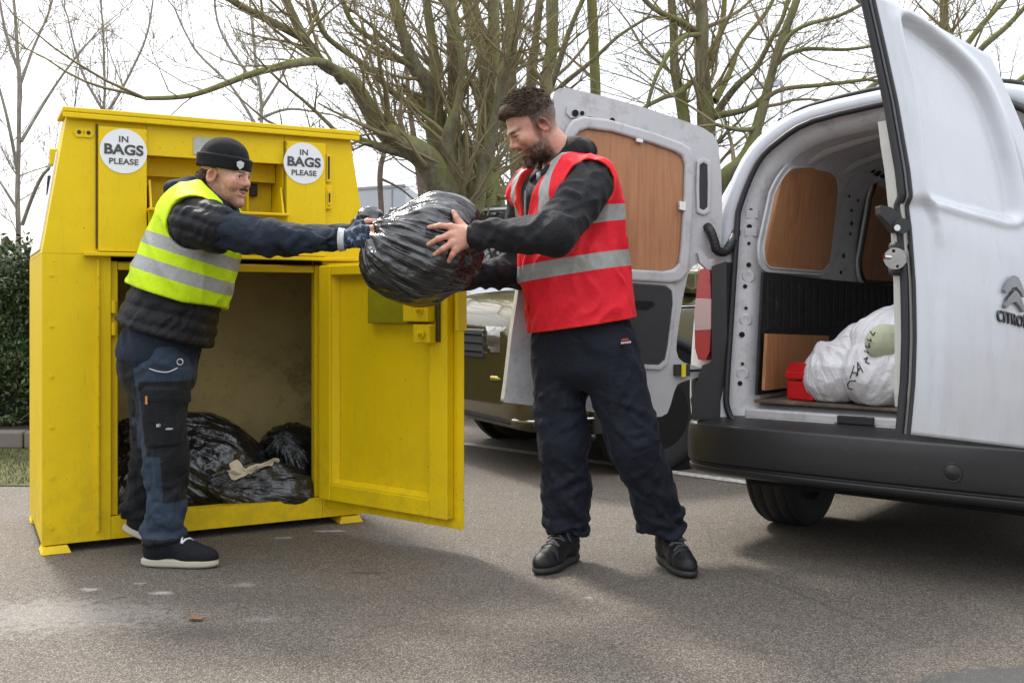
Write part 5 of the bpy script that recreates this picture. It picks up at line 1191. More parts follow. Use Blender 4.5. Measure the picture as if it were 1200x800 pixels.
def laces(name, g, mat, parent, n=5, r=.0035, Su=None):
    m = MB(); r = r*1.25; g0 = g
    def g(x, y, z):
        if Su is None: return g0(x, y, z)
        zs = np.linspace(.22, .02, 160); d = Su.ev(np.array([g0(x, y, q) for q in zs], np.float32)); i = np.where(d < .0015)[0]
        return g0(x, y, zs[i[0]] if len(i) else z)
    for k in range(n):
        x = .112+k*.020; z = .137-k*.0140; sgn = 1 if k % 2 else -1
        m.tube([g(x-.010*sgn, -.032, z-.016), g(x-.003*sgn, -.012, z+.002), g(x+.003*sgn, .012, z+.002), g(x+.010*sgn, .032, z-.016)], r, 6)
    k0 = g(.110, 0, .136); up_ = np.array([0, 0, .008])
    m.tube([k0+up_, g(.112, .02, .14)+up_*1.5, g(.118, .040, .12)+up_, g(.125, .050, .10)], r*.8, 6); m.tube([k0+up_, g(.114, -.02, .14)+up_*1.6, g(.120, -.038, .12)+up_, g(.128, -.048, .10)], r*.8, 6)
    return m.build(name, mat, parent)
def crease(P, u, lu, lv, seed, o=2):
    """sharp folds that run along u"""
    u = nrm(u); r_ = nrm(np.cross(u, [.21, .93, .3])); w = np.cross(u, r_); P = P+.035*np.stack([vn(P*6+seed), vn(P*6+seed+7), vn(P*6+seed+3)], -1).astype(np.float32)
    return ridge(np.stack([dot3(P, u)/lu, dot3(P, r_)/lv, dot3(P, w)/lv], -1)+seed, o)
def limb_folds(S, a, b, ra, rb, n, seed, t0=.0, t1=1.0, r=.010, slope=.5, bias=1.0, proud=.005, face=(0, -1, 0), turn=(1.0, 2.4)):
    """raised creases wrapped slantwise round a limb"""
    rg = np.random.default_rng(seed); a, b = np.asarray(a, float), np.asarray(b, float); ax = nrm(b-a); L = np.linalg.norm(b-a)
    u = nrm(np.asarray(face, float)-ax*np.dot(face, ax)); w = np.cross(ax, u)
    for i in range(n):
        t = t0+(t1-t0)*rg.uniform(0, 1)**bias; ph = rg.normal(0, 1.0); dp = rg.uniform(*turn)*rg.choice([-1, 1]); dt = rg.normal(0, slope)*.16/L*abs(dp); P = []
        for k in range(6):
            q = k/5-.5; tt = np.clip(t+dt*q+rg.normal(0, .008), 0, 1.0); an = ph+dp*q; R_ = ra+(rb-ra)*tt+proud+.002-r*.85; P.append(a+ax*L*tt+R_*(math.cos(an)*u+math.sin(an)*w))
        s_ = rg.uniform(.75, 1.25)
        for k in range(5): e0, e1 = [.45+.55*math.sin(math.pi*(kk+.15)/5.3) for kk in (k, k+1)]; S.add(s_cap(P[k], P[k+1], r*.85*e0*s_, r*.85*e1*s_), .011)
def folds(k, sx, amp, seed, ridge_=True):
    sx = np.asarray(sx, np.float32)
    def f(P, d): return d-amp*(ridge(P*sx+seed, 2) if ridge_ else fbm(P*sx+seed, 3))
    return f

# ------------------------------------------------------------------ the big bag the two men pass between them (shape used for the hands too)
BAG_Y = 3.70
Nk = at(439, 270, 3.66)
def bag_base():
    S = SDF(.06)
    S.add(s_ell(at(493, 299, BAG_Y), (.208, .20, .162)), .05)
    S.add(s_ell(at(523, 266, BAG_Y+.02), (.118, .13, .115)), .07)
    S.add(s_cap(at(478, 286, BAG_Y), at(446, 272, 3.67), .115, .022), .06)
    return S
def gather(Nk, axis, amp, fr, seed, far=.5):
    """creases that run from the gathered neck over the bag"""
    ax = nrm(axis); ref = np.array([.2, .3, .9]); u = nrm(np.cross(ax, ref)); w = np.cross(ax, u); Nk = np.asarray(Nk, np.float32)
    def f(P, d):
        q = P-Nk; r = np.sqrt((q*q).sum(-1))+1e-6; a = dot3(q, ax); x, y = dot3(q, u), dot3(q, w); rr = np.sqrt(x*x+y*y)+.012
        cs, sn = x/rr, y/rr; fade = np.clip(1.25-r/far, .28, 1)*np.clip(r/.06, .2, 1)
        n = ridge(np.stack([cs*fr+r*2.2, sn*fr+r*1.1, r*3.2], -1)+seed, 2); n2 = ridge(np.stack([cs*fr*2.6, sn*fr*2.6, r*5], -1)+seed+9, 2)
        return d-amp*fade*n-amp*.5*fade*n2-.005*fbm(P*13+seed, 2)
    f.co = lambda V: (lambda q: (np.arctan2(dot3(q, w), dot3(q, u)), np.sqrt((q*q).sum(-1))))(V.astype(np.float32)-Nk)
    return f
S = bag_base(); G0 = gather(Nk, at(500, 297, BAG_Y)-Nk, .016, 3.6, 3, .6); S.then(G0); S.then(lambda P, d: d-.022*fbm(P*6+4, 2)-.007*crease(P, np.array([.9, .1, -.4]), .2, .05, 2, 1))
BAG = S; _bb = BAG
def bagY(px, py, back=False):
    Ys = np.linspace(3.3, 3.95, 400) if not back else np.linspace(4.1, 3.5, 400)
    P = np.array([at(px, py, y) for y in Ys], np.float32); d = _bb.ev(P); i = np.where(d < 0)[0]
    return Ys[i[0]] if len(i) else BAG_Y
def onbag(px, py, off=.0): y = bagY(px, py); return at(px, py, y-off)

# ================================================================== man in red vest
HC, HA, HS = at(625.5, 151, 3.82), yawpitch(R(180+17), R(31)), 1.0
torso_f = nrm([-.86, -.5, 0]); torso_l = np.array([-torso_f[1], torso_f[0], 0])       # his left points to the camera
torso_l = nrm([.5, -.86, 0])
Pb, Pt = at(684, 395, 3.87), at(655, 205, 3.87); TAX = nrm(Pt-Pb); TL = np.linalg.norm(Pt-Pb)
tl = nrm(torso_l-TAX*np.dot(torso_l, TAX)); tf = np.cross(tl, TAX); tf = tf if np.dot(tf, torso_f) > 0 else -tf
shN, shF = at(694, 216, 3.69), at(620, 226, 4.03)
elN, wrN = at(650, 274, 3.47), at(556, 276.5, 3.52)
elF, wrF = at(607, 316, 4.02), at(541, 327, 3.84)
hipR, hipL = at(656, 405, 3.93), at(712, 405, 3.80)
knR, knL = at(660, 520, 3.87), at(744, 520, 3.78)
anR, anL = at(668, 632, 3.93), at(781, 632, 3.90)
def r_torso(S, g, k=.05):
    S.add(s_esw(Pb, Pb+TAX*TL*.45, tl, (.175+g, .14+g), (.18+g, .145+g), .12), k)
    S.add(s_esw(Pb+TAX*TL*.45, Pb+TAX*TL*.86, tl, (.18+g, .142+g), (.185+g, .130+g), .12), k)
    S.add(s_cap(Pb+TAX*TL*.90+tl*.10, shN, .085+g*.6, .070+g*.6), .04); S.add(s_cap(Pb+TAX*TL*.90-tl*.10, shF, .085+g*.6, .070+g*.6), .04)
    S.add(s_cap(Pb+TAX*TL*.85, Pb+TAX*TL*1.05, .10+g, .068+g*.8), .04)
def r_arms(S, g, k=.02):
    S.add(s_cap(shN, elN, .066+g, .050+g), k+.02); S.add(s_cap(elN, wrN, .050+g, .030+g*.5), k+.012)
    S.add(s_cap(shF, elF, .066+g, .050+g), k+.02); S.add(s_cap(elF, wrF, .050+g, .030+g*.5), k+.012)
S = SDF(.03)
r_torso(S, -.02); r_arms(S, -.006)
S.add(s_cap(hipR, knR, .085, .058)); S.add(s_cap(knR, anR, .056, .028)); S.add(s_cap(hipL, knL, .085, .058)); S.add(s_cap(knL, anL, .056, .028)); S.add(s_esw(Pb-TAX*.08, Pb+TAX*.05, tl, (.165, .13), (.16, .125), .1), .05)
S.add(s_cap(anR, anR+np.array([-.02, -.025, -.05]), .027, .020)); S.add(s_cap(anL, anL+np.array([.01, -.03, -.05]), .027, .020))
add_head(S, HC, HA, HS, jaw=1.04)
hw_ = onbag(552, 277, .045); kn = [onbag(529, 266, .020), onbag(526.5, 275.5, .021), onbag(529.5, 285, .020), onbag(534, 292.5, .018)]
md = [onbag(516, 264.5, .022), onbag(513.5, 280, .022), onbag(519, 291.5, .020), onbag(530, 298.5, .018)]
tp = [onbag(502.5, 266.5, .007), onbag(502, 286.5, .007), onbag(509, 298.5, .007), onbag(526, 306, .007)]
th = [onbag(539, 262, .026), onbag(535, 255.5, .020), onbag(531.5, 248.5, .008)]
add_hand(S, hw_, kn, tp, md, th, rw=.030, rk=.0125, rt=.0088); S.add(s_cap(wrN, hw_, .029, .028), .02)
bkw = at(531, 332, 3.83)
add_hand(S, bkw, [bkw+np.array([-.075, -.03+.022*i, -.012]) for i in range(4)], [bkw+np.array([-.155+.008*abs(i-1), -.05+.026*i, .004]) for i in range(4)], [bkw+np.array([-.115, -.04+.024*i, -.012]) for i in range(4)], [bkw+np.array([-.03, -.045, .0]), bkw+np.array([-.05, -.07, .02]), bkw+np.array([-.07, -.085, .035])]); S.add(s_cap(wrF, bkw, .029, .026), .02)
lo, hi = np.array([-.45, 3.2, -.01]), np.array([.85, 4.35, 1.85])
V, Q = S.mesh(lo, hi, .0036)
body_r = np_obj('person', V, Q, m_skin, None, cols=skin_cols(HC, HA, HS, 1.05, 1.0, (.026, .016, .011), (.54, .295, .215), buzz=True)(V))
tag(body_r, 'bearded man in a red hi-vis vest taking the black bag from the other man', 'person')
eyes(HC, HA, HS, body_r)
# hair: short, combed forward
def hw(x, y, z): return HC+HS*(HA[0]*x+HA[1]*y+HA[2]*z)
S = SDF(.02); S.add(s_ell(hw(-.012, 0, .060), np.array([.098, .0760, .083])*HS, HA)); S.add(s_ell(hw(.048, 0, .102), np.array([.046, .050, .026])*HS, HA), .03)
S.then(lambda P, d: smax(d, -(loc(P, HC, HA)[..., 2]-(.046+.16*loc(P, HC, HA)[..., 0]+.52*np.maximum(0, loc(P, HC, HA)[..., 0]-.03))), .012)); S.then(lambda P, d: d-.005*fbm(P*45, 2)-.003*ridge(P*np.float32(110)))
c0 = HC
hair_r = sdf_obj('hair', S, c0-.17, c0+.2, .0036, m_hair_r, body_r)
def smp(rg):
    while True:
        v = nrm(rg.normal(size=3)); x, y, z = v*np.array([.100, .077, .087]); z += .060; x -= .012
        if z > .050+.16*x+.5*max(0, x-.03) and (z > .09 or rg.random() < .6): break
    return hw(x*1.0, y, z), HA[0]*v[0]+HA[1]*v[1]+HA[2]*v[2], HA[0]*.85+HA[2]*.12
child(tufts('hair_strands', 3400, smp, m_hair_r, None, .024, .0014, 3), hair_r)
def smpb(rg):
    while True:
        x, y, z = rg.uniform(.02, .098), rg.uniform(-.055, .055), rg.uniform(-.122, -.05)
        p = np.array([hw(x, y, z)], np.float32)
        # project on to the chin surface
        c_ = hw(.03, 0, -.05); d = nrm(p[0]-c_)
        L = np.linspace(.02, .11, 60); pts = (c_+L[:, None]*d).astype(np.float32); dd = Sb.ev(pts); i = np.where(dd > 0)[0]
        if len(i): return pts[i[0]].astype(float)-d*.002, d, -HA[2]*.7+HA[0]*.1
Sb = SDF(); add_head(Sb, HC, HA, HS, jaw=1.04); Sb.post = []
def smpb2(rg):
    while True:
        p, d, c_ = smpb(rg); q = loc(p[None].astype(np.float32), HC, HA)[0]/HS
        if q[2] < -.074 or (q[2] < -.048 and abs(q[1]) > .030 and q[0] < .07): return p, d, c_
child(tufts('beard', 1300, smpb2, simple('dark_beard', (.03, .02, .014), .7, .5, 60, spec=.2), None, .011, .0008, 5), body_r)

# black hooded jacket
tj = cloth_mat('black_jacket', (.012, .012, .014), .75, wr=.55); tj.mat.name = 'black_jacket'
S = SDF(.03); r_torso(S, .0); r_arms(S, .016)
S.add(s_cap(shN-tl*.01, elN, .073, .060), .03); limb_folds(S, elN, wrN, .064, .040, 10, 5, .0, .95, .010, .6, 1.3, .006, (-.1, -1, .3)); limb_folds(S, shN, elN, .080, .066, 9, 6, .25, 1.0, .011, .6, .7, .006, (.3, -1, .3)); limb_folds(S, elF, wrF, .064, .038, 6, 7, .1, .9, .010, .6, 1, .006)
Pn = Pb+TAX*TL*.98
pass
S.add(s_esw(Pn-TAX*.03, Pn+TAX*.062+tf*.0, tl, (.098, .098), (.080, .082), .03), .02)
S.sub(s_cap(Pn+TAX*.02+tf*.03, Pn+TAX*.16+tf*.055, .060, .085), .01)
S.sub(s_cap(Pn+TAX*.0+tf*.115-tl*.01, Pn+TAX*.10+tf*.12-tl*.01, .018, .06), .012)
axN = nrm(wrN-elN)
S.then(lambda P, d: d-.0025*fbm(P*12+3, 2))
S.then(lambda P, d: d-.0085*crease(P, tl*.6+TAX*.5+tf*.3, .20, .060, 3, 1)); S.cutbox(wrN+nrm(wrN-elN)*.012, wrN-elN); S.cutbox(wrF+nrm(wrF-elF)*.012, wrF-elF)
S.then(lambda P, d: smax(d, -dot3(P-(Pb-TAX*.02).astype(np.float32), TAX), .004))
jacket_r = sdf_obj('jacket', S, lo, hi, .006, tj.mat, body_r)
S = SDF(.03); S.add(s_ell(Pn-tf*.062+TAX*.088+tl*.015, (.078, .120, .055), np.array([nrm(tf+TAX*.3), tl, nrm(TAX-tf*.3)])), .03); S.add(s_cap(Pn-tf*.03+tl*.085+TAX*.075, Pn+tf*.090+tl*.055+TAX*.012, .042, .018), .03); S.add(s_cap(Pn-tf*.03-tl*.085+TAX*.075, Pn+tf*.080-tl*.045+TAX*.012, .040, .018), .03)
S.sub(s_cap(Pn+TAX*.08+tf*.04, Pn+TAX*.24+tf*.07, .066, .085), .012); S.then(lambda P, d: d-.006*crease(P, tl+tf*.3, .14, .04, 6, 1))
sdf_obj('hood', S, Pn-.22, Pn+.25, .0055, tj.mat, jacket_r)
# cuff
m = MB(); m.tube([wrN+axN*-.05, wrN+axN*-.02, wrN+axN*.010, wrN+axN*.020], [.044, .0425, .041, .038], 20); m.build('cuff', tj.mat, jacket_r)
# zip line and pale collar of the T-shirt
zp = [Pb+TAX*TL*k+tf*(r_)-tl*.045 for k, r_ in ((.1, .155), (.35, .160), (.6, .160), (.8, .145), (.93, .128))]
m = MB(); m.tube(crs(zp, 20), .006, 6); m.build('zip', simple('zip_grey', (.18, .18, .18), .4, .3, 60, metal=.5), jacket_r)
m = MB(); m.grid(np.array([[Pn+TAX*zz+tf*(rr*math.cos(a)+.005)+tl*rr*math.sin(a) for a in np.linspace(-1.3, 1.3, 16)] for zz, rr in ((.0, .086), (.03, .079))])); m.build('tshirt_collar', simple('tshirt_grey', (.30, .31, .32), .9), body_r, solid=.004)

# red vest: shell over the jacket with arm holes, open front, reflective bands
S = SDF(.05); r_torso(S, .030)
S.add(s_cap(Pb+TAX*TL*.93+tl*.10, shN+tl*.012+TAX*.018, .098, .075), .04); S.add(s_cap(Pb+TAX*TL*.93-tl*.10, shF+tl*.01+TAX*.0, .104, .078), .04)
S.add(s_esw(Pb-TAX*.0, Pb+TAX*TL*.5, tl, (.225, .182), (.215, .178), .12), .06)
S.then(lambda P, d: d-.0095*crease(P, TAX*.6+tl*.5, .26, .055, 5, 1)-.004*fbm(P*11+8, 2))
def tco(P):
    q = P-Pb.astype(np.float32); return dot3(q, TAX)/TL, dot3(q, tl), dot3(q, tf)
def slit(P, d):
    t_, l_, f_ = tco(P); hi_ = -.050+.105*sstep(.62, 1.0, t_)-.012*sstep(.3, 0, t_); lo_ = -.092-.03*sstep(.7, 1.0, t_)
    s_ = np.maximum(np.maximum(l_-hi_, lo_-l_), -f_-.0); return smax(d, -s_, .006)
S.then(slit)
dn = nrm(elN-shN)
S.add(s_ell(Pb+TAX*TL*.74-tf*.035+tl*.02, (.235, .135, .20), np.array([tl, tf, TAX])), .06); S.sub(s_cap(shN+tf*.035+tl*.035, elN+tf*.02, .084, .096), .010); S.sub(s_cap(shF-nrm(elF-shF)*.01-tl*.04, elF-tl*.02, .082, .085), .012)
S.sub(s_cap(Pn+TAX*.03, Pn+TAX*.22, .088, .17), .012)
S.then(lambda P, d: smax(d, -dot3(P-(Pb+TAX*TL*.075).astype(np.float32), TAX), .004))
def hivis(name, base, band, piping):
    t = cloth_mat(name, base, .62, wr=.22, var=.08, sheen=.1)
    at_, al_, af_, ed_ = [t.attr(n).outputs['Fac'] for n in ('ax', 'bandv', 'fr', 'edge')]
    h = None
    def stripe(c0, hw0): return t.math('LESS_THAN', t.math('ABSOLUTE', t.math('SUBTRACT', at_, c0)), hw0)
    b = t.math('MAXIMUM', stripe(*band[0]), stripe(*band[1])); b = t.math('MAXIMUM', b, t.math('LESS_THAN', al_, 0.0))
    rc = t.mix(t.noise(60, 4), (.27, .275, .26), (.40, .405, .385)); c = t.mix(b, t.base, rc)
    pe = t.math('MULTIPLY', t.math('LESS_THAN', ed_, .011), t.math('SUBTRACT', 1, b)); c = t.mix(pe, c, piping)
    t.set(Base_Color=c, Roughness=t.mix(b, (.62,)*3, (.38,)*3)); return t.mat
m_redv = hivis('red_vest', (.72, .014, .028), ((.435, .048), (.70, .046)), (.78, .03, .025))
def bandv_r(V):
    t_, l_, f_ = tco(V.astype(np.float32)); a = np.abs(l_-.098-.0*f_)-.026; b = np.abs(l_+.145)-.020
    return np.where(t_ > .58, np.minimum(a, b), 1.0)
def edge_r(V):
    P = V.astype(np.float32); t_, l_, f_ = tco(P); hi_ = -.050+.105*sstep(.62, 1.0, t_)-.012*sstep(.3, 0, t_); lo_ = -.092-.03*sstep(.7, 1.0, t_)
    e = np.where(f_ > 0, np.minimum(np.abs(l_-hi_), np.abs(l_-lo_)), 1); e = np.minimum(e, s_cap(shN+tf*.035+tl*.035, elN+tf*.02, .084, .096)(P)); return np.minimum(e, np.abs((t_-.075)*TL))
sdf_obj('hi_vis_vest', S, lo, hi, .0052, m_redv, body_r, {'ax': lambda V: tco(V.astype(np.float32))[0], 'bandv': bandv_r, 'fr': lambda V: tco(V.astype(np.float32))[2], 'edge': edge_r})

# navy work trousers
ttr = cloth_mat('navy_trousers', (.0085, .0105, .018), .78, wr=.5)
S = SDF(.03)
S.add(s_esw(Pb-TAX*.10, Pb+TAX*.07, tl, (.180, .150), (.178, .148), .1), .05)
def leg(S, h, k, a, r0, r1, r2, r3):
    m_ = k+(a-k)*.55
    S.add(s_cap(h, k, r0, r1), .04); S.add(s_cap(k, m_, r1, r2), .03); S.add(s_cap(m_, a+(a-k)*.02, r2, r3), .03)
leg(S, hipR, knR, anR, .108, .086, .077, .074); leg(S, hipL, knL, anL, .108, .089, .080, .072)
def trf(h, k, a, seed, amp=.012):
    h, k, a = [np.asarray(v, np.float32) for v in (h, k, a)]
    def f(P, d):
        ax = nrm(a-k).astype(np.float32); t_ = dot3(P-k, ax)/np.linalg.norm(a-k)
        n = vn(np.stack([P[..., 0]*7, P[..., 1]*7, P[..., 2]*3], -1)+seed); w1 = np.sin((t_*30+n*4.5)); near = np.exp(-(s_cap(h, a, .0, .0)(P)/.16)**4)
        return d-near*amp*.75*w1*sstep(.55, 1.0, t_)-near*.011*crease(P, ax+np.array([.7, .3, 0]), .34, .080, seed, 1)-near*.0035*crease(P, ax-np.array([1.2, .3, 0]), .16, .045, seed+3, 1)
    return f
for h_, k_, a_, sd0 in ((hipR, knR, anR, 21), (hipL, knL, anL, 31)):
    limb_folds(S, h_, k_, .106, .090, 9, sd0, .12, 1.0, .012, 1.3, 1.0, .006); limb_folds(S, k_, a_, .087, .079, 11, sd0+1, .0, .80, .012, 1.2, 1.0, .007); limb_folds(S, k_, a_, .078, .078, 7, sd0+2, .76, .93, .013, .25, 1.0, .010, turn=(1.6, 3.6))
for (p0, p1) in (((690, 425, 3.72), (655, 400, 3.76)), ((688, 432, 3.72), (645, 425, 3.80)), ((694, 428, 3.70), (728, 408, 3.66)), ((694, 436, 3.70), (735, 430, 3.67)), ((690, 440, 3.73), (640, 452, 3.82))): S.add(s_cap(at(*p0)+np.array([0, .035, 0]), at(*p1)+np.array([0, .045, 0]), .011, .005), .02)
S.then(trf(hipR, knR, anR, 2)); S.then(trf(hipL, knL, anL, 6))
S.then(lambda P, d: smax(d, -(P[..., 2]-(.116+.012*np.sin(P[..., 0]*40))), .008))
S.then(lambda P, d: smax(d, dot3(P-(Pb+TAX*.085).astype(np.float32), TAX), .004))
trs = sdf_obj('trousers', S, lo, hi, .0058, ttr.mat, body_r)
m = MB(); tc_ = ray_plane(733, 403, at(733, 403, 3.675), np.array([0, 1., 0])); 
# small embroidered tag on the hip, letters too small to read
for k in range(6): m.box(tc_+np.array([-.016+k*.0062, -.004, .004*(k/6)]), [.0042, 0, .0008], [0, .02, 0], [0, 0, .007])
m.build('logo_tag', simple('tag_white', (.6, .5, .5), .7), trs)
m = MB(); m.box(tc_+np.array([-.014, -.004, .012]), [.024, 0, .003], [0, .02, 0], [0, 0, .005]); m.build('logo_tag', simple('tag_red', (.5, .04, .05), .7), trs)
# black boots
m_boot = simple('boot_leather', (.008, .008, .009), .5, .4, 30, bump=.5, bscale=90, spec=.3); m_bsole = simple('boot_sole', (.020, .0195, .019), .7, .3, 40); m_lace = simple('black_lace', (.035, .035, .035), .7)
for (hp, tpx) in (((anR[0]+.02, anR[1]+.03, 0), at(641, 669.5, 3.775)), ((anL[0]-.01, anL[1]+.05, 0), at(806, 676, 3.70))):
    he = np.array(hp); te = np.array([tpx[0], tpx[1], 0])
    Su, So = SDF(.02), SDF(.02); A, g = shoe(Su, So, he, te, w=.051, high=.15); Su.then(lambda P, d, A=A, he=he: d-.0012*ridge(P*40)+.004*np.exp(-((dot3(P-he.astype(np.float32), A[0])-.215+.0*P[..., 0])/.004)**2)+.003*np.exp(-((dot3(P-he.astype(np.float32), A[2])-.075)/.004)**2)*(dot3(P-he.astype(np.float32), A[0]) < .12))
    so_ = sdf_obj('boot', Su, he-.42, he+.42, .0042, m_boot, body_r); sdf_obj('sole', So, he-.42, he+.42, .0042, m_bsole, so_); laces('laces', g, m_lace, so_, Su=Su)

# ================================================================== man in yellow vest
HC2, HA2, HS2 = at(264.5, 207.5, 3.93), yawpitch(R(-19), R(8)), .94
qf = nrm([.97, -.22, 0]); ql0 = np.array([.22, .97, 0])
Qb, Qt = at(186, 412, 3.93), at(243, 243, 3.95); QAX = nrm(Qt-Qb); QL = np.linalg.norm(Qt-Qb)
ql = nrm(ql0-QAX*np.dot(ql0, QAX)); qff = np.cross(ql, QAX); qff = qff if np.dot(qff, qf) > 0 else -qff
s2N, s2F = at(229, 263, 3.77), at(250, 262, 4.13)
e2N, w2N = at(318, 279, 3.70), at(398, 281, 3.655)
e2F, w2F = at(335, 281, 4.02), at(424, 275, 3.84)
h2N, h2F = at(185, 425, 3.86), at(180, 425, 4.03)
k2N, k2F = at(194, 535, 3.87), at(180, 528, 4.06)
a2N, a2F = at(194, 640, 3.88), at(161, 610, 4.07)
def l_torso(S, g, k=.05):
    S.add(s_esw(Qb, Qb+QAX*QL*.5, ql, (.155+g, .118+g), (.16+g, .120+g), .12), k); S.add(s_esw(Qb+QAX*QL*.5, Qb+QAX*QL*.86, ql, (.16+g, .120+g), (.17+g, .105+g), .12), k)
    S.add(s_cap(Qb+QAX*QL*.90-ql*.09, s2N, .080+g*.6, .066+g*.6), .04); S.add(s_cap(Qb+QAX*QL*.90+ql*.09, s2F, .080+g*.6, .066+g*.6), .04); S.add(s_cap(Qb+QAX*QL*.85, Qb+QAX*QL*1.05, .092+g, .062+g*.8), .04)
def l_arms(S, g, k=.02):
    S.add(s_cap(s2N, e2N, .060+g, .046+g), k+.02); S.add(s_cap(e2N, w2N, .046+g, .029+g*.6), k+.012); S.add(s_cap(s2F, e2F, .060+g, .046+g), k+.02); S.add(s_cap(e2F, w2F, .046+g, .029+g*.6), k+.012)
S = SDF(.03); l_torso(S, -.02); l_arms(S, -.006)
for h_, k_, a_ in ((h2N, k2N, a2N), (h2F, k2F, a2F)): S.add(s_cap(h_, k_, .078, .050)); S.add(s_cap(k_, a_, .048, .026))
S.add(s_esw(Qb-np.array([0, 0, .08]), Qb+QAX*.05, ql, (.155, .125), (.15, .12), .1), .05)
S.add(s_cap(a2N, a2N+np.array([.04, 0, -.045]), .026, .020)); S.add(s_cap(a2F, a2F+np.array([.03, 0, -.035]), .024, .020))
add_head(S, HC2, HA2, HS2, smile=1.0, jaw=.95)
gw = at(404.5, 281, 3.652)
g_k = [at(424, y, 3.628) for y in (268.5, 274, 280, 285.5)]; g_m = [at(437.5, y, 3.618) for y in (266.5, 272.5, 279, 284.5)]; g_t = [at(444.5, y+1, 3.648) for y in (267, 273, 279, 284)]
g_th = [at(420, 264, 3.655), at(431, 259.5, 3.645), at(441, 259.5, 3.65)]
S.add(s_cap(w2N, gw, .027, .026), .02); add_hand(S, gw, g_k, g_t, g_m, g_th, rw=.028, rk=.0115, rt=.0085)
g2 = w2F+np.array([.012, -.01, .0])
add_hand(S, g2, [g2+np.array([.075, -.045, .025-.02*i]) for i in range(4)], [g2+np.array([.075, -.115, .022-.018*i]) for i in range(4)], [g2+np.array([.100, -.085, .025-.019*i]) for i in range(4)], [g2+np.array([.03, -.03, .045]), g2+np.array([.055, -.06, .05]), g2+np.array([.07, -.085, .045])]); S.add(s_cap(w2F, g2, .027, .026), .02)
lo2, hi2 = np.array([-1.65, 3.45, -.01]), np.array([-.42, 4.35, 1.70])
V, Q = S.mesh(lo2, hi2, .0036)
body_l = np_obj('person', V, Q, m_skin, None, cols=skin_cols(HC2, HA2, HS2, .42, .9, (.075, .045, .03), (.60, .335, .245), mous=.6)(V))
tag(body_l, 'smiling man in black beanie and lime yellow vest handing over the black bag', 'person')
eyes(HC2, HA2, HS2, body_l, (1, 0, -.15))
def h2(x, y, z): return HC2+HS2*(HA2[0]*x+HA2[1]*y+HA2[2]*z)
# moustache
m = MB(); 
def smpm(rg):
    y = rg.uniform(-.024, .024); return h2(.0955-.25*abs(y)-.3*y*y*20*.05, y, -.0410+.04*abs(y)+rg.normal(0, .0016)), HA2[0], HA2[1]*np.sign(y)*.8-HA2[2]*.7+HA2[0]*.2
child(tufts('moustache', 300, smpm, simple('moustache_hair', (.13, .08, .055), .65, .5, 60, spec=.2), None, .010, .0008, 8), body_l)
m = MB(); m.grid(np.array([[h2(.0915-14*y*y, y, z+.008*(y/.028)**2) for y in np.linspace(-.023, .023, 9)] for z in (-.0640, -.0575)])); m.build('teeth', simple('teeth', (.68, .65, .58), .3, .05), body_l)
def smh(rg):
    a = rg.uniform(-1.25, 1.25); z = rg.uniform(-.045, .022); r = .095; return h2(-.018-r*math.cos(a)*.88, r*math.sin(a)*.75, z), -HA2[0]*math.cos(a)+HA2[1]*math.sin(a), -HA2[2]*.75-HA2[0]*.5
_hs = tufts('hair_strands', 900, smh, m_hair_l, None, .034, .0016, 9)
# hair that shows below the hat
S = SDF(.015); S.add(s_ell(h2(-.070, 0, -.008), np.array([.040, .066, .040]), HA2)); S.add(s_ell(h2(-.090, -.02, -.028), np.array([.026, .045, .026]), HA2)); S.then(lambda P, d: d-.006*fbm(P*48, 2)-.003*ridge(P*90))
hl = sdf_obj('hair', S, HC2-.2, HC2+.16, .0038, m_hair_l, body_l); child(_hs, hl)
# beanie with turned-up brim
tb2 = NT('black_knit'); wv = tb2.new('ShaderNodeTexWave', wave_type='BANDS', bands_direction='DIAGONAL'); wv.inputs['Scale'].default_value = 70; wv.inputs['Distortion'].default_value = 1.5; tb2.ln(tb2.coord(), wv.inputs['Vector'])
tb2.set(Base_Color=tb2.mix(tb2.noise(300, 3), (.005, .005, .0055), (.012, .012, .013)), Roughness=.9, Normal=tb2.bump(tb2.math('ADD', wv.outputs['Fac'], tb2.noise(400, 2)), .5, .003)); tb2.b.inputs['Sheen Weight'].default_value = .03; tb2.b.inputs['Specular IOR Level'].default_value = .25; m_knit = tb2.mat
S = SDF(.02); S.add(s_ell(h2(-.016, 0, .064), np.array([.108, .088, .097])*HS2, HA2)); S.then(lambda P, d: d-.0022*fbm(P*30, 2)); S.then(lambda P, d: smax(d, -(loc(P, HC2, HA2)[..., 2]-.058), .006))
bea = sdf_obj('beanie', S, HC2-.17, HC2+.2, .004, m_knit, body_l)
S = SDF(.02); S.add(s_esw(h2(-.016, 0, .034), h2(-.014, 0, .078), HA2[1], (.0905, .1095), (.092, .112), .02)); S.then(lambda P, d: d-.0016*fbm(P*30, 2)); S.then(lambda P, d: smax(d, -(loc(P, HC2, HA2)[..., 2]-.026-.03*loc(P, HC2, HA2)[..., 0]*0), .006)); S.then(lambda P, d: smax(d, (loc(P, HC2, HA2)[..., 2]-.084), .008))
S.sub(s_ell(h2(-.014, 0, .03), np.array([.098, .078, .06]), HA2), .006)
br_ = sdf_obj('brim', S, HC2-.17, HC2+.2, .004, m_knit, bea)
ed = yawpitch(R(-17-22), 0)[0]; pc = h2(.088, -.042, .052); nn_ = nrm(HA2[0]*.80-HA2[1]*.60); rr_ = nrm(np.cross(HA2[2], nn_))
m = MB(); m.prism([pc+nn_*.006+rr_*x+HA2[2]*z for x, z in ((-.014, .010), (.0, .016), (.014, .010), (.012, -.006), (0, -.017), (-.012, -.006))], nn_*.003); m.build('emblem', simple('emblem_grey', (.55, .56, .58), .5, .3, 120), br_)
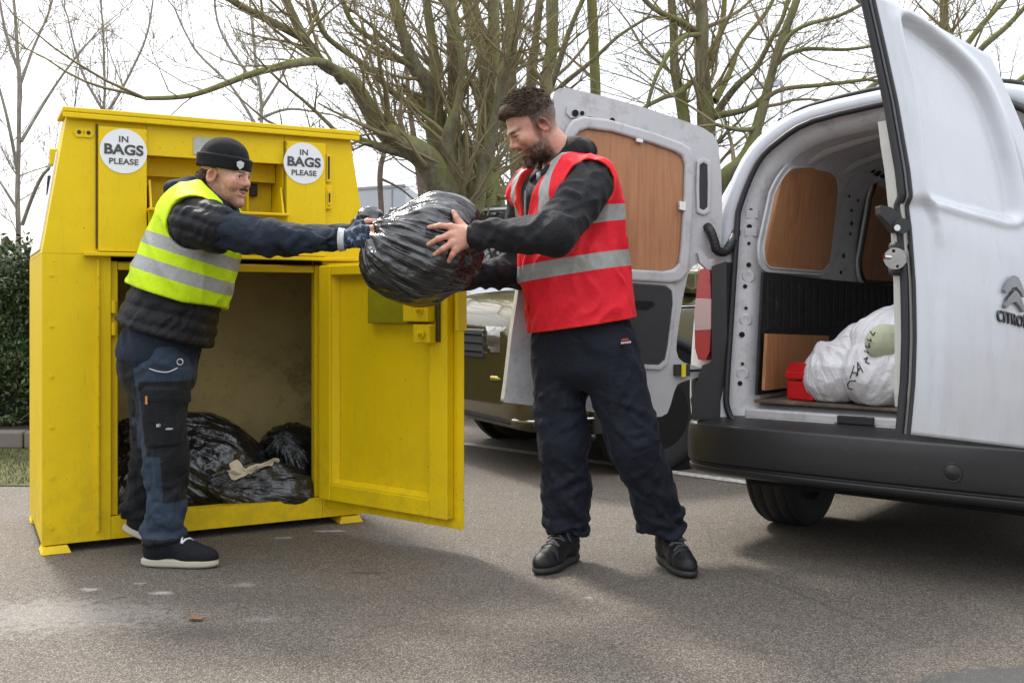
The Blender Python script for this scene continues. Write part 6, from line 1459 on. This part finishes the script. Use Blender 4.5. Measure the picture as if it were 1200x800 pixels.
# navy hooded top under a black gilet
tn_l = cloth_mat('navy_fleece', (.013, .019, .030), .85, wr=.55)
S = SDF(.03); l_torso(S, -.005); S.add(s_esw(Qb-QAX*.02, Qb+QAX*.12, ql, (.168, .136), (.17, .138), .1), .04); l_arms(S, .009); S.add(s_cap(s2N, e2N, .071, .051), .03); limb_folds(S, s2N, e2N, .074, .054, 12, 8, .35, 1.0, .011, 1.0, 1.0, .006); limb_folds(S, e2N, w2N, .054, .039, 9, 9, .0, .95, .010, .9, 1.0, .006)
Qn = Qb+QAX*QL*1.0
S.add(s_ell(Qn-qff*.085+QAX*.030, (.085, .125, .052), np.array([nrm(qff+QAX*.25), ql, nrm(QAX-qff*.25)])), .03); S.add(s_esw(Qn-QAX*.03+qff*.01, Qn+QAX*.034+qff*.012, ql, (.100, .104), (.096, .100), .03), .02); S.add(s_cap(Qn-qff*.04+ql*.075+QAX*.055, Qn+qff*.085+ql*.055+QAX*.0, .034, .024), .03); S.add(s_cap(Qn-qff*.04-ql*.075+QAX*.055, Qn+qff*.085-ql*.055+QAX*.0, .034, .024), .03)
S.sub(s_cap(Qn+QAX*.05+qff*.02, Qn+QAX*.17+qff*.05, .066, .095), .01)
ST = SDF(.03); ST.pr = list(S.pr); S.then(lambda P, d: d-.0085*crease(P, np.array([-.5, .3, .7]), .15, .046, 4, 1)-.003*fbm(P*13+9, 2)); S.cutbox(w2N+np.array([.002, 0, 0]), w2N-e2N); S.cutbox(w2F+np.array([.002, 0, 0]), w2F-e2F)
S.then(lambda P, d: smax(d, -dot3(P-(Qb-QAX*.065).astype(np.float32), QAX), .004))
top_l = sdf_obj('hooded_top', S, lo2, hi2, .006, tn_l.mat, body_l)
m = MB(); m.tube([w2N+np.array([-.002, 0, 0]), w2N+np.array([.020, 0, 0])], [.043, .040], 16); m.build('shirt_cuff', simple('shirt_check', (.5, .51, .5), .8, .5, 130), top_l)
tg = cloth_mat('gilet_nylon', (.007, .007, .009), .55, wr=.55, sheen=0)
S = SDF(.05); l_torso(S, .012); S.add(s_esw(Qb+QAX*QL*.13, Qb+QAX*QL*.36, ql, (.200, .176), (.180, .145), .1), .06)
def lco(P): q = P-Qb.astype(np.float32); return dot3(q, QAX)/QL, dot3(q, ql), dot3(q, qff)
def quilt(P, d): t_ = lco(P)[0]; return d-.0065*np.abs(np.sin(t_*QL/.052*math.pi+.9*vn(P*5)))-.004*crease(P, QAX+qff*.4, .09, .030, 8, 1)-.004*fbm(P*9, 2)
S.add(s_cap(Qb+QAX*QL*.92-ql*.08, s2N+(e2N-s2N)*.22, .098, .088), .03); _shs = s_sph(s2N-ql*.02, .150); S.add(lambda P: smax(ST.ev(P)-.007, _shs(P), .02), .015); S.then(quilt); S.sub(s_cap(s2F, s2F+ql*.25, .08, .11), .02); S.sub(s_cap(Qn+QAX*.02, Qn+QAX*.22, .085, .16), .012)
S.then(lambda P, d: smax(d, -dot3(P-(Qb+QAX*QL*.115).astype(np.float32), QAX), .02))
sdf_obj('padded_gilet', S, lo2, hi2, .006, tg.mat, body_l)
# lime vest
S = SDF(.05); l_torso(S, .034); S.add(s_esw(Qb+QAX*QL*.33, Qb+QAX*QL*.75, ql, (.222, .172), (.205, .146), .1), .06); S.add(s_cap(Qb+QAX*QL*.93-ql*.08, s2N-ql*.0+QAX*.02, .120, .094), .04); S.add(s_cap(Qb+QAX*QL*.93+ql*.08, s2F+QAX*.02, .095, .072), .04)
S.then(lambda P, d: d-.003*fbm(P*9+2, 2)-.0065*crease(P, qff*.8-QAX*.5, .25, .06, 2, 1))
S.sub(s_cap(s2N+ql*.03+QAX*.01-qff*.0, s2N-ql*.30+qff*.06-QAX*.02, .088, .135), .012); S.sub(s_cap(s2F-ql*.03, s2F+ql*.3, .08, .115), .012); S.sub(s_cap(Qn+QAX*.02+qff*.05, Qn+QAX*.22+qff*.09, .092, .17), .012); S.sub(s_cap(Qn-qff*.10+QAX*.035-ql*.04, Qn-qff*.10+QAX*.035+ql*.04, .060, .060), .012)
def hemL(P, d): t_, l_, f_ = lco(P); return smax(d, (.375+.5*np.maximum(0, f_-.12)-t_)*QL, .006)
S.then(hemL)
m_limev = hivis('lime_vest', (.52, .72, .006), ((.533, .044), (.695, .042)), (.60, .78, .01))
sdf_obj('hi_vis_vest', S, lo2, hi2, .0052, m_limev, body_l, {'ax': lambda V: lco(V.astype(np.float32))[0], 'bandv': lambda V: np.ones(len(V)), 'fr': lambda V: lco(V.astype(np.float32))[2], 'edge': lambda V: np.abs(s_cap(s2N+ql*.03+QAX*.01, s2N-ql*.30+qff*.06-QAX*.02, .088, .135)(V.astype(np.float32)))})
# work trousers, blue with black panels
tt2 = cloth_mat('work_trousers', (.05, .05, .05), .8, wr=.5); ca = tt2.attr('col').outputs['Color']; c2 = tt2.mix(1.0, ca, tt2.mix(tt2.noise(30, 5, .7), (.6, .6, .6), (1.4, 1.4, 1.4)), 'MULTIPLY'); tt2.set(Base_Color=c2)
S = SDF(.03); S.add(s_esw(Qb-np.array([-.01, 0, .09]), Qb+QAX*.04, ql, (.150, .120), (.152, .122), .1), .05)
S.add(s_ell(at(168, 430, 3.93), (.082, .14, .095)), .05)
leg(S, h2N, k2N, a2N, .097, .070, .062, .069); leg(S, h2F, k2F, a2F, .096, .070, .062, .068)
LG = SDF(.03); leg(LG, h2N, k2N, a2N, .097, .070, .062, .069)
def pocket(o, half, th):
    b = s_box(o, half, None, .01); S.add(lambda P: smax(LG.ev(P)-th, b(P), .006), .004)
pocket(at(188, 490, 3.77), (.058, .10, .095), .016); pocket(at(190, 462, 3.77), (.062, .10, .018), .021); pocket(at(215, 452, 3.84), (.03, .05, .06), .02); pocket(at(200, 545, 3.80), (.05, .08, .075), .006)
for h_, k_, a_, sd0 in ((h2N, k2N, a2N, 51), (h2F, k2F, a2F, 61)):
    limb_folds(S, h_, k_, .096, .070, 8, sd0, .1, 1.0, .011, 1.2, 1.0, .005); limb_folds(S, k_, a_, .068, .064, 10, sd0+1, .0, .8, .010, 1.0, .8, .006); limb_folds(S, k_, a_, .066, .068, 7, sd0+2, .76, .95, .011, .3, 1.0, .008, turn=(1.6, 3.4))
S.then(trf(h2N, k2N, a2N, 12, .010)); S.then(trf(h2F, k2F, a2F, 16, .010))
S.then(lambda P, d: smax(d, -(P[..., 2]-(.082+(P[..., 1] > 3.97)*.06)), .008)); S.then(lambda P, d: smax(d, dot3(P-(Qb+QAX*.055).astype(np.float32), QAX), .004))
def tcol(V):
    px = CX+F_PX*V[:, 0]/V[:, 1]; zz = V[:, 2]; col = np.tile(np.array((.026, .040, .062), np.float32), (len(V), 1)); dk = np.array((.010, .011, .013), np.float32); n = .012*fbm(V.astype(np.float32)*20, 2)
    rel = (V[:, 0]-np.interp(zz, [a2N[2], k2N[2], h2N[2]], [a2N[0], k2N[0], h2N[0]]))
    w = ((zz > .42) & (zz < .70) & (rel > -.045) & (V[:, 1] < 3.96)) | ((zz > .25) & (zz < .42+n) & (rel > .015)) | (zz < .115) | (V[:, 1] > 3.97) | ((rel < -.06) & (zz > .55))
    col[w] = dk; return col
trl = sdf_obj('trousers', S, lo2, hi2, .0056, tt2.mat, body_l, cols=tcol)
m = MB(); m.tube(crs([at(157, 412, 3.79), at(163, 424, 3.765), at(178, 433, 3.755), at(195, 436, 3.757), at(208, 431, 3.775)], 24), .0022, 6); m.build('key_cord', simple('pale_cord', (.5, .5, .48), .7), trl)
m = MB(); m.tube([at(211, 424, 3.765)+np.array([.011*math.cos(a), 0, .011*math.sin(a)]) for a in np.linspace(0, 6.3, 20)], .0025, 6); m.build('key_ring', m_steel, trl)
m = MB(); m.box(at(170, 464, 3.745), [.008, 0, 0], [0, .02, 0], [0, 0, -.03]); m.build('zip_pull', simple('zip_orange', (.45, .2, .05), .6), trl)
m = MB(); m.box(at(183, 497, 3.738), [.010, 0, 0], [0, .02, 0], [0, 0, -.010]); m.box(at(194, 502, 3.738), [.022, 0, 0], [0, .02, 0], [0, 0, -.004]); m.build('pocket_label', simple('label_grey', (.35, .35, .33), .6, .5, 200), trl)
# fingerless patterned gloves
def glove(wr, K, M_, T, TH, nm):
    S = SDF(.014)
    for k in K: S.add(s_cap(wr+(k-wr)*.05, k, .0265, .0165), .014)
    for k, q in zip(K, M_): S.add(s_cap(k, k+(q-k)*.55, .0145, .0135), .006)
    S.add(s_cap(wr+(TH[0]-wr)*.2, TH[0], .021, .0175), .012); S.add(s_cap(TH[0], TH[0]+(TH[1]-TH[0])*.6, .016, .0145), .006); S.then(lambda P, d: d-.0012*fbm(P*90, 2))
    t = NT('glove_'+nm); nz = t.noise(55, 4, .7); t.set(Base_Color=t.ramp(nz, [(.42, (.010, .012, .020)), (.56, (.02, .035, .08)), (.64, (.25, .33, .42)), (.70, (.03, .05, .09))]), Roughness=.75); m_ = t.mat
    return sdf_obj('glove', S, wr-.15, wr+.2, .0036, m_, body_l)
glove(gw, g_k, g_m, g_t, g_th, 'patterned')
# trainers: black upper, cream sole
m_tr = simple('trainer_knit', (.009, .010, .012), .85, .5, 30, bump=.5, bscale=200, spec=.25); m_ts = simple('trainer_sole', (.42, .385, .30), .65, .12, 20); m_wl = simple('white_lace', (.65, .64, .66), .8)
for (he, te) in ((np.array(at(168, 664, 3.865)), np.array(at(257, 664, 3.84))), (np.array(at(145, 621, 4.07)), np.array(at(185, 637, 4.05)))):
    if he[2] < .05: he[2] = 0; te[2] = 0
    Su, So = SDF(.02), SDF(.02); A, g = shoe(Su, So, he, te, w=.047, high=.085); So.then(lambda P, d, A=A, he=he: d+.003*np.exp(-((dot3(P-he.astype(np.float32), A[2])-.019)/.003)**2)); Su.then(lambda P, d: d-.001*ridge(P*60))
    sh = sdf_obj('trainer', Su, he-.2, he+.42, .0042, m_tr, body_l); sdf_obj('sole', So, he-.16, he+.42, .0042, m_ts, sh); laces('laces', g, m_wl, sh, n=4, Su=Su)
# ================================================================== bags
def crinkle(t, st, dist):
    cx = t.new('ShaderNodeCombineXYZ')
    for i, nm_ in enumerate(('cs', 'sn', 'rr')): t.ln(t.attr(nm_).outputs['Fac'], cx.inputs[i])
    a = t.noise(6, 2, .5, vec=cx.outputs[0], stretch=(2.2, 2.2, .8)); b = t.noise(20, 2, .5)
    r1 = t.math('ABSOLUTE', t.math('SUBTRACT', a, .5)); r2 = t.math('ABSOLUTE', t.math('SUBTRACT', b, .5))
    nd = t.noise(5, 3); wv = t.new('ShaderNodeVectorMath', operation='ADD'); sc = t.new('ShaderNodeVectorMath', operation='SCALE'); nz = t.new('ShaderNodeTexNoise'); nz.inputs['Scale'].default_value = 9; t.ln(t.coord(), nz.inputs['Vector']); t.ln(nz.outputs['Color'], sc.inputs[0]); sc.inputs['Scale'].default_value = .12; t.ln(t.coord(), wv.inputs[0]); t.ln(sc.outputs[0], wv.inputs[1])
    vo = t.new('ShaderNodeTexVoronoi', feature='F1'); vo.inputs['Scale'].default_value = 17; t.ln(wv.outputs[0], vo.inputs['Vector']); msk = t.ramp(nd, [(.35, .15), (.65, 1.0)])
    vd = t.math('MULTIPLY', vo.outputs['Distance'], 1.5); r1 = t.math('MULTIPLY', r1, msk)
    return t.bump(t.math('ADD', vd, t.math('ADD', t.math('MULTIPLY', t.math('POWER', r1, .8), -1.7), t.math('MULTIPLY', t.math('POWER', r2, .8), -.6))), st, dist)
t = NT('black_polythene')
n = t.noise(9, 5, .6)
t.set(Base_Color=t.mix(n, (.006, .007, .0075), (.012, .013, .014)), Roughness=t.math('MULTIPLY_ADD', n, .12, .17), Normal=crinkle(t, .55, .013)); t.b.inputs['Specular IOR Level'].default_value = .85; t.b.inputs['Coat Weight'].default_value = .3; t.b.inputs['Coat Roughness'].default_value = .06; m_poly = t.mat
def gattr(g): return {'cs': lambda V: np.cos(g.co(V)[0]), 'sn': lambda V: np.sin(g.co(V)[0]), 'rr': lambda V: g.co(V)[1]}
S = BAG
bag = sdf_obj('bin_bag', S, at(493, 292, BAG_Y)-.34, at(493, 292, BAG_Y)+.34, .0036, m_poly, None, gattr(G0))
tag(bag, 'bulging black bin bag held in the air between the two men', 'bin bag')
S = SDF(.02); S.add(s_ell(at(434, 254, 3.72), (.042, .035, .030)), .02); S.add(s_ell(at(422, 263, 3.73), (.030, .03, .026)), .02); S.add(s_cap(at(440, 268, 3.70), at(434, 254, 3.72), .02, .03), .02); S.add(s_ell(at(463, 252, 3.74), (.020, .02, .022)), .02); S.add(s_cap(at(463, 254, 3.74), at(454, 268, 3.72), .014, .02), .02)
S.then(lambda P, d: d-.008*ridge(P*np.float32(26)+4)-.004*fbm(P*60, 2)); sdf_obj('bag_neck', S, at(440, 260, 3.72)-.16, at(440, 260, 3.72)+.16, .004, m_poly, bag)
# filled bags inside the bank
def heap(c, r, nk, seed, label, amp=.022, floor=.06):
    S = SDF(.05); c = np.asarray(c, float); S.add(s_ell(c, r), .05); nk = np.asarray(nk, float); S.add(s_cap(c+(nk-c)*.4, nk, min(r)*.55, .03), .08)
    g_ = gather(nk, c-nk, amp, 3.0, seed, max(r)*2.2); S.then(g_); S.then(lambda P, d: d-.014*ridge(P*np.array([6, 6, 5], np.float32)+seed)-.012*fbm(P*5+seed, 2)); S.then(lambda P, d: smax(d, floor-P[..., 2], .02))
    b = max(r)+.16; o = sdf_obj('bin_bag', S, c-b, c+b, .0065, m_poly, None, gattr(g_)); return tag(o, label, 'bin bag')
heap(bk(.62, .42, .23), (.37, .25, .235), bk(.40, .45, .40), 1, 'largest black bin bag heaped inside the bank behind the man in yellow')
heap(bk(.90, .17, .15), (.25, .13, .115), bk(.70, .10, .20), 21, 'low flat black bin bag just inside the bank sill under the cream cloth')
heap(bk(1.13, .40, .21), (.17, .21, .19), bk(1.05, .28, .34), 41, 'black bin bag against the right inner wall of the bank')
heap(bk(.30, .26, .15), (.17, .18, .145), bk(.36, .3, .26), 61, 'black bin bag in the left corner of the bank behind the trouser legs')
m = MB(); nU, nV = 26, 10; Pg = np.zeros((nU, nV, 3))
for i in range(nU):
    for j in range(nV):
        u, v = i/(nU-1), j/(nV-1)-.5; wd = np.interp(u, [0, .12, .3, .55, 1], [.03, .10, .055, .035, .02])
        Pg[i, j] = at(268+56*u, 549-3*u+5*math.sin(u*5), 4.36+.06*u)+np.array([.02*v, .35*wd*v, wd*v*.8])+.012*np.array([vn(np.array([[u*7+1, v*4, 0.]]))[0], vn(np.array([[u*7, v*5, 3.]]))[0]-.5, vn(np.array([[u*9, v*6, 7.]]))[0]])
m.grid(Pg); cl_ = m.build('cloth_scrap', simple('cream_cloth', (.55, .47, .33), .85, .15), solid=.003, sub=1); tag(cl_, 'scrap of cream cloth lying on the low black bag', 'cloth')
# pale bags in the van
def pale(name, col, rough, trans):
    t = NT(name); n = t.noise(6, 5, .6); t.set(Base_Color=t.mix(n, tuple(.9*x for x in col), col), Roughness=rough, Normal=crinkle(t, .6, .010)); t.b.inputs['Subsurface Weight'].default_value = .1; t.b.inputs['Subsurface Scale'].default_value = .02; return t.mat
m_wb = pale('white_polythene', (.72, .72, .74), .32, .1)
fl_z = .597; o_sdf = {}
def sack(prims, nk, c, seed, label, b=.32, amp=.007):
    S = SDF(.05)
    for p in prims: S.add(*p)
    g_ = gather(nk, np.asarray(c)-nk, amp, 2.6, seed, .5); S.then(g_); S.then(lambda P, d: d-.007*ridge(P*np.array([9, 9, 7], np.float32)+seed)-.006*fbm(P*10+seed, 2)); S.then(lambda P, d: smax(d, fl_z-P[..., 2], .012))
    o = sdf_obj('plastic_sack', S, np.asarray(c)-b, np.asarray(c)+b, .0045, m_wb, None, gattr(g_)); o_sdf[label] = S; return tag(o, label, 'sack')
c1 = at(976, 441, 4.10); nk1 = at(962, 410, 4.10)
sack([(s_ell(at(978, 444, 4.10), (.115, .12, .115)), .05), (s_cap(at(985, 430, 4.08), at(1012, 400, 4.05), .09, .07), .06), (s_cap(at(968, 420, 4.10), nk1, .05, .018), .04), (s_sph(at(961, 408, 4.10), .018), .01)], nk1, c1, 5, 'smaller white plastic sack with a tied corner beside the red toolbox')
c2 = at(1034, 425, 3.96); nk2 = at(1062, 366, 4.0)
s2 = sack([(s_ell(at(1030, 440, 3.95), (.135, .13, .135)), .05), (s_ell(at(1046, 400, 3.99), (.11, .12, .115)), .05), (s_cap(at(1014, 390, 4.0), at(1062, 368, 4.05), .045, .05), .04)], nk2, c2, 15, 'larger white plastic sack with black handwriting beside the right rear door', b=.36)
t = NT('pale_green_fabric'); t.set(Base_Color=t.mix(t.noise(5, 4), (.36, .40, .25), (.50, .53, .38)), Roughness=.8); 
S = SDF(.02); gc = at(1036, 400, 3.86); S.add(s_ell(gc, (.075, .035, .062), np.array([[.95, .1, .28], [-.1, 1, 0], [-.28, 0, .95]])), .02); S.then(lambda P, d: d-.004*ridge(P*np.float32(16))); GS = S; sdf_obj('green_lining', S, gc-.14, gc+.14, .004, t.mat, s2)
m_ink = simple('marker_ink', (.02, .02, .022), .6)
# marker writing on the sack: a word climbing the side in uneven capitals
def on_sack(px, py, S_=o_sdf[s2['label']], more=None):
    Ys = np.linspace(3.6, 4.2, 500); P = np.array([at(px, py, y) for y in Ys], np.float32); d = S_.ev(P)
    if more is not None: d = np.minimum(d, more.ev(P))
    i = np.where(d < 0)[0]; return at(px, py, (Ys[i[0]] if len(i) else 3.9)-.003)
def scribble(pl):
    pl = np.array(pl, float); Q = np.concatenate([np.linspace(a, b, 5)[:-1] for a, b in zip(pl[:-1], pl[1:])]+[pl[-1:]])
    m = MB(); m.tube([on_sack(x, y, more=GS) for x, y in Q], .0021, 5, caps=False); m.build('handwriting', m_ink, s2)
for pl in ([(1003, 446), (996, 446), (993, 450), (994, 455), (999, 456)], [(996, 443), (1001, 428)], [(1003, 441), (1007, 431)], [(998, 436), (1005, 437)], [(1005, 440), (1005, 424), (1011, 436)], [(1005, 433), (1009, 431)],
           [(1012, 421), (1017, 418), (1014, 424), (1019, 426)], [(1013, 411), (1018, 413)], [(1014, 405), (1019, 407), (1018, 402)], [(1016, 397), (1021, 400), (1020, 396)], [(1020, 388), (1023, 393), (1026, 388), (1023, 393), (1024, 397)]): scribble(pl)
